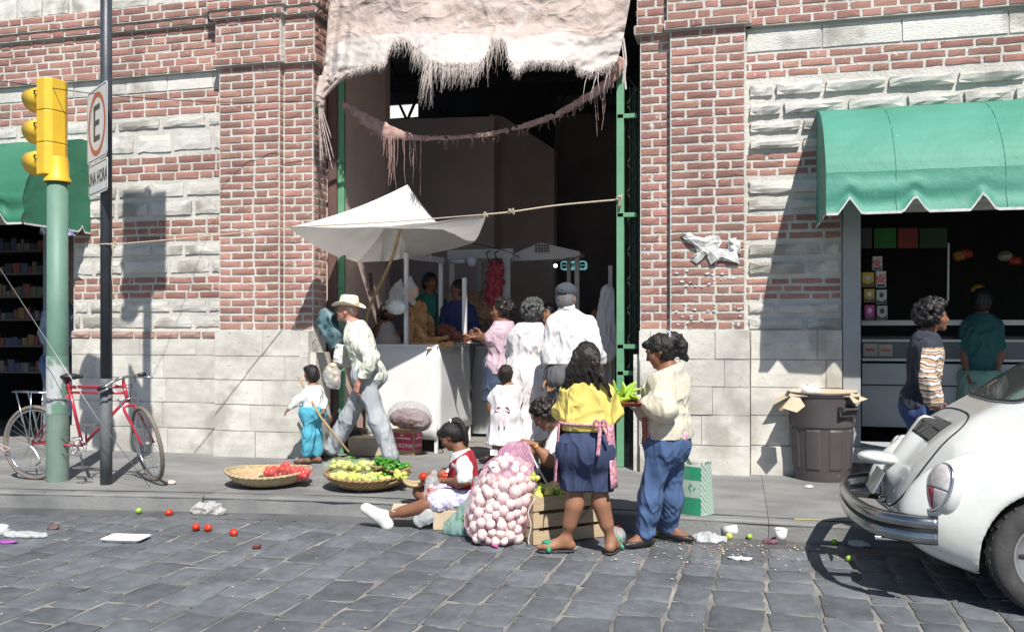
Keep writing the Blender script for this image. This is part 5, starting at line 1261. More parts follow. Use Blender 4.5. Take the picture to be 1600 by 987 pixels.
for i in range(3):
    a, b = zb+(zt-zb)*i/3+.002, zb+(zt-zb)*(i+1)/3-.002; mb = MB()
    mb.prism(poly, lambda x, y: gp+tlo+R_ @ Vector((x, y, a)), lambda x, y: gp+tlo+R_ @ Vector((x, y, b)))
    hs = mb.build('signal_section', M_ylw, tl, bevel=.008)
    zc = (a+b)/2; mb = MB(); pr = []
    for j in range(21):                                     # hood: an open tunnel, longer on top
        an = PI*2*j/20; pr.append(an)
    vs = []; fs = []
    for j, an in enumerate(pr):
        L = .205+.045*(.5+.5*math.sin(an)); c_, s_ = math.cos(an), math.sin(an)
        for q in (0, 1): vs.append(gp+tlo+R_ @ Vector((-hx_-q*L, .108*c_, zc+.108*s_-q*.010)))
    for j in range(20): fs.append((2*j, 2*j+1, 2*j+3, 2*j+2))
    mb.add(vs, fs); wparent(mb.build('hood', M_ylw, None, smooth=True, solid=.006), hs)
    mb = MB(); mb.lathe([(0, .03), (.06, .02), (.10, 0)], gp+tlo+R_ @ Vector((-hx_-.004, 0, zc)), 18, R_ @ Matrix.Rotation(-PI/2, 3, 'Y')); mb.build('lens', mat('lens_'+('green', 'amber', 'red')[i], ((.0, .12, .05), (.3, .12, 0), (.2, .01, .01))[i], .2), hs, smooth=True)
    mb = MB(); mb.box(gp+tlo+R_ @ Vector((-hx_+.0, -hy_-.012, zc+.03)), (.03, .012, .010), R_); mb.box(gp+tlo+R_ @ Vector((-hx_-.01, -hy_-.01, zc+.015)), (.008, .012, .03), R_); mb.build('latch', M_blkm, hs)
# dark pole with its overhead signal (above the frame: only its shadow is seen)
dp = G(166, 756, SW)
dpo = thing('signal_pole', 'slim dark blue-grey steel pole between the bicycle wheels carrying the parking sign', 'pole', dp)
mb = MB(); mb.tube([dp, dp+Z3*.95], .052, 16); mb.build('pole_base', M_dpole2, dpo, smooth=True)
mb = MB(); mb.tube([dp+Z3*.95, dp+Z3*5.75], .050, 16); mb.build('pole', M_dpole, dpo, smooth=True)
ol = thing('overhead_traffic_light', 'traffic light with black backing plate at the top of the dark pole', 'traffic light', dp+Z3*4.75)
mb = MB(); mb.box(dp+Vector((0, -.08, 5.30)), (.56, .03, 1.08)); mb.build('backing_plate', M_blkm, ol)
mb = MB(); mb.box(dp+Vector((0, -.2, 5.30)), (.34, .2, .98)); mb.build('signal_body', M_ylw, ol, bevel=.02)
for i in range(3):
    mb = MB(); mb.lathe([(.11, 0), (.11, .18)], dp+Vector((0, -.30, 5.0+.30*i)), 14, Matrix.Rotation(PI/2, 3, 'X')); mb.build('hood', M_ylw, ol, solid=.004)
# E sign
M_sgn = mat('sign_white', (.66, .67, .68), .45, col2=(.58, .59, .60), scale=6, bump=.05)
M_red = mat('sign_red', (.50, .085, .045), .5, col2=(.42, .14, .08), scale=10); M_sblk = mat('sign_black', (.035, .035, .035), .6, col2=(.09, .085, .07), scale=14)
ra_, la_ = C(-3.512, 7.78, 0), C(-3.921, 8.28, 0)
def signframe(zb_, zt_, sh=0.):
    o = (ra_+la_)/2; ux = (ra_-la_).normalized(); w = (ra_-la_).length; n = ux.cross(Z3)     # n towards the viewer
    if n.dot(Vector((0, -1, 0))) < 0: n = -n
    return o+Z3*(zb_+zt_)/2+ux*sh, ux, n, w, zt_-zb_
def rrect(w, h, r, n=5):
    out = []
    for cx, cy, a0 in ((w/2-r, h/2-r, 0), (-w/2+r, h/2-r, PI/2), (-w/2+r, -h/2+r, PI), (w/2-r, -h/2+r, 1.5*PI)):
        for i in range(n+1): a = a0+PI/2*i/n; out.append((cx+r*math.cos(a), cy+r*math.sin(a)))
    return out
es = thing('parking_sign', 'white no parking sign with a red ring round a black letter E', 'sign', dp+Z3*2.9)
o, ux, n, w, h = signframe(3.03, 3.69)
fr_ = lambda x, y, dz: o+ux*x+Z3*y+n*dz
mb = MB(); mb.prism(rrect(w, h, .05), lambda x, y: fr_(x, y, 0), lambda x, y: fr_(x, y, .004)); mb.build('plate', M_sgn, es)
def ring2(mb, rx, rz, wd, dz, n_=40, cy=0.):
    vs = []; fs = []
    for i in range(n_):
        a = 2*PI*i/n_
        for q in (0, 1): vs.append(fr_((rx-q*wd)*math.cos(a), cy+(rz-q*wd)*math.sin(a), dz))
    for i in range(n_): j = (i+1) % n_; fs.append((2*i, 2*j, 2*j+1, 2*i+1))
    mb.add(vs, fs)
mb = MB(); ring2(mb, w*.43, h*.43, .045, .0062); mb.build('red_ring', M_red, es)
mb = MB(); bw = .05
for (x0, x1, y0, y1) in ((-.10, -.05, -.15, .17), (-.05, .10, .125, .17), (-.05, .08, -.012, .032), (-.05, .10, -.15, -.105)):
    vs = [fr_(x0, y0, .0065), fr_(x1, y0, .0065), fr_(x1, y1, .0065), fr_(x0, y1, .0065)]; mb.add(vs, [(0, 1, 2, 3)])
mb.build('letter_e', M_sblk, es)
def border(par, w, h, rad=.05):
    mb = MB(); a = rrect(w-.03, h-.03, rad); b = rrect(w-.042, h-.042, rad-.004); vs = [fr_(x, y, .0055) for x, y in a]+[fr_(x, y, .0055) for x, y in b]; k = len(a)
    mb.add(vs, [(i, (i+1) % k, (i+1) % k+k, i+k) for i in range(k)]); mb.build('border', M_sblk, par)
border(es, w, h)
hs = thing('hour_sign', 'small white plate reading UNA HORA under the letter E sign', 'sign', dp+Z3*2.6)
o, ux, n, w, h = signframe(2.73, 3.02, .03); w -= .04
mb = MB(); mb.prism(rrect(w, h, .03), lambda x, y: fr_(x, y, 0), lambda x, y: fr_(x, y, .004)); mb.build('plate', M_sgn, hs); border(hs, w, h, .03)
tm = text_mesh('UNA HORA', .165, .0005, .70, .002); RT = Matrix((ux, Z3, n)).transposed().to_4x4(); tm.transform(Matrix.Translation(o+n*.0065) @ RT); lt = mesh_obj('lettering', tm, M_sblk); wparent(lt, hs)
# ------------------------------------------------------------------ bicycle
M_bred = mat('bike_red', (.42, .018, .045), .3, coat=.6, col2=(.34, .015, .04), scale=8); M_chr = mat('chrome', (.62, .63, .65), .18, metal=1, bump=.03, bscale=30)
M_tyre = mat('tan_tyre', (.20, .17, .14), .85, col2=(.14, .12, .10), scale=20, bump=.5, bscale=80); M_steel = mat('dull_steel', (.35, .35, .35), .4, metal=.8)
bz = SW
rh = Vector((-6.33, 6.95, bz+.345)); fhub = P(231, 693, 6.97)
bk = thing('bicycle', 'red bicycle with a rear rack chained to the green pole', 'bicycle', Vector((rh.x, rh.y, bz)))
def wheel(hub, fx, up, name='wheel', R=.345):
    fx = unit(fx); up = unit(up-fx*up.dot(fx)); nn = fx.cross(up); at = lambda a, r_, o_=0: hub+fx*(r_*math.cos(a))+up*(r_*math.sin(a))+nn*o_
    mb = MB(); mb.tube([at(2*PI*i/44, R-.018) for i in range(44)], .0185, 8, closed=True); w_ = mb.build(name, M_tyre, bk, smooth=True)
    mb = MB(); mb.tube([at(2*PI*i/44, R-.044) for i in range(44)], .0105, 6, closed=True); wparent(mb.build('rim', M_chr, None, smooth=True), w_)
    mb = MB()
    for i in range(32):
        a = 2*PI*i/32; sd = .028 if i % 2 else -.028; off = .55 if (i//2) % 2 else -.55; mb.tube([at(a, R-.048), at(a+off, .022, sd)], .0016, 4)
    wparent(mb.build('spokes', M_chr, None), w_)
    mb = MB(); mb.tube([hub-nn*.055, hub-nn*.03, hub-nn*.0299, hub+nn*.0299, hub+nn*.03, hub+nn*.055], [.008, .008, .022, .022, .008, .008], 10); wparent(mb.build('hub', M_steel, None, smooth=True), w_)
wheel(rh, Vector((1, 0, 0)), Z3)
cb, tp_ = G(246, 757, bz), P(208, 634, 7.02); wheel(fhub, Vector((.82, -.57, 0)), tp_-cb)
YB = 6.95
hd0, hd1 = P(193, 598, YB), P(200, 628, YB-.01); bbk = P(129, 696, YB); st = P(107, 600, YB); s2 = P(112, 628, YB)
tb = lambda name, pts, r_, m=M_bred: (lambda q: q.build(name, m, bk, smooth=True))(MB().tube(pts, r_, 8))
mb = MB()
mb.tube([hd0, hd1], .017, 8); mb.tube([P(100, 604, YB), P(192, 604, YB)], .0135, 8); mb.tube([P(110, 613, YB), P(195, 613.5, YB)], .0125, 8)
mb.tube([P(199, 622, YB), bbk], .015, 8); mb.tube([P(105, 592, YB), bbk], .0145, 8)
for q in (-.045, .045):
    mb.tube([rh+Vector((0, q, 0)), P(109, 616, YB)+Vector((0, q*.4, 0))], .008, 6); mb.tube([rh+Vector((0, q, 0)), bbk+Vector((0, q*.5, 0))], .009, 6)
mb.build('frame', M_bred, bk, smooth=True)
fw = Vector((.82, -.57, 0)).normalized(); fnn = fw.cross(unit(tp_-cb)); mb = MB(); cr_ = P(202, 633, YB-.01)
for q in (-1, 1): mb.tube(curve_pts([cr_, cr_+fnn*(.05*q)-Z3*.02, cr_.lerp(fhub, .5)+fnn*(.055*q), fhub+fnn*.055*q], 5), [.013]*10+[.010]*6, 8)
mb.build('fork', M_bred, bk, smooth=True)
mb = MB(); mb.tube(curve_pts([cr_+fnn*.07, cr_+fnn*.08+Z3*.04, cr_+Z3*.07+fw*.03, cr_-fnn*.08+Z3*.04, cr_-fnn*.07], 5), .009, 6); mb.tube([cr_+fnn*.08+Z3*.04, cr_+fnn*.12+Z3*.10], .006, 6); mb.build('brake_calliper', M_chr, bk, smooth=True)
mb = MB(); mb.tube([hd0, hd0+Z3*.05, P(191, 590, YB-.03)], .014, 8); mb.build('stem', M_chr, bk, smooth=True)
mb = MB(); hbp = [P(153, 608, YB-.14), P(164, 604, YB-.13), P(178, 595, YB-.06), P(191, 590, YB-.03), P(205, 587, YB+.12), P(216, 586, YB+.2), P(228, 584, YB+.25)]
mb.tube(curve_pts(hbp, 5), .0125, 8); mb.build('handlebar', M_steel, bk, smooth=True)
for a, b in ((hbp[0], hbp[1]), (hbp[-1], hbp[-2])): mb = MB(); mb.tube([a, a.lerp(b, 1.1)], .018, 8); mb.build('grip', M_blkm, bk, smooth=True)
for a in ((P(150, 616, YB-.16), P(163, 610, YB-.16), P(175, 602, YB-.10)), (P(238, 589, YB+.2), P(226, 589, YB+.2), P(212, 588, YB+.16))): mb = MB(); mb.tube(a, .006, 6); mb.build('brake_lever', M_chr, bk, smooth=True)
for a in ((P(178, 600, YB-.08), P(200, 606, YB-.1), P(206, 600, YB), P(202, 630, YB)), (P(212, 588, YB+.16), P(205, 600, YB+.05), P(150, 606, YB-.01), P(108, 607, YB-.01))): mb = MB(); mb.tube(curve_pts(a, 6), .003, 5); mb.build('brake_cable', M_blkm, bk)
F = Field(.008); sd_ = P(104, 588, YB); F.ell(sd_, (.085, .065, .025), None, .02); F.cap(sd_+Vector((.03, 0, 0)), sd_+Vector((.16, 0, .004)), .03, .018, k=.03); fobj(F, 'saddle', M_blkm, bk, None)
mb = MB(); nn = Vector((0, 1, 0)); c_ = bbk+Vector((0, -.055, 0))
for r0 in (.085, .06): mb.tube([c_+Vector((r0*math.cos(2*PI*i/28), 0, r0*math.sin(2*PI*i/28))) for i in range(28)], .0045, 5, closed=True)
for i in range(5): a = 2*PI*i/5; mb.bar(c_, c_+Vector((.085*math.cos(a), 0, .085*math.sin(a))), .010, .004)
mb.build('chainring', M_chr, bk, smooth=True)
for sg, (px_, py_), yo in ((1, (134, 664), .06), (-1, (131, 729), -.08)):
    pd = P(px_, py_, YB+yo); mb = MB(); mb.bar(bbk+Vector((0, yo*.8, 0)), pd-Vector((0, yo*.0, 0)), .018, .010); mb.build('crank', M_chr, bk)
    mb = MB()
    for e in (-1, 1): mb.bar(pd+Vector((-.05, e*.045+yo*.4, 0)), pd+Vector((.05, e*.045+yo*.4, 0)), .02, .008)
    mb.bar(pd+Vector((0, -.045+yo*.4, 0)), pd+Vector((0, .045+yo*.4, 0)), .014); mb.bar(pd+Vector((-.05, -.045+yo*.4, 0)), pd+Vector((-.05, .045+yo*.4, 0)), .012); mb.bar(pd+Vector((.05, -.045+yo*.4, 0)), pd+Vector((.05, .045+yo*.4, 0)), .012); mb.build('pedal', M_steel, bk)
mb = MB(); mb.tube([rh+Vector((0, -.05, .035)), c_+Vector((0, 0, .085))], .004, 5); mb.tube([rh+Vector((.02, -.05, -.04)), c_+Vector((0, 0, -.085))], .004, 5)
mb.tube(curve_pts([rh+Vector((0, -.05, -.03)), rh+Vector((.05, -.05, -.07)), rh+Vector((.10, -.05, -.16)), rh+Vector((.06, -.05, -.20))], 4), .012, 6); mb.build('chain', M_steel, bk)
mb = MB(); rk0, rk1 = P(27, 611, YB), P(80, 613, YB)
for q in (-.06, 0, .06): mb.tube([rk0+Vector((0, q, 0)), rk1+Vector((0, q, 0))], .006, 6)
for i in range(5): p_ = rk0.lerp(rk1, i/4); mb.tube([p_+Vector((0, -.06, 0)), p_+Vector((0, .06, 0))], .005, 6)
for q in (-.07, .07): mb.tube([rk0+Vector((.05, q, 0)), rh+Vector((0, q, 0))], .006, 6); mb.tube([rk0+Vector((.22, q, 0)), rh+Vector((.0, q, 0))], .005, 6)
mb.build('rack', M_chr, bk, smooth=True)
# chain lock round the pole
mb = MB(); pc = Vector((gp.x, gp.y, P(90, 622, gp.y).z)); pts = curve_pts([P(72, 612, 6.99), pc+Vector((-.10, -.05, .03)), pc+Vector((0, -.115, .0)), pc+Vector((.11, -.03, .0)), P(110, 625, 6.93)], 7)
for i, (a, b) in enumerate(zip(pts[:-1], pts[1:])):
    mb.bar(a, b+(b-a)*.25, .016 if i % 2 else .006, .006 if i % 2 else .016)
tag(mb.build('chain_lock', M_steel), 'steel chain lock looped round the green pole and the red frame', 'chain')
# ------------------------------------------------------------------ ropes and wires
M_rope = mat('pale_rope', (.55, .48, .36), .9, col2=(.4, .34, .25), scale=60, bump=.6, bscale=200); M_wire = mat('dark_wire', (.02, .02, .022), .6)
TIP = P(450, 355, 8.12); KN = P(178, 382, dp.y-.02); GPOST = P(966, 312, 9.05)
def rope(name, label, pts, r_, m, knots=()):
    mb = MB(); mb.tube(pts, r_, 6)
    for k_, (p_, q_) in enumerate(knots):
        for i in range(5): mb.tube(curve_pts([p_, p_+Vector((random.uniform(-.5, .5), random.uniform(-.4, 0), random.uniform(-.3, .6)))*q_, p_+Vector((random.uniform(-.6, .6), -.1, random.uniform(-1, .2)))*q_], 4), r_*.8, 5)
    return tag(mb.build(name, m, smooth=True), label, 'rope')
rope('rope', 'thin rope tied round the dark pole and running to the white tarpaulin tip', [dp+Vector((-.055, -.0, KN.z-SW-.01)), dp+Vector((-.03, -.055, KN.z-SW)), dp+Vector((.04, -.05, KN.z-SW+.004))]+curve_pts([KN, KN.lerp(TIP, .5)-Z3*.01, TIP], 6), .006, M_rope, ((KN, .05),))
rope('rope', 'loose rope end dangling beside the dark pole', curve_pts([KN+Vector((.02, -.03, 0)), KN+Vector((.0, -.03, -.25)), KN+Vector((.04, -.03, -.5)), KN+Vector((.10, -.03, -.62))], 6), .004, M_rope)
rope('guy_wire', 'thin taut wire crossing in front of both poles down to the pavement', [P(-40, 358, 6.55), P(150, 650, 6.62), P(234, 760, 6.80)], .003, M_steel)
rope('guy_wire', 'thin dark wire stretched from the letter E sign to the big torn sheet', curve_pts([P(-60, 118, 6.9), P(54, 134, 6.9), P(172, 149, 6.93), P(345, 160, 8.3), P(498, 158, 8.55)], 4), .004, M_wire)
rope('string', 'pink and white string knotted on the rear bicycle wheel', curve_pts([P(-3, 692, 6.9), P(8, 697, 6.9), P(15, 700, 6.9), P(8, 704, 6.9), P(0, 698, 6.9)], 4), .004, mat('pink_string', (.6, .4, .42), .8))
# ------------------------------------------------------------------ awnings
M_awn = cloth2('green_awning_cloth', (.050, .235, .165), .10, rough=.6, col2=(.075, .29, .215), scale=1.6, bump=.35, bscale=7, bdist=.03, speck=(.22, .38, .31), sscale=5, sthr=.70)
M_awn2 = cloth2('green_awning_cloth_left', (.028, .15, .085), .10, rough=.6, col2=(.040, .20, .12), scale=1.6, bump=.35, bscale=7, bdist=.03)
M_trim = mat('white_trim', (.66, .66, .66), .7, col2=(.45, .45, .47), scale=20)
def awning(label, x0, x1, zo, m, step, ph, name='awning'):
    aw = thing(name, label, 'awning', ((x0+x1)/2, 8.97, 3.0)); prof = [(8.955, 3.56), (8.80, 3.555), (8.6, 3.50), (8.40, 3.40), (8.22, 3.26), (8.08, 3.08), (7.99, 2.94), (7.955, 2.83)]
    prof = [(a, b+zo) for a, b in prof]; n = int((x1-x0)/.06)
    def top(u, v):
        f = v*(len(prof)-1); i = min(int(f), len(prof)-2); t = f-i; y = lerp(prof[i][0], prof[i+1][0], t); z = lerp(prof[i][1], prof[i+1][1], t); x = lerp(x0, x1, u)
        q = x*2.1; s = .012*math.sin(q*PI)**2*math.sin(v*PI); return (x, y-s+.006*mnoise.noise((x*3, v*4, 1)), z-s*.6+.006*mnoise.noise((x*3, v*5, 3)))
    mb = MB(); mb.grid(top, n, 21); mb.build('canopy', m, aw, smooth=True)
    zv, zh = 2.83+zo, 2.47+zo
    def hem(x):      # height of the notch above the hem
        f = ((x-ph) % step)/step; d = abs(f-.5)*step; return max(0, .135-d*1.45)
    def val(x, v, y=None):
        zb_ = zh+hem(x); s = mnoise.noise((x*1.3, v*2.5, 4))*.035*math.sin(v*PI*.9)+.02*math.sin(v*9+x*1.2)*v; return (x, 7.955-.03*v+s, lerp(zv, zb_, v))
    mb = MB(); mb.grid(lambda u, v: val(lerp(x0, x1, u), v), n*2, 8); mb.build('valance', m, aw, smooth=True)
    mb = MB(); pts = [Vector(val(lerp(x0, x1, i/(n*2)), 1))+Vector((0, -.004, 0)) for i in range(n*2+1)]
    for a, b in zip(pts[:-1], pts[1:]): mb.add([a, b, b+Z3*.022+Vector((0, -.002, 0)), a+Z3*.022+Vector((0, -.002, 0))], [(0, 1, 2, 3)])
    mb.build('trim', M_trim, aw, solid=.004)
    for xe in (x0, x1):
        def ep(u, v, xe=xe):
            y = lerp(7.95, 8.955, u); zt_ = float(np.interp(y, [p[0] for p in prof[::-1]], [p[1] for p in prof[::-1]])); zb_ = zh+hem(ph+.5*step-(8.40-y)*1.0)*(.9 if .1 < u < .9 else 0)
            return (xe+.012*mnoise.noise((y*3, v*4, xe)), y, lerp(zt_, zb_, v))
        mb = MB(); mb.grid(ep, 22, 10); mb.build('end_panel', m, aw, smooth=True)
        mb = MB(); pts = [Vector(ep(i/30, 1)) for i in range(31)]; sg = 1 if xe == x1 else -1
        for a, b in zip(pts[:-1], pts[1:]): mb.add([a+Vector((sg*.004, 0, 0)), b+Vector((sg*.004, 0, 0)), b+Z3*.02+Vector((sg*.004, 0, 0)), a+Z3*.02+Vector((sg*.004, 0, 0))], [(0, 1, 2, 3)])
        mb.build('trim', M_trim, aw, solid=.003)
    for xs in np.arange(x0+.55, x1, .82):
        mb = MB(); mb.tube([Vector(top((xs-x0)/(x1-x0), v))+Vector((0, -.003, .003)) for v in np.linspace(0, 1, 16)]+[Vector(val(xs, v))+Vector((0, -.004, 0)) for v in (.2, .5, .8, .92)], .0018, 5); mb.build('seam', m, aw, smooth=True)
    mb = MB(); mb.tube([(x0, 7.97, zv), (x1, 7.97, zv)], .012, 6)
    for xx in (x0+.03, (x0+x1)/2, x1-.03): mb.tube([(xx, 8.95, zv-.1), (xx, 7.97, zv)], .012, 6)
    mb.build('frame', M_steel, aw); return aw
awning('bright green scalloped awning over the right-hand shop', .70, 4.3, 0, M_awn, .505, .885-.2525, 'awning')
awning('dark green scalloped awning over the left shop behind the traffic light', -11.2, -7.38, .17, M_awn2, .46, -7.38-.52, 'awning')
# ================================================================== THE TORN SHEET, SWAG, WHITE TARPAULIN, GATES
M_sheet = cloth2('sun_bleached_sheet', (.50, .40, .36), .2, rough=.8, col2=(.62, .52, .48), scale=3, bump=.6, bscale=5, bdist=.06, speck=(.68, .62, .60), sscale=5, sthr=.62)
M_flap = cloth2('sunlit_flap', (.66, .60, .57), .2, rough=.85, col2=(.58, .52, .49), scale=5, bump=.4, bscale=20, bdist=.02); add_fold(M_sheet, 2.6, .035, .55, (1, 1, 1.6)); add_fold(M_flap, 4., .02, .4, (1, 1, .5))  # same cloth as the sheet, coloured lighter for the sun on the turned flap
hemk = [(505, 128), (520, 122), (545, 111), (575, 103), (600, 99), (606, 72), (614, 62), (632, 63), (643, 74), (660, 86), (672, 95), (690, 100), (748, 100), (756, 84), (761, 62), (777, 61), (784, 72), (794, 94), (812, 112), (820, 98), (850, 97), (895, 98), (910, 110), (930, 113), (945, 108), (962, 96)]
hx_k = [a for a, b in hemk]; hy_k = [b for a, b in hemk]; bx_k = [505, 545, 600, 700, 800, 862, 925, 962]; by_k = [129, 113, 106, 104, 112, 102, 114, 98]
sheet = thing('torn_sheet', 'big sun-bleached plastic sheet with a ragged fringed hem hung over the gateway', 'tarpaulin', (X_L2+1.7, 8.7, 5.5))
def shp(u, v):
    """u across, v from the top (above the picture) to the hem"""
    yt = -330; yb = float(np.interp(lerp(505, 962, u), bx_k, by_k)); py = lerp(yt, yb, v); e = (py+330)/430
    le = lerp(516, 505, max(0, (py+20)/150)) ; re = float(np.interp(py, [-330, 0, 60, 100, 130], [990, 985, 974, 963, 950])); px = lerp(le, re, u)
    s = math.sin(u*PI); Y = 8.80-.30*s*max(0, e-.2)-.42*s*max(0, e-.86)/.14*.7
    q = e*4; Y += .05*mnoise.noise((u*7+q*.6, q*1.7, 0))+.028*mnoise.noise((u*19+q*2, q*6, 3))+.012*mnoise.noise((u*45, q*14, 5)); 
    if u < .12: Y += .035*math.sin(u*160+q)*(1-u/.12)
    return P(px, py, Y)
mb = MB(); mb.grid(lambda u, v: shp(u, v*.88), 150, 90); mb.build('sheet', M_sheet, sheet, smooth=True)
def hem_v(u):
    yb = float(np.interp(lerp(505, 962, u), bx_k, by_k)); yh = float(np.interp(lerp(505, 962, u), hx_k, hy_k))+3*mnoise.noise((u*60, 0, 0)); return min(1, (yh+330)/(yb+330))
mb = MB(); mb.grid(lambda u, v: shp(u, .88+.12*v), 300, 30, keep=lambda u, v: .88+.12*v < hem_v(u)+.002); mb.build('flap', M_flap, sheet, smooth=True)
rr = random.Random(8); fr = MB()
for i in range(1150):
    u = rr.random(); p_ = shp(u, hem_v(u)-.003); px_ = lerp(505, 962, u)
    L = .04+.07*rr.random(); 
    if 640 < px_ < 760: L += .14*rr.random()+.06*math.sin((px_-640)/120*PI)
    if 664 < px_ < 676: L += .22
    if 756 < px_ < 780: L += .28*rr.random()
    if 604 < px_ < 650: L += .12*rr.random()
    if px_ > 890: L *= .9
    if px_ > 915 and rr.random() < .12: L += .25
    sw = rr.uniform(-.30, .12); w = rr.uniform(.0015, .0038); q = [p_+Vector((sw*L*t+.01*math.sin(t*5+i), .015*math.sin(t*4+i)-.02, -L*t)) for t in (0, .4, .75, 1)]
    fr.add([q[0]+Vector((-w, 0, 0)), q[0]+Vector((w, 0, 0)), q[1]+Vector((w*.8, .003, 0)), q[1]+Vector((-w*.8, -.003, 0)), q[2]+Vector((w*.6, 0, 0)), q[2]+Vector((-w*.6, .003, 0)), q[3]+Vector((w*.2, 0, 0)), q[3]+Vector((-w*.2, 0, 0))], [(0, 1, 2, 3), (3, 2, 4, 5), (5, 4, 6, 7)])
tag(fr.build('fringe', M_flap, sheet), kind='stuff')
# knotted corner at the left
mb = MB(); kx = P(500, 158, 8.62)
for i in range(12):
    a = P(505+rr.uniform(-3, 10), 128+rr.uniform(-25, 10), 8.62); mb.tube(curve_pts([a, kx+Vector((rr.uniform(-.02, .02), rr.uniform(-.03, 0), rr.uniform(-.03, .03))), P(rr.uniform(500, 522), rr.uniform(185, 270), 8.68)], 6), [.03*rr.random()+.008]*7+[.006]*6, 5)
mb.tube(curve_pts([P(545, 112, 8.55), P(520, 135, 8.6), kx, P(494, 170, 8.72)], 6), .02, 6)
mb.build('knot', M_sheet, sheet, smooth=True)
mb = MB(); mb.ball(P(497, 172, 8.70), (.035, .03, .06), 10, 7, bump=.2); mb.build('green_wrap', mat('green_twine', (.05, .20, .08), .6), sheet)
for (pts, r_) in ((((974, 60), (978, 95), (976, 118), (978, 140)), .010), (((972, 70), (975, 100), (973, 130)), .006)):
    mb = MB(); mb.tube(curve_pts([P(a, b, 8.8) for a, b in pts], 5), r_, 6); mb.build('hanging_cord', M_flap, sheet)
# reddish swag
M_swag = mat('faded_red_cloth', (.30, .16, .14), .95, col2=(.42, .30, .26), scale=14, bump=.8, bscale=50, bdist=.01)
sw = thing('swag', 'faded red rag twisted into a swag across the gateway', 'cloth', P(720, 216, 8.95))
ctrl = [(536, 163), (570, 186), (600, 203), (640, 214), (700, 216), (770, 209), (830, 194), (880, 174), (920, 150), (950, 128), (966, 100)]
cp = curve_pts([P(a, b, 8.98) for a, b in ctrl], 6); n = len(cp)
rad = [float(np.interp(i/n, [0, .10, .22, .30, .4, .7, .88, 1], [.022, .065, .075, .03, .020, .028, .05, .09])) for i in range(n)]
F = Field(.011)
for i in range(n-1): F.cap(cp[i], cp[i+1], rad[i], rad[i+1], k=.02, flat=((0, 1, 0), .35))
F.wrinkle(.018, (10, 10, 26)); fobj(F, 'rag', M_swag, sw)
mb = MB()
for i in range(130):
    t = rr.random(); j = int(t*(n-2)); p_ = cp[j].lerp(cp[j+1], rr.random())-Z3*rad[j]*.5; L = rr.uniform(.03, .12)
    px_ = 536+430*j/n
    if .20 < t < .34: L = rr.uniform(.15, .62)
    if .84 < t < .9: L = rr.uniform(.1, .45)
    if rr.random() < .02: L += .3
    q = [p_+Vector((rr.uniform(-.02, .02)*k, rr.uniform(-.03, .0), -L*k)) for k in (0, .35, .7, 1)]
    mb.tube(q, [.0035, .003, .0025, .0015], 4)
tag(mb.build('threads', M_swag, sw), kind='stuff')
# white tarpaulin on its cane
M_tarp = cloth2('white_tarpaulin', (.76, .75, .73), .30, rough=.7, col2=(.68, .67, .65), scale=3, bump=.35, bscale=9, bdist=.03)
A_, B_, C_, D_, K_ = TIP, P(760, 335, 8.75), P(738, 380, 9.95), P(556, 410, 9.75), P(637, 288, 9.15)
tp = thing('white_tarpaulin', 'white peaked tarpaulin stretched over the stall from pole to gatepost', 'tarpaulin', K_-Z3*.3)
def tri(a, b, c, sg2=(.0, .0), n_=22, seed=0.):
    """curved triangle from peak a to edge b-c"""
    def f(u, v):
        e = b.lerp(c, u); p_ = a.lerp(e, v); sag = lerp(sg2[0], sg2[1], u); s = sag*4*v*(1-v)+.05*4*u*(1-u)*v
        return p_-Z3*s+Vector((0, 1, 1))*(.02*4*u*(1-u)*mnoise.noise((u*5, v*5, seed)))
    return f
mb = MB()
for k_, (a, b, sg) in enumerate(((A_, B_, (.05, .30)), (B_, C_, (.30, .12)), (C_, D_, (.12, .10)), (D_, A_, (.10, .05)))): mb.grid(tri(K_, a, b, sg, seed=k_), 24, 14)
mb.build('sheet', M_tarp, tp, smooth=True)
mb = MB(); mb.tube(curve_pts([A_, A_.lerp(B_, .5)-Z3*.012, B_], 8), .006, 6); mb.build('hem_rope', M_rope, tp, smooth=True)
mb = MB(); mb.tube(curve_pts([K_-Z3*.03, P(628, 345, 9.2), P(610, 410, 9.3), P(578, 478, 9.5), P(570, 520, 9.55)], 6), .018, 8)
tag(mb.build('bamboo_cane', mat('cane', (.42, .30, .15), .7, col2=(.3, .2, .1), scale=15), smooth=True), 'long bent cane propping up the peak of the white tarpaulin', 'cane')
rope('rope', 'frayed rope tying the white tarpaulin to the green gatepost on the right', curve_pts([B_, P(800, 331, 8.8), P(870, 321, 8.9), GPOST], 6), .009, M_rope, ((GPOST, .10), (P(800, 331, 8.8), .07), (B_, .04)))
rope('rope', 'thin cord from the back corner of the white tarpaulin to the inner stall', curve_pts([C_, P(790, 392, 10.3), P(812, 402, 10.8)], 4), .005, M_wire)
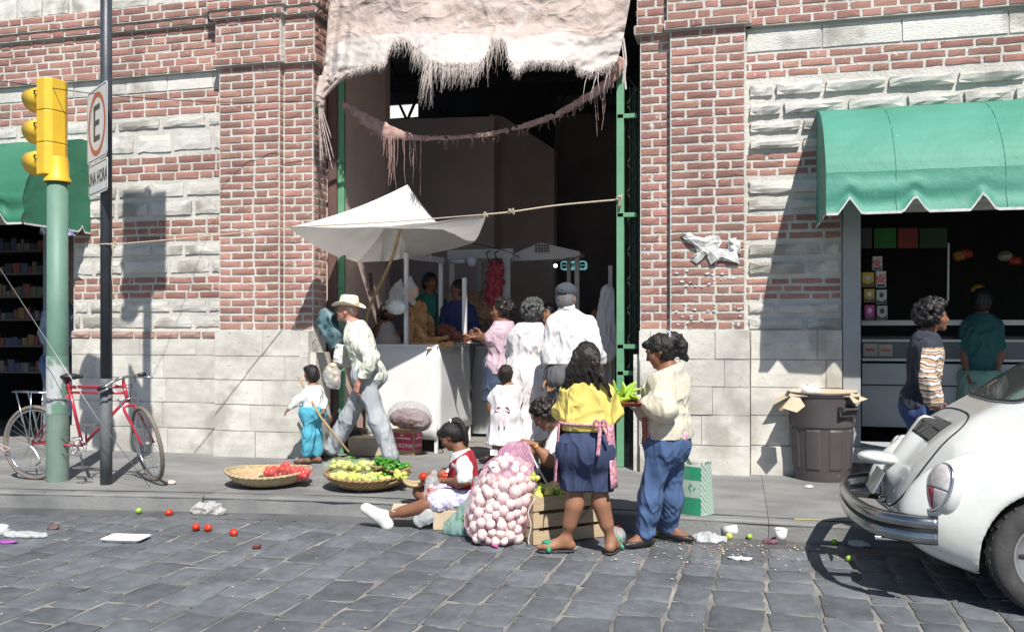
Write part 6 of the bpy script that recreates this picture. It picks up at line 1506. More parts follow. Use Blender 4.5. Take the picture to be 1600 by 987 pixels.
# folding gates
M_ggrn = mat('gate_green', (.10, .27, .15), .5, col2=(.14, .33, .20), scale=5, bump=.2, bscale=40, speck=(.22, .13, .08), sscale=16, sthr=.72); M_gdk = mat('gate_dark_green', (.025, .06, .04), .6, col2=(.035, .08, .055), scale=5)
gt = thing('folding_gate', 'green folding lattice gate pushed back against the right side of the gateway', 'gate', P(970, 720, 9.1))
b0 = P(969.5, 722, 9.10); b0.z = SW
mb = MB(); mb.box(b0+Vector((0, 0, 2.0)), (.075, .07, 4.0)); mb.build('gatepost', M_ggrn, gt, bevel=.006)
mb = MB(); mb.tube(curve_pts([b0+Z3*3.99+Vector((-.015, 0, 0)), b0+Z3*4.06, b0+Z3*4.10+Vector((.03, 0, 0))], 4), .035, 8); mb.build('post_hook', M_ggrn, gt, smooth=True)
for zz in (3.55, 2.55, 1.22, .95): mb = MB(); mb.box(b0+Vector((.07, -.01, zz)), (.20, .05, .045)); mb.build('hinge_strap', M_ggrn, gt, bevel=.004)
for i in range(7):
    x_ = b0.x+.085+i*.026; mb = MB(); mb.box((x_, 9.22+.03*(i % 2), SW+1.95), (.012, .05, 3.85)); mb.build('gate_bar', M_gdk, gt)
mb = MB()
for i in range(13):
    z_ = SW+.1+i*.3; mb.bar((b0.x+.06, 9.185, z_), (b0.x+.25, 9.185, z_+.28), .016, .006); mb.bar((b0.x+.25, 9.19, z_), (b0.x+.06, 9.19, z_+.28), .016, .006)
tag(mb.build('lattice', M_gdk, gt), kind='stuff')
gl = thing('gate_jamb_post', 'tall slim green gatepost at the left side of the gateway', 'gatepost', P(534, 722, 9.33))
b1 = P(534, 720, 9.33); b1.z = SW
mb = MB(); mb.box(b1+Vector((0, 0, 2.45)), (.075, .06, 4.9)); mb.build('post', M_ggrn, gl, bevel=.005)
for zz in (3.3, 1.9, .9): mb = MB(); mb.box(b1+Vector((.0, -.035, zz)), (.10, .02, .06)); mb.build('bracket', M_ggrn, gl)
# ================================================================== STALLS AND FOOD
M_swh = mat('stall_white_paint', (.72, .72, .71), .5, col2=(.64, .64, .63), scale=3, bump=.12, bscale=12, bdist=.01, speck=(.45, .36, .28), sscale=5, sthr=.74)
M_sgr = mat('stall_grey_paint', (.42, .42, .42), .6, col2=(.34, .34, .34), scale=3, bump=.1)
xs0, xs1, ys0, ys1 = P(572, 540, 9.6).x, P(683, 540, 9.6).x, 9.60, 10.93; zt_ = 1.335
st1 = thing('food_stall', 'white sheet-metal food stall with a post frame just inside the gateway', 'stall', ((xs0+xs1)/2, 10.2, SW))
def quadpanel(name, a, b, z0, z1, m, par, th=.02, skew=0.):
    a, b = Vector(a), Vector(b); d = (b-a).normalized(); nn = Vector((d.y, -d.x, 0)); mb = MB()
    mb.grid(lambda u, v: a.lerp(b, u)+Z3*lerp(z0, z1, v)+nn*(.010*mnoise.noise((u*3, v*3, a.x))), 10, 8); return mb.build(name, m, par, smooth=True, solid=th)
quadpanel('front_panel', (xs0, ys0, 0), (xs1, ys0, 0), .28, zt_-.01, M_swh, st1)
quadpanel('side_panel', (xs1, ys0+.01, 0), (xs1, ys1, 0), .32, zt_-.01, M_swh, st1)
quadpanel('side_panel', (xs0, ys0+.01, 0), (xs0, ys1, 0), .32, zt_-.01, M_swh, st1)
mb = MB(); mb.box(((xs0+xs1)/2, (ys0+ys1)/2, zt_+.005), (xs1-xs0+.03, ys1-ys0+.03, .03)); mb.build('counter_top', M_swh, st1, bevel=.004)
for (x_, y_) in ((xs1-.02, ys0+.03), (xs1-.02, ys1-.03), (xs0+.03, ys0+.03), (xs0+.03, ys1-.03)): mb = MB(); mb.box((x_, y_, .13+.13), (.035, .035, .27)); mb.build('leg', M_swh, st1)
mb = MB(); mb.tube([P(688, 706, ys0+.02)+Vector((-.01, 0, 0)), P(688, 706, ys0+.02)+Vector((.03, 0, .0))], .035, 10); mb.build('castor', M_steel, st1)
def post(px0, py0, py1, Y, w=.045, par=st1, m=M_swh, name='post'):
    a, b = P(px0, py0, Y), P(px0, py1, Y); mb = MB(); mb.bar(a, b, w); return mb.build(name, m, par, bevel=.003)
post(635, 396, 545, 9.66); post(689, 404, 522, 10.85, .05); post(726, 434, 528, 9.75+.4, .05)
mb = MB(); mb.bar(P(632, 399, 9.66), P(692, 407, 10.85), .045, .07); mb.build('top_rail', M_swh, st1, bevel=.003)
mb = MB(); mb.tube(curve_pts([P(652, 402, 9.9), P(652, 394, 9.9), P(666, 396, 9.9), P(672, 396, 9.9), P(672, 403, 9.9)], 4), .006, 5); mb.build('rail_hook', M_swh, st1)
M_chi = mat('fried_pork_rind', (.42, .20, .07), .55, col2=(.58, .33, .14), scale=16, bump=1., bscale=50, bdist=.02, speck=(.22, .08, .03), sscale=18, sthr=.62); M_meat = mat('cooked_meat', (.16, .05, .03), .45, col2=(.30, .11, .07), scale=22, bump=1., bscale=60, bdist=.01)
def rind(label, pts, rads, m=M_chi, flat=.35, amp=.014, cat='fried pork rind', name='pork_rind', h=.008, f_=(26, 26, 26)):
    F = Field(h); pts = [P(*q) if isinstance(q, tuple) else q for q in pts]
    for i in range(len(pts)-1): F.cap(pts[i], pts[i+1], rads[i], rads[i+1], k=.02, flat=((.2, 1, 0), flat))
    F.wrinkle(amp, f_); F.wrinkle(amp*.6, tuple(q*2.2 for q in f_), ridge=False); return tag(fobj(F, name, m, None, origin=pts[0]), label, cat)
rind('big sheet of fried pork rind standing against the stall post', [(655, 532, 10.0), (652, 500, 10.0), (655, 482, 10.05)], [.10, .13, .10])
rind('dark folded pork rind leaning at the back of the stall', [(668, 530, 10.25), (662, 505, 10.2), (655, 488, 10.15)], [.11, .14, .08])
rind('tall narrow strip of pork rind beside the front stall post', [(641, 534, 9.8), (642, 505, 9.8), (641, 484, 9.82)], [.035, .045, .035])
rind('slanting twisted strip of pork rind on the stall', [(649, 505, 9.8), (656, 518, 9.78), (665, 532, 9.76)], [.03, .04, .045])
rind('long pork rind lying lowest along the stall counter', [(643, 538, 9.72), (665, 540, 9.72), (690, 539, 9.72), (706, 536, 9.72)], [.03, .034, .034, .025])
rind('long pork rind lying on top of the lowest one', [(650, 530, 9.80), (672, 531, 9.80), (700, 527, 9.80)], [.03, .036, .022])
rind('heap of dark cooked meat on the right of the stall', [(702, 523, 10.3), (690, 520, 10.4)], [.10, .10], M_meat, .9, .03, 'meat', 'meat_heap')
rind('shredded dark meat piled on the tin tray', [(716, 528, 10.1), (728, 529, 10.1)], [.06, .05], M_meat, .7, .04, 'meat', 'meat_heap')
mb = MB(); c_ = P(722, 536, 10.1); mb.lathe([(0, 0), (.19, 0), (.23, .018), (.235, .018)], c_-Z3*.01, 24, sx=1.1, sy=.7); tag(mb.build('tin_tray', M_chr, smooth=True, solid=.003), 'shallow tin tray of meat at the stall corner', 'tray')
mb = MB(); a, b = P(671, 541, 9.62), P(711, 546, 9.62); mb.grid(lambda u, v: a.lerp(P(711, 541, 9.9), u)+Vector((0, -.10*(1-v)+.0, .012-.02*(1-v)**2*2+.005*math.sin(u*9))), 8, 5); tag(mb.build('wrapping_paper', mat('greasy_paper', (.55, .42, .33), .7), solid=.002), 'greasy brown paper hanging over the stall counter edge', 'paper')
M_film = thin('clear_film', (.80, .82, .84), .36, .12, .8, 18); M_film2 = thin('frosted_film', (.72, .75, .76), .72, .3, .8, 16)
def bag(label, pts, rads, m, name='plastic_bag', cat='plastic bag', flat=.5, amp=.015, f_=(14, 14, 9), h=.009, cuts=()):
    F = Field(h)
    for i in range(len(pts)-1): F.cap(pts[i], pts[i+1], rads[i], rads[i+1], k=.04, flat=((0, 1, 0), flat))
    F.wrinkle(amp, f_); F.wrinkle(amp*.5, tuple(q*2.3 for q in f_))
    for c in cuts: F.cut(*c)
    return tag(fobj(F, name, m, None, origin=pts[-1]), label, cat)
bag('clear plastic bag half full of white salt hanging on the stall post', [P(627, 437, 9.6), P(622, 455, 9.6), P(618, 475, 9.6)], [.015, .08, .12], M_film)
F = Field(.01); F.ell(P(621, 480, 9.6), (.11, .06, .085), None); tag(fobj(F, 'white_salt', M_wht, None, origin=P(621, 480, 9.6)), 'white salt inside the clear bag on the stall post', 'salt')
bag('small clear bag of round orange buns hanging on the stall post', [P(641, 432, 9.58), P(642, 455, 9.58), P(645, 474, 9.58)], [.01, .085, .03], M_film)
for i, (a, b) in enumerate(((640, 454), (648, 460), (643, 466), (650, 452))): mb = MB(); mb.ball((0, 0, 0), (.035, .03, .03), 10, 7); o = tag(mb.build('bun', mat('orange_bun', (.55, .25, .10), .5), smooth=True), 'round orange bun inside the small clear hanging bag', 'bun', group='buns in the hanging bag'); o.location = P(a, b, 9.58)
bag('clear bag of pork crackling on the left end of the stall counter', [P(606, 514, 9.85), P(606, 530, 9.85)], [.09, .15], M_film, flat=.8)
rr = random.Random(4)
for i in range(9): rind('piece of pork crackling inside the bag at the left end of the stall', [P(598+rr.uniform(0, 18), 522+rr.uniform(0, 14), 9.85+rr.uniform(-.05, .05))]+[P(600+rr.uniform(0, 18), 524+rr.uniform(0, 12), 9.85)], [.028, .024], h=.01)['group'] = 'pieces of crackling in the bag'
# inner counter, canopy with vent, lamp, hanging meat, cola sign
st2 = thing('inner_stall', 'second stall further in with a gabled white canopy and a grille vent', 'stall', P(850, 600, 11.6))
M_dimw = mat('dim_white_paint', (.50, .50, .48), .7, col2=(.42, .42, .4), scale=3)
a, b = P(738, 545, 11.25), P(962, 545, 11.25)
for i in range(8):
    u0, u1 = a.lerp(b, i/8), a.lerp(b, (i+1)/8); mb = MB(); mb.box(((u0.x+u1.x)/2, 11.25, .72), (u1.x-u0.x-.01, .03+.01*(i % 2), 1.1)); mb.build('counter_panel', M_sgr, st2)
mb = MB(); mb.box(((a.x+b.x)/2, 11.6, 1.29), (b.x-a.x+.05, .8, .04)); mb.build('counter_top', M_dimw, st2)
def rail(p, q, w, h_, Y0, Y1, par=st2, m=M_dimw, name='rail'): mb = MB(); mb.bar(P(p[0], p[1], Y0), P(q[0], q[1], Y1), w, h_); return mb.build(name, m, par)
rail((700, 398), (802, 396), .05, .12, 11.3, 11.3); rail((792, 396), (792, 545), .10, .06, 11.3, 11.3, name='post'); rail((707, 400), (707, 545), .07, .06, 11.32, 11.32, name='post')
rail((750, 408), (750, 545), .05, .05, 11.9, 11.9, name='post'); rail((889, 400), (889, 545), .05, .05, 12.0, 12.0, name='post'); rail((902, 396), (902, 560), .06, .06, 11.8, 11.8, name='post')
pp = [(798, 398), (845, 379), (906, 393), (906, 399), (880, 404), (798, 408)]; q = [P(x_, y_, 11.6) for x_, y_ in pp]
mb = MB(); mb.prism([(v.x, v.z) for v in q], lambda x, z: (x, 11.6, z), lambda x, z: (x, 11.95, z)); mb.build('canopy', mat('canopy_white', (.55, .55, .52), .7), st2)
mb = MB(); v0, v1 = P(836, 382, 11.59), P(858, 394, 11.59); mb.box(((v0.x+v1.x)/2, 11.592, (v0.z+v1.z)/2), (v1.x-v0.x, .012, v0.z-v1.z)); vg = mb.build('vent', M_blkm, st2)
mb = MB()
for i in range(6): x_ = lerp(v0.x, v1.x, i/5); mb.box((x_, 11.58, (v0.z+v1.z)/2), (.008, .01, v0.z-v1.z))
for i in range(4): z_ = lerp(v0.z, v1.z, i/3); mb.box(((v0.x+v1.x)/2, 11.578, z_), (v1.x-v0.x, .01, .008))
mb.build('vent_grille', M_dimw, st2)
rind('big heap of pale pork rind on the inner counter', [(735, 478, 11.5), (755, 482, 11.5), (735, 488, 11.5)], [.18, .20, .2], mat('pale_rind', (.40, .26, .17), .7, col2=(.3, .17, .1), scale=14, bump=1., bscale=40, bdist=.02), .9, .05, h=.016, f_=(14, 14, 14))
for k_, (a_, b_, l_) in enumerate(((930, 500, 'left'), (943, 498, 'right'))): rind('upright brown pork rind at the right end of the inner counter, '+('beside the capped man' if k_ == 0 else 'nearer the gatepost'), [(a_, 545, 11.4), (a_+2, 520, 11.4), (a_-1, 490, 11.4)], [.09, .12, .05], mat('deep_rind', (.26, .11, .05), .6, col2=(.36, .18, .09), scale=14, bump=1., bscale=40, bdist=.02), .5, .03, h=.014)
rind('tray of crumbled meat on the right of the inner counter', [(935, 528, 11.0), (960, 530, 11.0)], [.14, .14], M_meat, .9, .04, 'meat', 'meat_heap', h=.014)
M_rbag = mat('red_hanging_sausage', (.42, .035, .05), .35, col2=(.25, .03, .04), scale=14, bump=.8, bscale=30, bdist=.02)
for k_, pts in enumerate((((771, 412), (768, 435), (766, 462)), ((780, 415), (778, 440), (775, 470)), ((764, 440), (765, 455), (768, 470)))):
    rind('string of red sausages hanging from the inner stall rail, '+('left of the hooks', 'under the hooks', 'lowest and most hidden')[k_], [(a, b, 11.2) for a, b in pts], [.05, .08, .06], M_rbag, .8, .035, 'sausages', 'red_sausages', h=.012, f_=(9, 9, 16))
for k_, px_ in enumerate((763, 776)): mb = MB(); mb.tube(curve_pts([P(px_+3, 392, 11.22), P(px_-3, 396, 11.15), P(px_+2, 408, 11.15), P(px_+6, 412, 11.15)], 5), .008, 6); tag(mb.build('meat_hook', M_wire), ('left' if k_ == 0 else 'right')+' dark hook on the inner stall rail over the red sausages', 'hook')
mb = MB(); c_ = P(720, 408, 11.1); mb.tube([c_-Vector((.16, 0, 0)), c_+Vector((.06, 0, 0))], .028, 10); mb.ball(c_+Vector((.15, 0, 0)), .075, 14, 10); tag(mb.build('glass_lamp', mat('lamp_glass', (.5, .55, .6), .1, spec=.8), smooth=True), 'unlit glass lamp bulb on the stall rail', 'lamp')
cs = thing('cola_sign', 'small glowing pale blue sign deep inside the hall', 'sign', P(895, 415, 14.4)); a, b = P(876, 408, 14.4), P(916, 421, 14.4); c_ = (a+b)/2; w = b.x-a.x; h = a.z-b.z
mb = MB(); mb.prism(rrect(w, h, h*.3), lambda x, z: (c_.x+x, 14.4, c_.z+z), lambda x, z: (c_.x+x, 14.5, c_.z+z)); mb.build('sign_box', mat('lit_cyan', (.25, .62, .66), .4, emit=.35), cs)
tm = text_mesh('PEPSI', h*.55, .001, .8, .004); tm.transform(Matrix.Translation((c_.x, 14.392, c_.z)) @ Matrix.Rotation(PI/2, 4, 'X')); wparent(mesh_obj('lettering', tm, mat('sign_navy', (.01, .02, .08), .5)), cs)
for s_ in (-1, 1):
    mb = MB(); cc = Vector((c_.x+s_*w*.36, 14.39, c_.z)); r_ = h*.33
    mb.add([cc+Vector((r_*math.cos(PI*i/10), 0, r_*math.sin(PI*i/10)+r_*.12)) for i in range(11)], [tuple(range(11))]); mb.add([cc-Vector((r_*math.cos(PI*i/10), .0, r_*math.sin(PI*i/10)+r_*.12)) for i in range(11)], [tuple(range(11))]); mb.build('emblem', MATS['sign_navy'], cs)
mb = MB(); c_ = P(868, 415, 13.6); mb.ball(c_, .028, 10, 8); tag(mb.build('bare_bulb', mat('lit_bulb', (1., .62, .35), .4, emit=9.), smooth=True), 'small bare lit bulb glowing left of the blue sign', 'lamp')
for k_, (x0_, x1_, y0_, y1_, Y_) in enumerate(((962, 1000, 440, 560, 10.6),)):
    F = Field(.014); F.cap(P(950, 455, 10.6), P(944, 545, 10.6), .08, .16, k=.03, flat=((0, 1, 0), .3)); F.wrinkle(.02, (9, 9, 3)); tag(fobj(F, 'white_cloth', MATS['pale_apron'], None, origin=P(950, 545, 10.6)), 'pale cloth hanging beside the right green gatepost', 'cloth')
mb = MB(); a, b = P(951, 415, 10.9), P(957, 545, 10.9); mb.box(((a.x+b.x)/2, 10.9, .13+(a.z-.13)/2), (b.x-a.x, .06, a.z-.13)); tag(mb.build('white_post', M_dimw), 'narrow pale post inside the gateway beside the green gatepost', 'post')
# socket box on the cheek wall, goods under the stall
mb = MB(); c_ = Vector((-4.35, 10.1, P(590, 440, 10.1).z)); mb.box(c_, (.03, .12, .22)); tag(mb.build('switch_box', mat('rusty_switch', (.12, .07, .05), .7, col2=(.25, .2, .18), scale=30), bevel=.004), 'rusty electrical switch box on the brown gateway wall', 'switch box')
# ================================================================== BASKETS, PRODUCE, SACK, CRATE, BAGS
rr = random.Random(21)
M_bask = mat('pale_palm_weave', (.50, .40, .24), .85, col2=(.38, .29, .16), scale=18, bump=.3, bscale=90, speck=(.70, .60, .42), sscale=26, sthr=.63); M_bask2 = mat('brown_palm_weave', (.34, .23, .11), .85, col2=(.24, .15, .07), scale=18, bump=.3, bscale=90, speck=(.62, .50, .28), sscale=26, sthr=.66)
def basket(label, c, R, h, m, name='basket', r0=.42):
    t = thing(name, label, 'basket', c); prof = [(r0*R, 0), (.66*R, .14*h), (.85*R, .5*h), (.96*R, .85*h), (R, h)]
    def bf(off):
        def f(u, v):
            a = 2*PI*u; q = v*4; i = min(int(q), 3); tt = q-i; r_ = lerp(prof[i][0], prof[i+1][0], tt); z = lerp(prof[i][1], prof[i+1][1], tt)
            w = .0035*(1 if (int(u*64+1e-6)+int(v*14+1e-6)) % 2 else -1); return c+Vector(((r_+w+off)*math.cos(a), (r_+w+off)*math.sin(a), z+.004+(.012*math.sin(a*2+1)*v)))
        return f
    mb = MB(); mb.grid(bf(0), 128, 14); mb.build('woven_wall', m, t, solid=.008)
    mb = MB(); mb.lathe([(0, .008), (r0*R, .008)], c, 32); mb.build('bottom', m, t)
    for tw in (0, 1):
        mb = MB(); mb.tube([c+Vector(((R+.004*math.cos(i*1.9+tw*PI))*math.cos(2*PI*i/72), (R+.004*math.cos(i*1.9+tw*PI))*math.sin(2*PI*i/72), h+.006*math.sin(i*1.9+tw*PI)+.012*math.sin(2*PI*i/72*2+1))) for i in range(72)], .0085, 6, closed=True); mb.build('rim', m, t, smooth=True)
    return t
def proto_ball(name, m, r3, seed=0, n=12, k=9, fn=None):
    mb = MB(); random.seed(seed); mb.ball((0, 0, 0), r3, n, k)
    if fn: mb.v = [fn(Vector(v)) for v in mb.v]
    me = mb.mesh(name); me.materials.append(m); me.polygons.foreach_set('use_smooth', [True]*len(me.polygons)); return me
M_tom = mat('tomato', (.50, .022, .012), .22, col2=(.55, .06, .015), scale=14, rnd=.12, coat=.3); M_lime = mat('lime_yellow', (.55, .56, .12), .4, col2=(.36, .48, .08), scale=10, rcol=(.62, .58, .14), bump=.2, bscale=160, bdist=.002)
M_glime = mat('green_lime', (.22, .42, .04), .4, col2=(.32, .50, .07), scale=10, bump=.2, bscale=160, bdist=.002); M_chile = mat('green_chilli', (.035, .17, .015), .22, col2=(.06, .26, .02), scale=12, rnd=.2, coat=.2)
M_lchile = mat('light_green_chilli', (.30, .52, .05), .28, col2=(.42, .60, .09), scale=9, rnd=.15, coat=.2); M_on = mat('white_onion', (.76, .60, .57), .42, col2=(.82, .69, .65), scale=9, stretch=(2.5, 2.5, .4), rnd=.07, bump=.1)
me_tom = proto_ball('tomato', M_tom, (.030, .030, .036)); me_lime = proto_ball('lime', M_lime, (.025, .025, .028), fn=lambda v: Vector((v.x, v.y, v.z*(1.15 if abs(v.z) > .026 else 1))))
me_gl = proto_ball('green_lime', M_glime, (.020, .020, .022)); me_on = proto_ball('onion', M_on, (.042, .042, .038), fn=lambda v: Vector((v.x, v.y, v.z+(.007 if v.z > .036 else 0))))
def chile_me(m, L=.12, r=.013):
    mb = MB(); pts = [Vector((L*t, .012*math.sin(t*3), .010*math.sin(t*2.2))) for t in (0, .15, .4, .65, .85, 1)]; mb.tube(pts, [r*.8, r*1.1, r*1.05, r*.85, r*.5, r*.12], 8); mb.tube([pts[0], pts[0]+Vector((-.012, 0, .004)), pts[0]+Vector((-.028, 0, .014))], [.004, .003, .0025], 5)
    me = mb.mesh('chilli'); me.materials.append(m); me.polygons.foreach_set('use_smooth', [True]*len(me.polygons)); return me
me_ch = chile_me(M_chile, .085, .015); me_lch = chile_me(M_lchile, .15, .017)
def put(me, name, loc, label, cat, group, sc=1., rot=None):
    o = link(bpy.data.objects.new(name, me)); o.location = loc; o.rotation_euler = rot or (rr.uniform(0, 6), rr.uniform(0, 6), rr.uniform(0, 6)); o.scale = (sc,)*3; return tag(o, label, cat, group)
def pack(c, r3, n, rad, tries=60):
    """spread n centres inside an ellipsoid shell without much overlap"""
    out = []
    for i in range(n):
        best = None; bd = -1
        for _ in range(tries):
            v = Vector((rr.gauss(0, 1), rr.gauss(0, 1), rr.gauss(0, 1))).normalized()*(rr.random()**.33); p_ = c+Vector((v.x*r3[0], v.y*r3[1], v.z*r3[2])); d = min([(p_-q).length for q in out] or [9])
            if d > bd: bd = d; best = p_
            if bd > rad*1.9: break
        out.append(best)
    return out
b1c = G(418, 757, SW); b2c = G(573, 762, SW); 
basket('wide pale basket with bagged tomatoes on the kerbside pavement', b1c+Vector((0, .02, 0)), .375, .125, M_bask)
basket('wide brown basket heaped with lime bags and green chillies', b2c+Vector((0, .02, 0)), .375, .125, M_bask2)
M_rfilm = thin('pinkish_film', (.86, .35, .40), .16, .12, .8, 20); M_gfilm = thin('greenish_film', (.75, .82, .62), .20, .15, .8, 20)
def filmbag(label, c, r3, m, R=None, tail=None, name='plastic_bag'):
    F = Field(.009); F.ell(c, r3, R, .03)
    if tail is not None: F.cap(c.lerp(tail, .3), tail, .035, .012, k=.04)
    F.wrinkle(.010, (22, 22, 22)); F.wrinkle(.006, (48, 48, 48)); return tag(fobj(F, name, m, None, origin=c), label, 'plastic bag')
for k_, (px, py, Y, r3, n, lab) in enumerate(((424, 738, b1c.y+.05, (.075, .07, .06), 9, 'leftmost'), (447, 733, b1c.y+.06, (.085, .07, .065), 11, 'topmost'), (470, 739, b1c.y-.03, (.115, .075, .06), 14, 'rightmost'))):
    c = P(px, py, Y); filmbag(lab+' clear pink-tinted bag of tomatoes in the pale basket', c, tuple(q+.012 for q in r3), M_rfilm)
    for p_ in pack(c, tuple(q-.02 for q in r3), n, .03): put(me_tom, 'tomato', p_, 'red tomato inside the '+lab+' bag of the pale basket', 'tomato', 'tomatoes in the '+lab+' bag of the pale basket', rr.uniform(.85, 1.05))
F = Field(.008); c = P(440, 748, b1c.y-.12); F.ell(c, (.13, .06, .018), Matrix.Rotation(-.25, 3, 'Y'), .02); F.wrinkle(.014, (16, 16, 16)); tag(fobj(F, 'paper_sheet', MATS['frosted_film'], None, origin=c), 'crumpled whitish plastic sheet lying in front inside the pale basket', 'plastic sheet')
F = Field(.008); c = P(382, 742, b1c.y+.05); F.ell(c, (.11, .09, .02), None, .02); F.wrinkle(.012, (22, 22, 22)); tag(fobj(F, 'plastic_sheet', M_rfilm, None, origin=c), 'flat clear film at the empty left side of the pale basket', 'plastic sheet')
put(proto_ball('avocado', mat('dark_avocado', (.06, .07, .045), .5, bump=.4), (.030, .030, .036)), 'avocado', P(409, 747, b1c.y-.1), 'single dark avocado in front of the tomato bags', 'avocado', None)
put(me_tom, 'tomato', P(400, 750, b1c.y-.12), 'loose small red tomato left of the dark avocado in the pale basket', 'tomato', None, .7); put(me_tom, 'tomato', P(383, 751, b1c.y-.12), 'loose small red tomato near the left rim of the pale basket', 'tomato', None, .6)
# second basket
bed = [b2c+Vector((r_*math.cos(a), r_*math.sin(a)+.02, .10+rr.uniform(0, .03))) for r_, a in [(.33*math.sqrt(rr.random()), rr.uniform(0, 2*PI)) for _ in range(90)]]
for p_ in bed: put(me_lime, 'lime', p_, 'loose yellow-green lime in the bed of the brown basket', 'lime', 'loose limes in the brown basket', rr.uniform(.9, 1.15))
for (px, py, dy, r3, n, lab, tail) in ((535, 726, .04, (.135, .085, .055), 20, 'upper left', (508, 727)), (530, 745, -.10, (.105, .07, .055), 14, 'lower left', None), (570, 729, .02, (.115, .08, .06), 17, 'upper middle', (566, 716)), (573, 748, -.17, (.095, .06, .05), 11, 'front middle', (562, 768))):
    c = P(px, py, b2c.y+dy); t_ = P(tail[0], tail[1], b2c.y+dy-.04) if tail else None
    filmbag(lab+' clear bag of limes in the brown basket', c, tuple(q+.012 for q in r3), M_gfilm, tail=t_)
    for p_ in pack(c, tuple(q-.018 for q in r3), n, .026): put(me_lime, 'lime', p_, 'lime inside the '+lab+' bag of the brown basket', 'lime', 'limes in the '+lab+' bag of the brown basket', rr.uniform(.9, 1.1))
def heap(me, name, c, R, n, h, label, cat, group, sc=(.8, 1.1)):
    for i in range(n):
        a = rr.uniform(0, 2*PI); r_ = R*math.sqrt(rr.random()); put(me, name, c+Vector((r_*math.cos(a), r_*math.sin(a), .012+h*(1-r_/R)*rr.random())), label, cat, group, rr.uniform(*sc), (rr.uniform(-.4, .4), rr.uniform(-.3, .3), rr.uniform(0, 6.3)))
for (px, py, dy, R, n, lab, plate) in ((553, 722, .16, .075, 12, 'small back left', 1), (594, 722, .08, .12, 26, 'large middle', 1), (620, 729, .02, .115, 24, 'right-hand', 1), (605, 748, -.10, .10, 16, 'front', 1)):
    c = P(px, py+4, b2c.y+dy)
    basket('small woven dish under the '+lab+' heap of green chillies', c-Z3*.012, R, .022, M_bask2, 'dish', .5)
    heap(me_ch, 'chilli', c, R*.85, n, .075, 'dark green chilli in the '+lab+' heap on the brown basket', 'chilli', 'chillies in the '+lab+' heap')
for i in range(9): put(me_lime, 'lime', P(624+rr.uniform(-9, 10), 740+rr.uniform(-3, 8), b2c.y-.12), 'lime on top at the right rim of the brown basket', 'lime', 'limes at the right rim of the brown basket', 1.05)
# schoolgirl's dish, tomatoes and bag
gc = P(656, 762, 6.66)
c = P(648, 755, 6.70); basket('small pale dish of tomatoes beside the schoolgirl', c-Z3*.03, .085, .04, M_bask, 'dish', .5)
put(me_tom, 'tomato', P(661, 744, 6.60), 'large red tomato held in the right hand of the schoolgirl', 'tomato', None, 1.15)
bag('small clear bag of tomatoes held by the schoolgirl', [P(678, 738, 6.46), P(674, 755, 6.46), P(674, 772, 6.46)], [.02, .045, .065], M_film)
for p_ in pack(P(674, 770, 6.46), (.045, .03, .035), 8, .022): put(me_tom, 'tomato', p_, 'small tomato in the clear bag held by the schoolgirl', 'tomato', 'tomatoes in the bag of the schoolgirl', .6)
for i in range(5): put(me_tom, 'tomato', P(694+i*4, 742+rr.uniform(-3, 3), 6.7+rr.uniform(-.05, .1)), 'tomato lying against the far side of the schoolgirl', 'tomato', 'tomatoes behind the arms of the schoolgirl', .9)
# box and things she sits on
M_card = mat('cardboard', (.42, .29, .17), .85, col2=(.36, .24, .14), scale=5, bump=.1); M_card2 = mat('pale_cardboard', (.55, .45, .33), .85, col2=(.46, .37, .26), scale=5)
mb = MB(); c = P(716, 806, 6.60); mb.box((c.x, 6.58, .075), (.34, .26, .15), Matrix.Rotation(.15, 3, 'Z'), jit=.008); tag(mb.build('cardboard_box', M_card2, bevel=.004), 'flattened pale cardboard box the schoolgirl sits on at the kerb', 'box')
mb = MB(); c = G(640, 792, .14); mb.box((c.x+.05, c.y, .139), (.34, .22, .012), Matrix.Rotation(.3, 3, 'Z'), jit=.01); tag(mb.build('cardboard_sheet', M_card2), 'beige cardboard sheet on the kerb beneath the outstretched leg', 'cardboard')
bag('crumpled clear bag on the road under the knee of the schoolgirl', [P(655, 812, 6.42), P(668, 806, 6.42)], [.05, .06], M_film2)
# teal plastic bag leaning between girl and onions
M_teal = thin('teal_film', (.30, .50, .46), .62, .25, .9, 22)
F = Field(.009); pts = [P(748, 750, 6.50), P(742, 775, 6.45), P(728, 805, 6.38), P(712, 828, 6.35)]; rads = [.035, .05, .075, .10]
for i in range(3): F.cap(pts[i], pts[i+1], rads[i], rads[i+1], k=.03, flat=((0, 1, 0), .6))
F.ell(P(722, 829, 6.34), (.13, .08, .06), None, .04); F.wrinkle(.014, (15, 15, 8)); F.wrinkle(.007, (34, 34, 20)); F.cut((0, 0, .004), (0, 0, -1)); tag(fobj(F, 'plastic_bag', M_teal, None, origin=P(712, 838, 6.35)), 'limp teal plastic bag slumped between the schoolgirl and the onion sack', 'plastic bag')
heap(me_ch, 'chilli', P(735, 822, 6.33), .07, 22, .09, 'green chilli showing through the teal plastic bag', 'chilli', 'chillies in the teal bag')
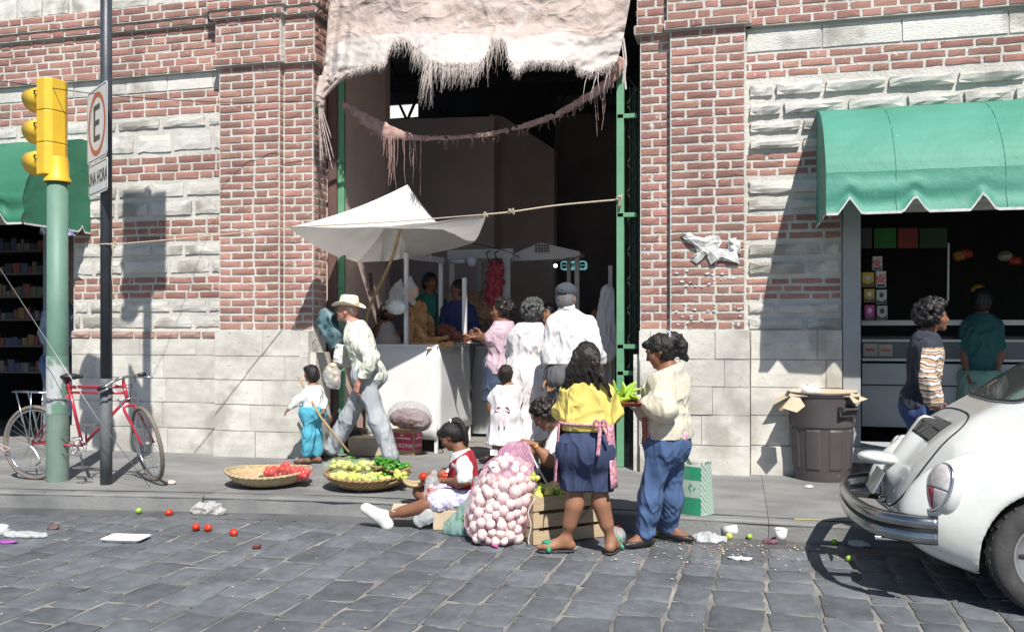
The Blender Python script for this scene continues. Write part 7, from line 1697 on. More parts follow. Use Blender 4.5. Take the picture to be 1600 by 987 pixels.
# onion sack: net over onions
sc_ = [(P(775, 842, 6.15), .155, .15), (P(775, 815, 6.17), .180, .17), (P(781, 785, 6.20), .190, .18), (P(788, 760, 6.22), .185, .17), (P(794, 738, 6.25), .150, .15)]
def sack_at(t):
    q = t*(len(sc_)-1); i = min(int(q), len(sc_)-2); f = q-i; return sc_[i][0].lerp(sc_[i+1][0], f), lerp(sc_[i][1], sc_[i+1][1], f), lerp(sc_[i][2], sc_[i+1][2], f)
ons = []
for k_ in range(9000):
    t = rr.random(); c, rx, ry = sack_at(t); a = rr.uniform(PI*.92, 2.08*PI); e = rr.uniform(.90, 1.0) if k_ < 3600 else rr.uniform(.74, .86); p_ = c+Vector((rx*math.cos(a)*e, ry*math.sin(a)*e, 0)); 
    if p_.z < .045: p_.z = .045
    s_ = rr.uniform(.85, 1.22) if k_ < 500 else rr.uniform(.7, 1.0)
    if all((p_-q).length > .040*(s_+s2_)*.80 for q, s2_ in ons): ons.append((p_, s_))
for k_ in range(400):
    c, rx, ry = sack_at(1); v = Vector((rr.uniform(-1, 1), rr.uniform(-1, 1), 0))
    if v.length > 1: continue
    p_ = c+Vector((v.x*rx, v.y*ry, .03+.10*(1-v.length))); s_ = rr.uniform(.75, 1.05)
    if all((p_-q).length > .040*(s_+s2_)*.86 for q, s2_ in ons): ons.append((p_, s_))
print('onions', len(ons))
for p_, s_ in ons[:295]: put(me_on, 'onion', p_, 'pale pink-white onion, '+('bottom', 'lower', 'middle', 'upper', 'top')[min(4, max(0, int(p_.z/.11)))]+' '+('left', 'centre', 'right')[min(2, max(0, int((p_.x-(sc_[0][0].x-.21))/.15)))]+' of the tall net sack', 'onion', 'onions in the net sack', s_)
for i in range(18): put(me_lime if i % 3 else me_gl, 'lime', P(rr.uniform(800, 840), 744+rr.uniform(-6, 4), 6.3+rr.uniform(-.08, .1)), 'small lime lying on top of the onions in the net', 'lime', 'limes on top of the onions', .9)
M_net = mat('pink_net', (.66, .34, .46), .7); M_gauze = thin('pink_net_gauze', (.66, .42, .58), .42, .8, .9, 40)
sk = thing('net_sack', 'tall pink net sack bulging with white onions at the kerb', 'sack', P(776, 846, 6.15)); mb = MB()
NU, NV = 46, 40
def sk_pt(u, v, off=.012):
    c, rx, ry = sack_at(v); a = 2*PI*u; s_ = 1+.03*math.sin(a*5+v*9); f = .35+.65*min(1, v*5)**.5 if v < .2 else 1; return c+Vector(((rx*f*s_+.035+off)*math.cos(a), (ry*f*s_+.035+off)*math.sin(a), -.035*(1-min(1, v*5))))
for i in range(NU):
    for dr in (-1, 1): mb.tube([sk_pt((i+dr*j*.35)/NU, j/NV) for j in range(0, NV+1, 2)], .0009, 3, caps=False)
tag(mb.build('netting', M_net, sk), kind='stuff')
def neck(u, v):      # the empty upper part of the net, pulled up to the hands
    c, rx, ry = sack_at(1); a = 2*PI*u; top_ = P(810, 690, 6.42); q = c.lerp(top_, v); k_ = (1-v)**.8*.9+.13; w = .012*math.sin(a*9+v*6)+.03*mnoise.noise((u*8, v*3, 2)); return q+Vector(((rx*k_+.035+w)*math.cos(a), (ry*k_+.035+w)*math.sin(a), 0))
mb = MB(); mb.grid(neck, 60, 16); mb.build('net_neck', M_gauze, sk, smooth=True)
mb = MB()
for i in range(30):
    for dr in (-1, 1): mb.tube([neck((i+dr*j*.3)/30, j/16)+Vector((0, -.003, 0)) for j in range(0, 17, 2)], .0016, 3, caps=False)
tag(mb.build('net_neck_threads', M_net, sk), kind='stuff')
mb = MB(); mb.grid(lambda u, v: P(766+12*u, 702+9*v, 6.02)+Vector((0, .01*math.sin(u*5), 0)), 3, 2); mb.build('paper_tag', M_wht, sk)
c_ = P(776, 848, 6.02); mb = MB(); mb.tube([c_, c_+Vector((-.02, -.03, -.006)), c_+Vector((.02, -.05, -.012))], .010, 6); mb.build('tied_corner', mat('magenta_twine', (.6, .10, .35), .6), sk)
rope('string', 'white string pulled from the raised hand down to the crate of limes', curve_pts([cwJ['gL'], P(838, 726, 6.40), P(866, 774, 6.35)], 6), .008, M_trim)
# crate of limes
M_wood = mat('raw_crate_pine', (.48, .37, .24), .85, col2=(.38, .28, .17), scale=7, stretch=(1, 1, 9), rnd=.14, bump=.4, bscale=50, speck=(.24, .15, .08), sscale=7, sthr=.7)
cr = thing('wooden_crate', 'slatted raw pine crate of limes standing on the road behind the woman in yellow', 'crate', G(884, 848, 0)); k0, k1 = G(833, 853, 0), G(948, 838, 0); dx = (k1-k0); L_ = dx.length; dx.normalize(); dy = Vector((-dx.y, dx.x, 0)); Dp, Hh = .36, .35
def crb(name, a, b, w, h, up=Z3): mb = MB(); mb.bar(a, b, w, h, up=up); return mb.build(name, M_wood, cr, bevel=.002)
for face in (0, 1):
    o_ = k0+dy*(Dp*face)
    for i, z_ in enumerate((.055, .17, .29)):
        j_ = rr.uniform(-.006, .006); mb = MB(); a = o_+Z3*(z_+j_); b = o_+dx*L_+Z3*(z_-j_); R3 = Matrix((dx, dy, Z3)).transposed(); mb.box((a+b)/2, (L_, .010, .092), R3, jit=.003); mb.build('slat', M_wood, cr)
for e in (0, 1):
    o_ = k0+dx*(L_*e)
    for i, z_ in enumerate((.055, .17, .29)): mb = MB(); R3 = Matrix((dx, dy, Z3)).transposed(); mb.box(o_+dy*(Dp/2)+dx*(.012 if e == 0 else -.012)+Z3*z_, (.010, Dp, .095), R3, jit=.002); mb.build('end_slat', M_wood, cr)
    for f_ in (0, 1): mb = MB(); R3 = Matrix((dx, dy, Z3)).transposed(); mb.box(o_+dy*(Dp*f_+(.028 if f_ == 0 else -.028))+dx*(.030 if e == 0 else -.030)+Z3*Hh/2, (.045, .045, Hh), R3, jit=.002); mb.build('corner_post', M_wood, cr, bevel=.003)
mb = MB(); R3 = Matrix((dx, dy, Z3)).transposed(); mb.box(k0+dx*L_/2+dy*Dp/2+Z3*.02, (L_-.03, Dp-.03, .012), R3); mb.build('bottom', M_wood, cr)
mb = MB(); mb.bar(k0+dx*.30-dy*.008+Z3*.10, k0+dx*.52-dy*.008+Z3*.26, .02, .006); mb.build('split_wood', M_wood, cr)
for i in range(110):
    t_, s_ = rr.uniform(.04, .96), rr.uniform(.06, .94); put(me_lime if i % 3 else me_gl, 'lime' if i % 3 else 'green_lime', k0+dx*(L_*t_)+dy*(Dp*s_)+Z3*(Hh-.02+.035*rr.random()), ('yellow-green' if i % 3 else 'small dark green')+' lime at the '+('front', 'back')[s_ > .5]+' '+('left', 'middle', 'right')[int(t_*2.99)]+' of the pine crate', 'lime', 'limes in the pine crate', rr.uniform(.95, 1.2))
rope('string', 'white string hanging in a loop down the left end of the pine crate', curve_pts([k0+dx*.01-dy*.01+Z3*.34, k0+Vector((-.03, -.02, .24)), k0+Vector((-.01, -.02, .15)), k0+Vector((-.03, -.02, .05)), k0+Vector((-.02, -.03, .02))], 5), .004, M_trim)
bag('small limp clear bag on the road at the right end of the crate', [G(972, 838, .03), G(958, 832, .05)], [.05, .05], M_film, flat=.8)
put(me_tom, 'tomato', G(966, 826, .03), 'bruised tomato lying right of the crate behind the bare feet', 'tomato', None, 1.1)
# tray of light green chillies held between the two women
tc_ = P(982, 630, 6.16); ty = thing('tray', 'shallow red-brown tray of light green chillies held between two women', 'tray', tc_)
mb = MB(); mb.lathe([(0, -.012), (.13, -.012), (.155, .012), (.162, .014)], tc_, 28, sx=1.1, sy=.8); mb.build('dish', mat('red_clay_tray', (.22, .06, .04), .5, bump=.2), ty, smooth=True, solid=.006)
for i in range(26):
    a = rr.uniform(0, 2*PI); r_ = .105*math.sqrt(rr.random()); up_ = i % 4 == 0
    put(me_lch, 'chilli', tc_+Vector((r_*math.cos(a)*1.1-.05*(not up_), r_*math.sin(a)*.8, .015+.05*rr.random())), 'light green chilli on the red-brown tray', 'chilli', 'chillies on the held tray', rr.uniform(.75, 1.05), (rr.uniform(-.4, .4), rr.uniform(-1.2, -.7) if up_ else rr.uniform(-.35, .2), rr.uniform(0, 6.3)))
# checkered woven shopping bag
wb = thing('woven_bag', 'green and white checked plastic shopping bag standing on the kerb by the jeans', 'bag', G(1083, 806, SW))
c0 = G(1061, 800, SW); c1 = G(1103, 806, SW); ex = (c1-c0).normalized(); ey = Vector((-ex.y, ex.x, 0)); Wb = (c1-c0).length; Hb = .385; Db = .13
M_gw = [mat('bag_green', (.03, .30, .17), .45, bump=.1), mat('bag_white', (.68, .70, .66), .45, bump=.1)]
def bagface(fn, nu, nv, pat):
    mb = MB()
    for j in range(nv):
        for i in range(nu):
            q = .0025*((i+j) % 2); vs = [Vector(fn(a/nu, b/nv))+(-ey)*q for a, b in ((i, j), (i+1, j), (i+1, j+1), (i, j+1))]; mb.add(vs, [(0, 1, 2, 3)], m=pat((i+.5)/nu, (j+.5)/nv, i, j))
    return mb
def pat(u, v, i, j):
    if u < .16 or u > .86: return 1 if (i+j) % 3 else 0
    if v < .34: return 0
    if v > .68: return 0 if v < .95 else 1
    if abs(u-.5)*1.9+abs(v-.51)*3.2 < .28 and abs(u-.5)*1.9+abs(v-.51)*3.2 > .14: return 0
    return (i+j) % 2
for sgn, nm in ((0, 'front'), (1, 'back')):
    mb = bagface(lambda u, v: c0+ex*(Wb*(u*(1+.0*v)))+ey*(Db*sgn*(1-.35*v)-.02*math.sin(u*PI)*(1-2*sgn)*(1-v*.3))+Z3*(Hb*v+.02*math.sin(v*PI)*0+(.012*math.cos(u*PI*2) if v > .99 else 0)), 26, 30, pat); mb.build(nm+'_panel', M_gw, wb)
for e in (0, 1): mb = bagface(lambda u, v: c0+ex*(Wb*e)+ey*(Db*(u*(1-.35*v)))+Z3*(Hb*v), 8, 30, lambda u, v, i, j: (i+j) % 2); mb.build('side_panel', M_gw, wb)
for sgn in (0, 1): mb = MB(); o_ = c0+ey*(Db*.65*sgn)+Z3*Hb; mb.tube(curve_pts([o_+ex*Wb*.25-Z3*.03, o_+ex*Wb*.05+Z3*.06, o_-ex*.0+Z3*.12, o_+ex*Wb*.0+Z3*.02], 6), .008, 6); mb.build('handle', mat('checked_handle', (.25, .4, .3), .5, col2=(.02, .05, .04), scale=60, contrast=.03), wb, smooth=True)
mb = MB(); c0b = G(1030, 797, SW); mb.box(c0b+Vector((.0, .1, .16)), (.17, .11, .32), Matrix.Rotation(-.1, 3, 'Z'), jit=.008); tag(mb.build('dark_bag', mat('dark_check_bag', (.05, .10, .09), .6, col2=(.4, .45, .42), scale=50, contrast=.02), bevel=.02), 'dark checked bag standing between the jeans legs on the pavement', 'bag')
# old man's bags
bag('clear bag of eggs and fruit in the hand of the old man', [P(517, 570, 8.62), P(519, 585, 8.60), P(522, 596, 8.58)], [.03, .09, .085], M_film, flat=.7)
for i, (a, b, c) in enumerate(((516, 577, 0), (524, 583, 1), (517, 589, 2), (526, 593, 1), (521, 571, 0))): o = put(proto_ball('egg', mat(('pale_egg', 'brown_egg', 'green_egg')[c], ((.60, .56, .36), (.55, .36, .24), (.45, .50, .30))[c], .5), (.030, .030, .038)), 'egg', P(a, b, 8.58), 'egg-sized fruit inside the clear bag of the old man', 'fruit', 'fruit in the bag of the old man')
F = Field(.008); F.rbox(P(531, 553, 8.70), (.055, .04, .10), Matrix.Rotation(.15, 3, 'Y'), .02, .01); F.wrinkle(.008, (20, 20, 20)); tag(fobj(F, 'paper_bag', MATS['white_cotton'], None, origin=P(531, 566, 8.70)), 'white paper bag behind the hand of the old man', 'paper bag')
# teal bundle hanging on the left gatepost
F = Field(.009); pts = [P(507, 490, 8.72), P(512, 505, 8.72), P(520, 522, 8.72), P(521, 540, 8.72)]
for i in range(3): F.cap(pts[i], pts[i+1], (.05, .11, .10)[i], (.11, .10, .04)[i], k=.03, flat=((0, 1, 0), .6))
F.wrinkle(.030, (9, 9, 7)); F.wrinkle(.012, (20, 20, 14)); tag(fobj(F, 'hanging_bundle', mat('dark_teal_cloth', (.008, .05, .06), .5, col2=(.26, .38, .42), scale=5, contrast=.04, amt=.35, bump=.3), None, origin=pts[0]), 'dark teal folded bundle with pale stripes hanging at the left gate jamb', 'bundle')
mb = MB()
for i in range(5): mb.tube(curve_pts([P(504, 490, 8.7), P(492+i*2, 484+i*5, 8.7), P(490+i*3, 500+i*4, 8.7), P(500, 512+i*3, 8.7)], 5), .0035, 5)
tag(mb.build('wire_loops', M_wire), 'loops of dark cord sticking out left of the teal bundle', 'cord')
# goods at the stall's foot: carton, big clear sack, low boxes
bxm = thing('beer_carton', 'small cardboard carton printed CORONA in red at the foot of the white stall', 'carton', G(640, 711, SW))
p0, p1, p2 = G(612, 709, SW), G(647, 711, SW), G(664, 706, SW); ex = (p1-p0).normalized(); ey = Vector((-ex.y, ex.x, 0)); Wc = .30; Dc = .19; Hc = .28; o_ = p1-ex*Wc
mb = MB(); R3 = Matrix((ex, ey, Z3)).transposed(); mb.box(o_+ex*Wc/2+ey*Dc/2+Z3*Hc/2, (Wc, Dc, Hc), R3); mb.build('box', M_card, bxm, bevel=.003)
M_cred = mat('carton_red', (.50, .045, .13), .7); M_cwh = mat('carton_white', (.72, .66, .58), .7)
def decal(fn, w, h, par):
    mb = MB(); mb.prism(rrect(w, h, .015), lambda x, z: fn(x, z, .001), lambda x, z: fn(x, z, .0022)); mb.build('red_print', M_cred, par)
    mb = MB(); hw_ = w*.40; mb.grid(lambda u, v: fn(lerp(-hw_, hw_, u), h*.17+.008*math.sin(u*PI)+(v-.5)*.018, .0032), 10, 1); mb.build('ribbon', M_cwh, par)
    mb = MB(); mb.grid(lambda u, v: fn(lerp(-.018, .018, u), h*.38+(v-.5)*.010*(1+abs(u-.5)*2), .0032), 4, 1); mb.build('crown', M_cwh, par)
ff = lambda x, z, d: o_+ex*(Wc/2+x)+Z3*(Hc*.52+z)-ey*d
decal(ff, .265, .19, bxm); tm = text_mesh('CORONA', .066, .0004, .95, .0015); tm.transform(Matrix.Translation(ff(0, -.045, .0034)) @ Matrix((ex, Z3, -ey)).transposed().to_4x4()); wparent(mesh_obj('lettering', tm, M_cwh), bxm)
fs_ = lambda x, z, d: o_+ex*(Wc+d)+ey*(Dc/2+x)+Z3*(Hc*.52+z)
decal(fs_, .165, .19, bxm); tm = text_mesh('CORONA', .042, .0004, .9, .001); tm.transform(Matrix.Translation(fs_(0, -.045, .0034)) @ Matrix((ey, Z3, ex)).transposed().to_4x4()); wparent(mesh_obj('lettering', tm, M_cwh), bxm)
F = Field(.010); c = P(639, 648, 9.25); F.ell(c, (.235, .17, .15), None, .04); F.ell(c+Vector((.14, 0, -.07)), (.12, .13, .10), None, .06); F.wrinkle(.016, (11, 11, 16)); F.wrinkle(.008, (26, 26, 34)); tag(fobj(F, 'filled_bag', thin('smoky_film', (.62, .60, .62), .40, .08, 1., 12), None, origin=c), 'big shiny clear bag of dark goods sitting on the red-printed carton', 'bag')
F = Field(.012); F.ell(c-Z3*.04, (.222, .158, .115), None, .04); F.ell(c+Vector((.13, 0, -.08)), (.11, .12, .09), None, .06); F.wrinkle(.012, (20, 20, 20)); tag(fobj(F, 'dark_goods', mat('dark_dried_goods', (.13, .07, .07), .8, col2=(.24, .14, .13), scale=30, bump=1., bscale=60), None, origin=c), 'dark brown dried goods inside the big clear bag', 'goods')
mb = MB(); c = P(585, 690, 9.35); mb.box((c.x, c.y, SW+.10), (.50, .32, .20), jit=.006); tag(mb.build('low_box', M_card2, bevel=.004), 'low pale box on the ground seen between the striding legs', 'box')
mb = MB(); c = P(556, 695, 9.5); mb.box((c.x, c.y, SW+.13), (.22, .22, .26), jit=.006); tag(mb.build('low_box', mat('dark_box', (.06, .05, .045), .9), bevel=.004), 'dark box in the shade at the left end of the stall', 'box')
# ================================================================== WHITE BEETLE-SHAPED CAR, PARKED HEADING RIGHT
M_car = mat('white_car_paint', (.62, .63, .61), .25, coat=.6, col2=(.57, .58, .56), scale=2.5); weather(M_car, scale=(1.2, 1.2, 1.6), lo=.90, hi=1.04); M_rub = mat('black_rubber', (.018, .018, .018), .7, bump=.1)
CX, CY = .76, 5.97           # rear bumper end, centre line
car = thing('parked_car', 'rounded white small car parked at the kerb, seen from its rear corner', 'car', (CX+2.0, CY, 0))
prof = [(.20, .34), (.13, .45), (.17, .60), (.26, .76), (.40, .91), (.58, 1.03), (.76, 1.14), (1.0, 1.30), (1.3, 1.42), (1.7, 1.49), (2.05, 1.47), (2.3, 1.38), (2.62, 1.10), (2.72, 1.04), (3.05, .97), (3.4, .84), (3.7, .64), (3.86, .44), (3.80, .32), (3.2, .27), (.6, .27)]
pr = [Vector((x, z, 0)) for x, z in prof]; pr = [(v.x, v.y) for v in (curve_pts(pr[:17], 5)+pr[17:])]; PV = np.array(pr, np.float32)
def poly_sd(x, z):
    d = np.full(x.shape, 1e9, np.float32); s = np.ones(x.shape, np.float32); n = len(PV)
    for i in range(n):
        a = PV[i]; b = PV[i-1]; ex, ez = b-a; wx, wz = x-a[0], z-a[1]; t = np.clip((wx*ex+wz*ez)/max(ex*ex+ez*ez, 1e-9), 0, 1); d = np.minimum(d, (wx-ex*t)**2+(wz-ez*t)**2)
        c1 = z >= a[1]; c2 = z < b[1]; c3 = ex*wz > ez*wx; m = (c1 & c2 & c3) | (~c1 & ~c2 & ~c3); s = np.where(m, -s, s)
    return s*np.sqrt(d)
def body_fn(p):
    if p.ndim == 4 and p.shape[1] > 1:
        sd = poly_sd(p[:, 0, :, 0]-CX, p[:, 0, :, 2])[:, None, :]
    else: sd = poly_sd(p[..., 0]-CX, p[..., 2])
    x = p[..., 0]-CX; y = np.abs(p[..., 1]-CY); z = p[..., 2]
    hw = np.interp(x, [0, .12, .4, .9, 1.5, 2.4, 3.0, 3.5, 3.9], [.30, .40, .53, .62, .66, .66, .58, .42, .25]).astype(np.float32)
    hw = hw-np.clip(z-.85, 0, 1)*.20-np.clip(z-1.2, 0, 1)*.25
    return -smin(-sd, -(y-hw), .22)-.012
def mk_car(h, lo=None):
    F = Field(h); F.func(body_fn, (CX-.02, CY-.75, .2), (CX+4.0, CY+.75, 1.55))
    for s in (-1, 1):
        F.ell((CX+.78, CY+s*.60, .50), (.66, .17, .37), Matrix.Rotation(.06, 3, 'Y'), .035); F.ell((CX+.45, CY+s*.58, .46), (.36, .16, .22), None, .06)
        F.ell((CX+3.22, CY+s*.58, .52), (.56, .17, .36), Matrix.Rotation(-.06, 3, 'Y'), .035)
        F.rbox((CX+2.0, CY+s*.66, .31), (.80, .10, .03), None, .02, .02)
        for wx in (.84, 3.24): F.cap((CX+wx, CY+s*.48, .31), (CX+wx, CY+s*.95, .31), .355, .355, k=.02, op=-1)
    F.cap((CX+.34, CY, .91+.03), (CX+.20, CY, .60+.02), .05, .10, k=.10)
    return F
CF = mk_car(.02); vs, fs = CF.mesh(car.location); o = mesh_obj('body', np_mesh('body', vs, fs), M_car); o.parent = car
def surf(a, d, n=60):
    """first point of the body met from a along d"""
    a = Vector(a); d = unit(d); ts = np.linspace(0, 2.2, 220, dtype=np.float32); pts = A3(a)[None]+ts[:, None]*A3(d)[None]; v = CF.ev(pts[:, None, None, :])[:, 0, 0]
    i = np.nonzero(v < 0)[0]
    if not len(i): return None
    i = i[0]; t = ts[i-1]+(ts[i]-ts[i-1])*v[i-1]/(v[i-1]-v[i]) if i else 0; return a+d*float(t)
def nrm(p):
    e = .012; q = np.array([[p.x+e, p.y, p.z], [p.x-e, p.y, p.z], [p.x, p.y+e, p.z], [p.x, p.y-e, p.z], [p.x, p.y, p.z+e], [p.x, p.y, p.z-e]], np.float32)
    v = CF.ev(q[:, None, None, :])[:, 0, 0]; return unit((v[0]-v[1], v[2]-v[3], v[4]-v[5]))
RD = Vector((1, 0, -.75)).normalized()
def RS(y, s, off=.004):
    """point of the tail: y across, s = height of the aiming line"""
    p = surf(Vector((CX-.6, CY+y, s+.75)), RD)
    if p is None: return RS(y*.94, max(s, .2)*.98+.02, off)
    return p+nrm(p)*off
# engine lid seam
loop = [(0, 1.13), (.20, 1.12), (.34, 1.08), (.41, .98), (.42, .80), (.40, .60), (.35, .40), (.27, .28), (.14, .235), (0, .225)]
loop = [Vector((a, b, 0)) for a, b in loop]; half = curve_pts(loop, 5); full = half+[Vector((-v.x, v.y, 0)) for v in half[::-1][1:-1]]
mb = MB(); mb.tube([RS(v.x, v.y, .0) for v in full], .0065, 5, closed=True); mb.build('lid_seam', M_rub, car, smooth=True)
# vent grilles on the lid
mb = MB()
for s in (-1, 1):
    mb = MB()
    for r in range(2):
        for k in range(9): yy = s*(.045+k*.020); mb.bar(RS(yy, .99-.10*r, .006), RS(yy, .905-.10*r, .006), .008, .012)
    mb.build('vent_slots', mat('louvre_grey', (.07, .07, .072), .5), car)
for s in (-1, 1):
    mb = MB(); mb.grid(lambda u, v: RS(s*(.035+.19*u), 1.0-.21*v, .003), 8, 8); mb.build('vent_backing', M_rub, car)
mb = MB()
for k in range(16):
    y = -.30+k*.04
    mb.bar(RS(y, 1.265, .0005), RS(y, 1.185, .0005), .005, .004)
mb.build('air_slots', mat('slot_shadow', (.20, .18, .15), .6), car)
# rear window with rubber seal and glass, quarter and front glass
M_gls = mat('car_glass', (.09, .105, .10), .05, spec=.9, coat=1.); 
def glass(pts2, fn, name, lab=None, N=7):
    c = [fn(a, b) for a, b in pts2]; mb = MB(); rings = []
    ce = (sum(p[0] for p in pts2)/len(pts2), sum(p[1] for p in pts2)/len(pts2)); vs = []
    for k in range(N): t = 1-k/(N-1)*1.0; vs += [fn(ce[0]+(a-ce[0])*t, ce[1]+(b-ce[1])*t) for a, b in pts2]
    n = len(pts2); fs = [(k*n+i, k*n+(i+1) % n, (k+1)*n+(i+1) % n, (k+1)*n+i) for k in range(N-1) for i in range(n)]; mb.add(vs, fs); mb.build(name, M_gls, car, smooth=True)
    mb = MB(); mb.tube(c, .010, 6, closed=True); mb.build('window_seal', M_rub, car, smooth=True)
    mb = MB(); mb.tube([fn(ce[0]+(a-ce[0])*1.03, ce[1]+(b-ce[1])*1.03) for a, b in pts2], .004, 5, closed=True); mb.build('window_trim', M_chr, car, smooth=True)
rw = curve_pts([Vector(v+(0,)) for v in ((0, 1.88), (.30, 1.86), (.43, 1.78), (.485, 1.60), (.46, 1.38), (.32, 1.31), (0, 1.30))], 4); rw2 = [(v.x, v.y) for v in rw]; rw2 = rw2+[(-a, b) for a, b in rw2[::-1][1:-1]]
glass(rw2, lambda a, b: RS(a, b, .006), 'rear_window')
for s in (-1, 1):
    SS = lambda x, z, s=s: (lambda p: p+nrm(p)*.014)(surf((CX+x, CY+s*1.1, z), (0, -s, 0)))
    for nm, q in (('quarter_window', ((1.02, 1.22), (1.12, 1.30), (1.40, 1.36), (1.45, 1.34), (1.45, 1.06), (1.40, 1.03), (1.10, 1.03), (1.0, 1.08))), ('door_window', ((1.55, 1.36), (1.8, 1.39), (2.1, 1.37), (2.22, 1.30), (2.38, 1.10), (2.36, 1.04), (1.60, 1.03), (1.54, 1.06)))):
        try: glass(q, SS, nm)
        except Exception as e: print('glass', e)
    try:
        mb = MB(); mb.tube([SS(x, z) for x, z in ((1.50, 1.38), (1.50, .8), (1.52, .40), (2.40, .38), (2.50, .7), (2.48, 1.0))], .005, 5); mb.build('door_seam', M_rub, car)
        mb = MB(); mb.tube([SS(x, .93) for x in np.linspace(.75, 2.9, 20)], .006, 5); mb.build('side_trim', M_chr, car)
        mb = MB(); mb.bar(SS(1.62, .86)+Vector((0, s*.03, 0)), SS(1.78, .86)+Vector((0, s*.03, 0)), .02, .02); mb.build('door_handle', M_chr, car)
    except Exception as e: print('side', e)
ws = [(-.5, 1.05), (-.52, 1.12), (-.45, 1.30), (-.3, 1.34), (0, 1.35), (.3, 1.34), (.45, 1.30), (.52, 1.12), (.5, 1.05), (0, 1.06)]
try: glass(ws, lambda a, b: (lambda p: p+nrm(p)*.006)(surf((CX+4.2, CY+a*.95, b+.6), (-1, 0, -.4))), 'windscreen')
except Exception as e: print('ws', e)
# rear lights on the fenders
M_lred = mat('lamp_red', (.36, .03, .04), .2, coat=.6); M_lcl = mat('lamp_clear', (.50, .49, .49), .12, coat=.8, col2=(.36, .33, .33), scale=30)
for s in (-1, 1):
    p_ = surf((CX-.45, CY+s*1.07, .655), (1, -s*.5, 0)); n0 = unit((-1, s*.55, .22)); r0 = Z3.cross(n0).normalized(); u0 = n0.cross(r0); u0 = (u0+Vector((.16, 0, 0))).normalized(); LM = Matrix((r0, n0, u0)).transposed(); L = lambda a, b, c: p_+r0*a*1.28+n0*b+u0*c*1.22
    F = Field(.009); F.ell(L(0, -.03, 0), (.098, .07, .142), LM, .02); tlamp = fobj(F, 'rear_light', M_car, car)
    mb = MB(); mb.tube([L(.070*math.cos(t), .018, .108*math.sin(t)) for t in [2*PI*i/28 for i in range(28)]], .010, 8, closed=True); mb.build('lens_ring', M_chr, car, smooth=True)
    for nm, m, lo, hi in (('clear_lens', M_lcl, -.005, 1), ('lower_lens', M_lcl, -1, -.009), ('red_lens', M_lred, -1, -.009)):
        F = Field(.006); F.ell(L(0, .010, 0), (.088, .045, .130), LM, .01); F.cut(L(0, 0, lo), -u0); F.cut(L(0, 0, hi), u0)
        if nm == 'lower_lens': F.cut(L(.002, 0, 0), r0*s)
        if nm == 'red_lens': F.cut(L(0, 0, 0), -r0*s)
        fobj(F, nm, m, car)
# bumper
def barc(z, out, r): 
    pts = [Vector((CX+.26-out*.3, CY-.80-out*.5, z)), Vector((CX+.13, CY-.765-out*.5, z)), Vector((CX-.02-out, CY-.62, z)), Vector((CX-.09-out, CY-.35, z)), Vector((CX-.11-out, CY, z)), Vector((CX-.09-out, CY+.35, z)), Vector((CX-.02-out, CY+.62, z)), Vector((CX+.13, CY+.765+out*.5, z)), Vector((CX+.26-out*.3, CY+.80+out*.5, z))]; return curve_pts(pts, 6)
mb = MB(); spine = barc(.44, 0, 0); sec = [(-.012, -.075), (.018, -.060), (.026, -.030), (.010, -.012), (.010, .012), (.026, .030), (.018, .060), (-.012, .075)]
vs = []; n = len(spine)
for i, p_ in enumerate(spine):
    t = spine[min(i+1, n-1)]-spine[max(i-1, 0)]; t.normalize(); o_ = Z3.cross(t)*1.0; 
    if o_.dot(p_-Vector((CX+1, CY, .44))) < 0: o_ = -o_
    vs += [p_+o_*a+Z3*b for a, b in sec]
k = len(sec); mb.add(vs, [(i*k+j, i*k+j+1, (i+1)*k+j+1, (i+1)*k+j) for i in range(n-1) for j in range(k-1)]); mb.build('rear_bumper', mat('dull_chrome', (.42, .43, .45), .26, metal=1, col2=(.30, .31, .32), scale=7, bump=.06, bscale=25), car, smooth=True, solid=.006)
mb = MB(); vs = []
for i, p_ in enumerate(spine):
    t = spine[min(i+1, n-1)]-spine[max(i-1, 0)]; t.normalize(); o_ = Z3.cross(t)
    if o_.dot(p_-Vector((CX+1, CY, .44))) < 0: o_ = -o_
    vs += [p_+o_*.016+Z3*.011, p_+o_*.016-Z3*.011]
mb.add(vs, [(2*i, 2*i+1, 2*i+3, 2*i+2) for i in range(n-1)]); mb.build('bumper_strip', M_rub, car, solid=.003)
for y in (-.4, .4): mb = MB(); mb.bar((CX-.07, CY+y, .42), (CX+.25, CY+y, .40), .06, .03); mb.build('bumper_bracket', M_rub, car)
# plate lamp hood and hanging plate
a = RS(0, .50, 0); F = Field(.009); F.ell(a+Vector((-.05, -.0, .015)), (.13, .115, .042), Matrix.Rotation(.10, 3, 'Y'), .02); F.cut(a+Vector((0, 0, -.012)), (.1, 0, -1)); fobj(F, 'plate_lamp_hood', M_car, car)
pc = a+Vector((-.075, 0, -.12)); R3 = Matrix.Rotation(math.radians(28), 3, 'Y'); mb = MB(); mb.box(pc, (.008, .30, .145), R3); mb.build('number_plate', mat('dull_plate', (.30, .31, .32), .4, col2=(.16, .17, .18), scale=18), car)
a2 = RS(0, .25, 0); mb = MB(); mb.ball(a2+Vector((-.015, 0, 0)), (.03, .04, .025), 8, 6); mb.build('lid_handle', M_chr, car, smooth=True)
# rear apron, exhausts, underbody
mb = MB(); mb.box((CX+1.9, CY, .24), (3.2, 1.0, .10)); mb.build('underbody', M_rub, car)
for y in (-.24, .24): mb = MB(); mb.tube([(CX+.02, CY+y, .27), (CX+.32, CY+y, .27)], .022, 10, caps=False); mb.build('exhaust', M_chr, car, smooth=True)
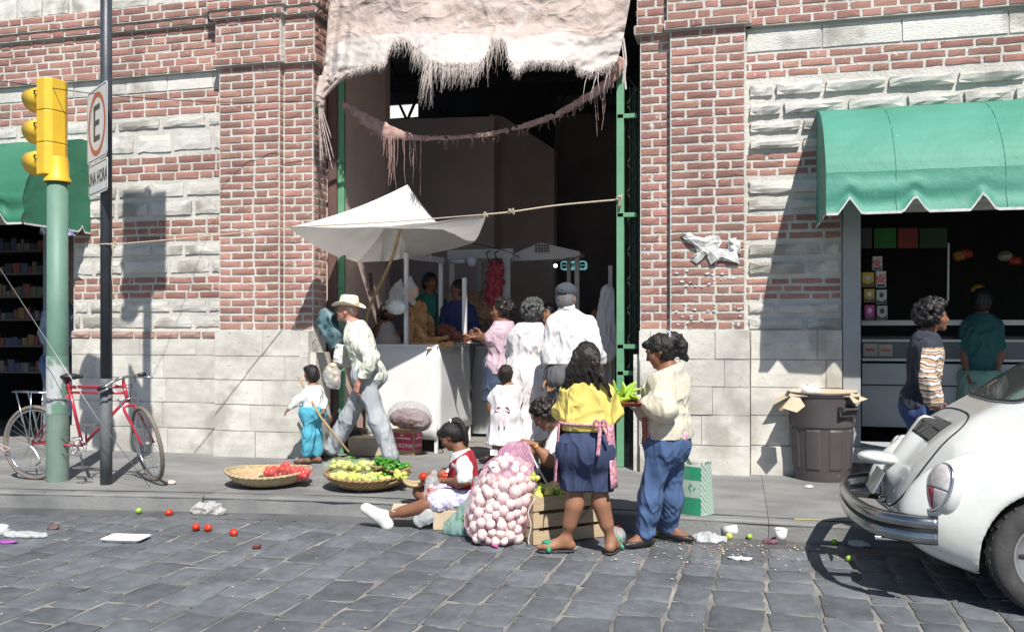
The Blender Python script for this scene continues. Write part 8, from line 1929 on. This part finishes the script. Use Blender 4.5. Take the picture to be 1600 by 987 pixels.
# wheels
M_whl = mat('silver_wheel', (.45, .45, .46), .35, metal=.7, col2=(.34, .34, .35), scale=9); M_tyb = mat('black_tyre', (.030, .030, .032), .85, col2=(.07, .068, .066), scale=9, bump=.3, bscale=60)
def cwheel(x, y, s):
    R3 = Matrix.Rotation(-s*PI/2, 3, 'X'); c = Vector((CX+x, CY+y, .31)); mb = MB()
    mb.lathe([(.195, -.075), (.225, -.088), (.285, -.090), (.302, -.070), (.310, -.045), (.312, 0), (.310, .045), (.302, .070), (.285, .090), (.225, .088), (.195, .075)], c, 48, R3); w = mb.build('wheel', M_tyb, car, smooth=True)
    mb = MB()
    for i in range(60): a = 2*PI*i/60; mb.box(c+R3 @ Vector((.311*math.cos(a), .311*math.sin(a), (.03 if i % 2 else -.03))), (.006, .018, .055), R3 @ Matrix.Rotation(a, 3, 'Z'))
    wp = mb.build('tread', M_tyb, None); wparent(wp, w); 
    mb = MB(); mb.lathe([(.205, .082), (.198, .086), (.188, .070), (.172, .040), (.120, .038), (.105, .052), (.075, .055), (.07, .05)], c, 40, R3); q = mb.build('rim', M_whl, None, smooth=True); wparent(q, w)
    mb = MB(); mb.lathe([(.0, .078), (.05, .074), (.072, .055)], c, 24, R3); q = mb.build('hubcap', M_chr, None, smooth=True); wparent(q, w)
    mb = MB()
    for i in range(10): a = 2*PI*i/10; mb.ball(c+R3 @ Vector((.150*math.cos(a), .150*math.sin(a), .040)), (.016, .026, .004), 8, 5, R3 @ Matrix.Rotation(a+PI/2, 3, 'Z'))
    q = mb.build('slots', M_rub, None); wparent(q, w)
for x in (.84, 3.24):
    for s in (-1, 1): cwheel(x, s*.665, s)
mb = MB(); c = P(1490, 948, 5.0)
# headlights and front bumper, for completeness of the thing
for s in (-1, 1): mb = MB(); mb.lathe([(0, .05), (.06, .04), (.085, .0), (.085, -.06)], (CX+3.68, CY+s*.58, .66), 18, Matrix.Rotation(PI/2-.5, 3, 'Y')); mb.build('headlight', M_chr, car, smooth=True)
mb = MB(); mb.tube(curve_pts([(CX+3.5, CY-.78, .42), (CX+3.9, CY-.62, .42), (CX+4.05, CY, .42), (CX+3.9, CY+.62, .42), (CX+3.5, CY+.78, .42)], 6), .045, 8); mb.build('front_bumper', M_chr, car, smooth=True)
# ================================================================== BIN, SHOP GOODS, LITTER
M_bin = mat('brown_bin_plastic', (.060, .052, .055), .5, col2=(.080, .070, .072), scale=3, bump=.2, bscale=60, speck=(.12, .11, .11), sscale=20, sthr=.7)
bc = G(1287, 752, SW)+Vector((0, .0, 0)); bc.y += .18; Hbn = .80
tb_ = thing('rubbish_bin', 'dark brown ribbed plastic rubbish bin on the pavement left of the shop door', 'rubbish bin', bc)
def binp(u, v):
    a = 2*PI*u; r_ = lerp(.245, .285, v); 
    if v > .62: r_ += .012
    if v > .96: r_ += .012
    z = Hbn*v
    k_ = (a/(2*PI)*8) % 1
    if .14 < v < .58 and .2 < k_ < .8: r_ += .010
    return bc+Vector((r_*math.cos(a), r_*math.sin(a), z))
mb = MB(); mb.grid(binp, 96, 40); mb.build('barrel', M_bin, tb_, smooth=False, solid=.006)
mb = MB(); mb.tube([bc+Vector((.305*math.cos(2*PI*i/40), .305*math.sin(2*PI*i/40), Hbn)) for i in range(40)], .014, 8, closed=True); mb.build('rim', M_bin, tb_, smooth=True)
mb = MB(); mb.lathe([(0, .01), (.24, .01), (.248, .0)], bc, 32); mb.build('bottom', M_bin, tb_)
for an in (-50, 130):
    a = math.radians(an); o_ = bc+Vector((.315*math.cos(a), .315*math.sin(a), Hbn*.84)); tx = Vector((-math.sin(a), math.cos(a), 0)); ox = Vector((math.cos(a), math.sin(a), 0))
    mb = MB(); mb.bar(o_-tx*.085+ox*.035, o_+tx*.085+ox*.035, .03, .022); mb.bar(o_-tx*.085-ox*.03, o_-tx*.085+ox*.045, .018, .05); mb.bar(o_+tx*.085-ox*.03, o_+tx*.085+ox*.045, .018, .05); mb.bar(o_-tx*.10-Z3*.045, o_+tx*.10-Z3*.045, .02, .05); mb.build('handle', M_bin, tb_, bevel=.004)
def flap(name, label, pts, m, th=.004):
    mb = MB(); v = [Vector(p) for p in pts]; n = len(v); c = sum(v, Vector())/n; nn = (v[1]-v[0]).cross(v[2]-v[1]).normalized()*th; mb.add(v+[q+nn for q in v], [tuple(range(n)), tuple(range(2*n-1, n-1, -1))]+[(i, i+n, (i+1) % n+n, (i+1) % n) for i in range(n)])
    return tag(mb.build(name, m), label, 'cardboard')
tz = bc.z+Hbn+.01; q = lambda px, py, dy: P(px, py, bc.y+dy)
cb = thing('opened_carton', 'torn flattened carton laid over the top of the brown bin', 'cardboard', bc+Z3*Hbn)
for nm, pts in (('centre_sheet', [(1232, 619, -.28), (1345, 620, -.26), (1338, 607, .22), (1240, 604, .25)]), ('left_flap', [(1205, 634, -.05), (1232, 620, -.10), (1252, 603, .2), (1238, 601, .25), (1216, 622, .1)]), ('front_flap', [(1222, 637, -.34), (1236, 619, -.29), (1250, 621, -.30), (1258, 634, -.36), (1245, 644, -.40)]),
                ('front_left_flap', [(1216, 640, -.2), (1233, 621, -.25), (1238, 625, -.28), (1226, 643, -.3)]), ('right_flap', [(1330, 613, -.25), (1356, 623, -.1), (1345, 627, -.2), (1335, 630, -.32), (1328, 620, -.30)]), ('back_flap', [(1245, 606, .2), (1275, 600, .28), (1330, 606, .26), (1338, 609, .22)])):
    v = [q(*p) for p in pts]; mb = MB(); n = len(v); nn = (v[1]-v[0]).cross(v[2]-v[1]).normalized()*.005; mb.add(v+[w+nn for w in v], [tuple(range(n)), tuple(range(2*n-1, n-1, -1))]+[(i, i+n, (i+1) % n+n, (i+1) % n) for i in range(n)]); mb.build(nm, M_card2 if nm != 'front_left_flap' else M_card, cb)
M_foam = mat('white_foam', (.78, .77, .76), .6, col2=(.68, .67, .65), scale=9, bump=.2)
F = Field(.008); c = q(1268, 610, -.12); F.ell(c, (.085, .07, .045), None, .02); F.wrinkle(.010, (14, 14, 14)); tag(fobj(F, 'foam_tub', M_foam, None, origin=c), 'crushed white foam tub on top of the bin', 'foam tub')
F = Field(.008); c = q(1258, 606, .1); F.ell(c, (.10, .06, .03), Matrix.Rotation(-.3, 3, 'Y'), .02); F.wrinkle(.010, (20, 20, 20)); tag(fobj(F, 'crumpled_paper', mat('crumpled_print', (.6, .58, .54), .8, col2=(.3, .28, .27), scale=30), None, origin=c), 'crumpled printed paper behind the foam tub on the bin', 'paper')
# torn poster on the right pilaster
M_poster = mat('torn_poster', (.74, .74, .72), .85, col2=(.20, .22, .24), scale=16, contrast=.09, bump=.2, bscale=30, amt=.7)
rr = random.Random(15); ps = thing('torn_poster', 'ragged remains of a white poster on the right brick pilaster', 'poster', P(1110, 390, YP))
for pts in ([(1062, 366), (1076, 364), (1092, 376), (1084, 380), (1070, 374)], [(1064, 366), (1100, 372), (1122, 366), (1128, 380), (1118, 404), (1104, 398), (1088, 412), (1076, 404), (1090, 392), (1074, 378)], [(1098, 385), (1150, 390), (1156, 414), (1128, 408), (1110, 412)], [(1136, 378), (1148, 372), (1156, 378), (1156, 396), (1140, 392)]):
    mb = MB(); v = [P(a, b, YP-.024) for a, b in pts]; n = len(v); c = sum(v, Vector())/n; vs = [c+Vector((0, -.012, 0))]
    for i in range(n):
        for t_ in (0, .5): w_ = v[i].lerp(v[(i+1) % n], t_); vs.append(w_+Vector((rr.uniform(-.012, .012), rr.uniform(-.012, .006), rr.uniform(-.012, .012))))
    k_ = 2*n; mid = [c.lerp(vs[1+i], .5)+Vector((rr.uniform(-.02, .02), rr.uniform(-.04, .0), rr.uniform(-.02, .02))) for i in range(k_)]
    mb.add(vs+mid, [(0, 1+k_+i, 1+k_+(i+1) % k_) for i in range(k_)]+[(1+k_+i, 1+i, 1+(i+1) % k_, 1+k_+(i+1) % k_) for i in range(k_)]); mb.build('torn_piece', M_poster, ps, solid=.002)
for i in range(46):
    px = rr.uniform(1050, 1162); py = rr.choice((rr.uniform(420, 450), rr.uniform(470, 512))); s_ = rr.uniform(.006, .022); c = P(px, py, YP-.0145); k_ = 6
    mb = MB(); vs = [c+Vector((s_*rr.uniform(.5, 1.3)*math.cos(2*PI*j/k_), 0, s_*rr.uniform(.5, 1.3)*math.sin(2*PI*j/k_)*.6)) for j in range(k_)]; mb.add(vs+[v+Vector((0, -.002, 0)) for v in vs], [tuple(range(k_, 2*k_))]+[(j, j+k_, (j+1) % k_+k_, (j+1) % k_) for j in range(k_)]); mb.build('paper_scrap', M_trim, ps)
# right shop: glass counter, shelf of packets, hanging strips
ct = thing('shop_counter', 'grey glass-fronted shop counter inside the right-hand shop', 'counter', P(1420, 690, 9.75)); x0, x1 = P(1347, 600, 9.7).x, 3.7
M_cgr = mat('counter_grey', (.34, .35, .36), .5, col2=(.28, .29, .30), scale=3); M_cdk = mat('counter_dark', (.05, .05, .055), .5)
zz = lambda py: P(1420, py, 9.7).z
for (a, b, nm, m, yo) in ((668, 603, 'lower_panel', M_cgr, 0), (601, 568, 'drawer', M_cgr, -.02), (564, 560, 'shelf_edge', M_dimw, -.03), (534, 530, 'top_edge', M_dimw, -.03), (508, 500, 'upper_shelf', M_dimw, .15)):
    mb = MB(); mb.box(((x0+x1)/2, 9.72+yo+.02, (zz(a)+zz(b))/2), (x1-x0, .03 if nm != 'upper_shelf' else .3, zz(b)-zz(a))); mb.build(nm, m, ct, bevel=.003)
mb = MB(); mb.box(((x0+x1)/2, 9.9, zz(545)), (x1-x0, .02, .25)); mb.build('display_back', M_cdk, ct)
mb = MB(); mb.box(((x0+x1)/2, 9.70, (zz(534)+zz(560))/2), (x1-x0-.01, .004, zz(534)-zz(560)-.01)); mb.build('display_glass', thin('counter_glass', (.6, .65, .68), .12, .05, 0.01), ct)
packs = [(1347, 425, 1366, 448, 'yellow'), (1368, 423, 1385, 449, 'laca'), (1363, 400, 1379, 422, 'lacb'), (1350, 451, 1367, 472, 'yellow2'), (1369, 452, 1386, 475, 'white'), (1351, 476, 1367, 500, 'magenta'), (1370, 477, 1387, 500, 'white2'), (1338, 425, 1346, 500, 'side')]
cols = dict(yellow=(.50, .34, .04), yellow2=(.42, .30, .05), magenta=(.42, .04, .22), laca=(.55, .55, .53), lacb=(.50, .50, .48), white=(.42, .43, .42), white2=(.36, .37, .37), side=(.4, .3, .05))
labs = dict(yellow='upper yellow and dark packet on the shop shelf', yellow2='lower yellow packet with a cow badge on the shop shelf', magenta='magenta packet at the foot of the shelf stack', laca='white packet with red LAC DEL lettering under the topmost one', lacb='topmost white packet with red LAC DEL lettering', white='grey-white packet in the middle of the right-hand stack', white2='grey-white packet at the bottom of the right-hand stack', side='yellow packets edge hidden at the left of the stack')
for (a, b, c, d, k) in packs:
    p0, p1 = P(a, d, 9.62), P(c, b, 9.62); t = thing('milk_packet', labs[k], 'packet', ((p0.x+p1.x)/2, 9.66, p0.z)); m = mat('packet_'+k, cols[k], .5)
    mb = MB(); mb.box(((p0.x+p1.x)/2, 9.67, (p0.z+p1.z)/2), (p1.x-p0.x-.004, .09, p1.z-p0.z-.003)); mb.build('carton', m, t, bevel=.003)
    cx, w, h = (p0.x+p1.x)/2, p1.x-p0.x, p1.z-p0.z
    if k[:3] == 'lac':
        for j, s_ in enumerate(('LAC', 'DEL')): tm = text_mesh(s_, h*.36, .0004, .9, .002); tm.transform(Matrix.Translation((cx, 9.622, p0.z+h*(.66-.27*j))) @ Matrix.Rotation(PI/2, 4, 'X')); wparent(mesh_obj('lettering', tm, mat('packet_red', (.55, .02, .03), .5)), t)
        mb = MB(); mb.box((cx, 9.623, p0.z+h*.12), (w*.8, .004, h*.16)); mb.build('dark_print', M_cdk, t)
    else:
        mb = MB(); mb.ball((cx, 9.624, p0.z+h*.62), (w*.22, .002, h*.18), 10, 6); mb.build('badge', M_trim if k in ('yellow', 'yellow2', 'magenta') else M_cdk, t)
        mb = MB(); mb.add([(cx-w*.45, 9.623, p0.z+.004), (cx+w*.45, 9.623, p0.z+.004), (cx+w*.45, 9.623, p0.z+h*.32), (cx, 9.623, p0.z+h*.16), (cx-w*.45, 9.623, p0.z+h*.32)], [(0, 1, 2, 3, 4)]); mb.build('dark_print', M_cdk, t)
for j, (a, b, c, d, lab) in enumerate(((1349, 537, 1371, 556, 'left'), (1373, 538, 1394, 556, 'right'))):
    p0, p1 = P(a, d, 9.80), P(c, b, 9.80); t = thing('biscuit_box', lab+' cream box with red print in the glass counter', 'box', ((p0.x+p1.x)/2, 9.82, p0.z)); mb = MB(); mb.box(((p0.x+p1.x)/2, 9.82, (p0.z+p1.z)/2), (p1.x-p0.x, .06, p1.z-p0.z)); mb.build('carton', mat('cream_box', (.5, .42, .26), .6), t)
    mb = MB(); mb.box(((p0.x+p1.x)/2, 9.787, (p0.z+p1.z)/2), ((p1.x-p0.x)*.7, .004, (p1.z-p0.z)*.2)); mb.build('red_print', mat('packet_red', (.55, .02, .03), .5), t)
for j, (a, c, col, lab) in enumerate(((1346, 1362, (.06, .065, .07), 'grey card leftmost under the shop ceiling'), (1366, 1400, (.012, .13, .02), 'bright green price card hanging under the shop ceiling'), (1403, 1434, (.15, .02, .012), 'dark red price card hanging beside the green one'), (1437, 1480, (.008, .035, .01), 'dim green price card right of the red one'))):
    p0, p1 = P(a, 388, 9.9), P(c, 356, 9.9); mb = MB(); mb.box(((p0.x+p1.x)/2, 9.9, (p0.z+p1.z)/2), (p1.x-p0.x, .006, p1.z-p0.z)); tag(mb.build('price_card', mat('card_%d' % j, col, .7)), lab, 'card')
mb = MB(); mb.tube([P(1482, 380, 9.72), P(1481, 470, 9.72)], .012, 8); tag(mb.build('shelf_upright', M_steel), 'thin metal upright in the dark right-hand shop', 'pole')
rr = random.Random(31)
for i, (a, b) in enumerate(((1510, 396), (1528, 452), (1570, 400), (1586, 408), (1498, 400))): c = P(a, b, 10.6); F = Field(.012); F.ell(c, (.07, .05, .05)); F.wrinkle(.02, (20, 20, 20)); tag(fobj(F, 'snack_bag', mat('snack_%d' % (i % 3), ((.35, .04, .03), (.35, .18, .04), (.3, .28, .2))[i % 3], .4), None, origin=c), 'small bright snack bag hanging in the dark shop, '+('second from the left', 'lowest one', 'orange one near the awning end', 'rightmost', 'leftmost beside the upright')[i], 'snack bag')
# left shop: shelves of dim goods behind the poles
sf = thing('goods_shelf', 'dim shelves crowded with small packets in the left shop', 'shelf', P(30, 640, 10.2))
for k, py in enumerate((395, 430, 465, 500, 540, 580)):
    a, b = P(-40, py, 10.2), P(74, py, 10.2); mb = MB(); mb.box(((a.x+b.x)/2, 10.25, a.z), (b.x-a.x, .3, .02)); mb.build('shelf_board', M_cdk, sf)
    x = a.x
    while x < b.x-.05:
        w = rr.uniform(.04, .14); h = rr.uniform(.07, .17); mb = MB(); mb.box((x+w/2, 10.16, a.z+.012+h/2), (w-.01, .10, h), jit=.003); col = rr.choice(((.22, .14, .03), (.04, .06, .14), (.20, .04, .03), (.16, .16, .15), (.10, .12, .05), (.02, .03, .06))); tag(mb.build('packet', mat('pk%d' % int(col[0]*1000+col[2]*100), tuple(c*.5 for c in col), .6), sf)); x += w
mb = MB(); mb.add([P(64, 345, 8.6), P(92, 342, 8.6), P(118, 368, 8.6), P(90, 368, 8.6), P(62, 366, 8.6)], [(0, 1, 2, 3, 4)]); tag(mb.build('hanging_card', mat('blue_white_card', (.10, .10, .32), .6, col2=(.6, .6, .68), scale=18, contrast=.05), solid=.004), 'blue and white card hanging under the left awning', 'card')
mb = MB(); a = P(76, 560, 9.25); slab_ = mb.box((P(76, 560, 9.3).x, 9.35, 1.6), (.18, .08, 3.0)); tag(mb.build('door_post', mat('dull_blue_post', (.16, .18, .21), .7)), 'dull grey post at the left shop door behind the green pole', 'post')
# litter
def litter(px, py, me, name, label, cat, sc=1., z=0., rot=None, group=None, dz=.026): p_ = G(px, py, z); p_.z = z+dz*sc; return put(me, name, p_, label, cat, group, sc, rot)
M_tl = 'tomato'
for (a, b, lab, s_) in ((264, 805, 'tomato in the gutter by the pale bag, leftmost of the fallen ones', .95), (306, 828, 'tomato on the road, left one of the close pair', 1.), (325, 829, 'tomato on the road, right one of the close pair', .95), (365, 837, 'tomato with a yellow scrap behind it, rightmost on the road', 1.)): litter(a, b, me_tom, 'tomato', 'fallen red '+lab, 'tomato', s_, rot=(1.4, .3, a*.7))
litter(217, 803, me_gl, 'lime', 'small green lime in the gutter left of the fallen tomatoes', 'lime', 1.2)
for (a, b, lab) in ((793, 843, 'left'), (802, 838, 'right')): litter(a, b, me_gl, 'green_lime', lab+' of two green limes on the road beside the sack', 'lime', 1.25, dz=.02)
for (a, b, lab, me) in ((1027, 838, 'yellow-green lime beside the black pumps', me_gl), (1139, 842, 'yellow fruit in front of the fallen paper cup', me_lime), (1171, 842, 'small lime right of the fallen paper cup', me_gl), (1304, 850, 'bright green lime in the gutter near the car', me_gl), (1327, 877, 'lime in the shadow under the car', me_gl)): litter(a, b, me, 'lime', lab, 'lime', 1.05, dz=.02)
def film(label, px, py, r3, m, z=0., rz=0., name='plastic_bag', cat='plastic bag', amp=.02):
    c = G(px, py, z); c.z = z+r3[2]*.6; F = Field(.007); F.ell(c, r3, Matrix.Rotation(rz, 3, 'Z'), .02); F.wrinkle(amp, (14, 14, 20)); F.wrinkle(amp*.5, (34, 34, 40)); F.cut((0, 0, z+.003), (0, 0, -1)); return tag(fobj(F, name, m, None, origin=c), label, cat)
film('tied clear bag lying against the kerb beside the fallen tomatoes', 325, 803, (.15, .06, .065), thin('milky_film', (.72, .70, .70), .65, .2, .8, 18), .0, .05)
film('flat clear plastic wrapper on the road at far left', 40, 838, (.16, .05, .02), M_film2, rz=.1); film('white crumpled wrapper cut by the left edge of the view', 2, 834, (.07, .05, .04), M_film2); film('small dark crumpled wrapper on the left of the road', 83, 827, (.05, .03, .018), mat('dark_wrapper', (.12, .08, .08), .5)); film('purple scrap at the left edge of the road', 8, 848, (.06, .03, .008), mat('purple_scrap', (.30, .08, .35), .6))
film('dried dark red chilli scrap alone on the road', 398, 856, (.045, .025, .018), mat('dried_red', (.14, .03, .03), .5)); film('grey plastic bag lying in the gutter left of the paper cups', 1108, 845, (.12, .08, .035), M_film2, rz=.1)
film('crushed clear cup in the gutter by the car', 1343, 853, (.07, .04, .03), M_film2); film('scrap of white paper on the road below the cups', 1156, 874, (.06, .03, .008), M_trim, name='paper_scrap', cat='paper'); film('bitten pink and white scrap on the pavement by the bicycle wheel', 268, 756, (.045, .03, .015), mat('pink_scrap', (.6, .42, .4), .7), z=SW, name='food_scrap', cat='scrap')
film('white crumb of paper on the pavement in front of the bin', 1264, 762, (.035, .02, .02), M_trim, z=SW, name='paper_scrap', cat='paper'); film('dark purple peel beside the upright cup', 1205, 848, (.05, .03, .02), mat('purple_peel', (.16, .06, .10), .6), name='peel', cat='peel')
# foam tray
c = G(197, 844, 0); R3 = Matrix.Rotation(.12, 3, 'Z'); t = thing('foam_tray', 'clean white foam tray lying flat on the road', 'foam tray', c); mb = MB(); poly = rrect(.30, .19, .03)
vs = [c+R3 @ Vector((x*.8, y*.8, .004)) for x, y in poly]+[c+R3 @ Vector((x, y, .026)) for x, y in poly]; n = len(poly); mb.add(vs, [tuple(range(n))]+[(i, (i+1) % n, (i+1) % n+n, i+n) for i in range(n)]); mb.build('tray', M_foam, t, smooth=False, solid=.004)
# paper cups
def cup(label, c, R3, name='paper_cup'):
    t = thing(name, label, 'cup', c); mb = MB(); mb.lathe([(0, .003), (.028, .003), (.030, 0), (.042, .105)], c, 24, R3); mb.build('cup', M_foam, t, smooth=True, solid=.0015); mb = MB(); mb.tube([c+R3 @ Vector((.0425*math.cos(2*PI*i/24), .0425*math.sin(2*PI*i/24), .105)) for i in range(24)], .0028, 6, closed=True); mb.build('rim', M_foam, t, smooth=True)
cup('white paper cup standing upright in the gutter', G(1220, 849, 0), Matrix.Rotation(.03, 3, 'Y')); c = G(1128, 838, 0); c.z = .042; cup('white paper cup lying on its side in the gutter', c, Matrix.Rotation(.25, 3, 'Z') @ Matrix.Rotation(math.radians(82), 3, 'Y'))
mb = MB(); mb.bar(G(1241, 811, SW)+Z3*.003, G(1302, 813, SW)+Z3*.003, .008, .004); tag(mb.build('yellow_straw', mat('straw_yellow', (.6, .5, .2), .6)), 'thin yellow straw lying on the kerb edge near the car', 'straw')
mb = MB(); mb.tube([G(905, 905, .006), G(925, 910, .008), G(942, 914, .006)], .004, 5)
# small uncountable litter
M_l = [mat('litter_pale', (.5, .46, .38), .9), mat('litter_tan', (.34, .20, .08), .9), mat('litter_green', (.14, .22, .05), .9), mat('litter_pink', (.40, .12, .16), .9)]
mb = MB()
for i in range(900):
    if i < 520: px, py = rr.gauss(1120, 120), 848+abs(rr.gauss(0, 20))
    elif i < 640: px, py = rr.uniform(0, 700), rr.uniform(805, 850)
    else: px, py = rr.uniform(0, 1600), rr.uniform(800, 985)
    if py < 800: continue
    c = G(px, py, 0); 
    if c.y > kerb_y(c.x)-.03: continue
    s_ = rr.choice((.003, .004, .006, .010 if i < 520 else .006)); c.z = .006; k_ = 5; a0 = rr.uniform(0, 6); mb.add([c+Vector((s_*rr.uniform(.4, 1.4)*math.cos(a0+2*PI*j/k_), s_*rr.uniform(.4, 1.2)*math.sin(a0+2*PI*j/k_), rr.uniform(0, s_*.6))) for j in range(k_)]+[c+Z3*s_*.7], [(j, (j+1) % k_, k_) for j in range(k_)], m=rr.choice((0, 0, 0, 1, 1, 2, 3)))
tag(mb.build('small_litter', M_l), 'small scraps, peel and dust scattered over the road and gutter', 'litter', kind='stuff')
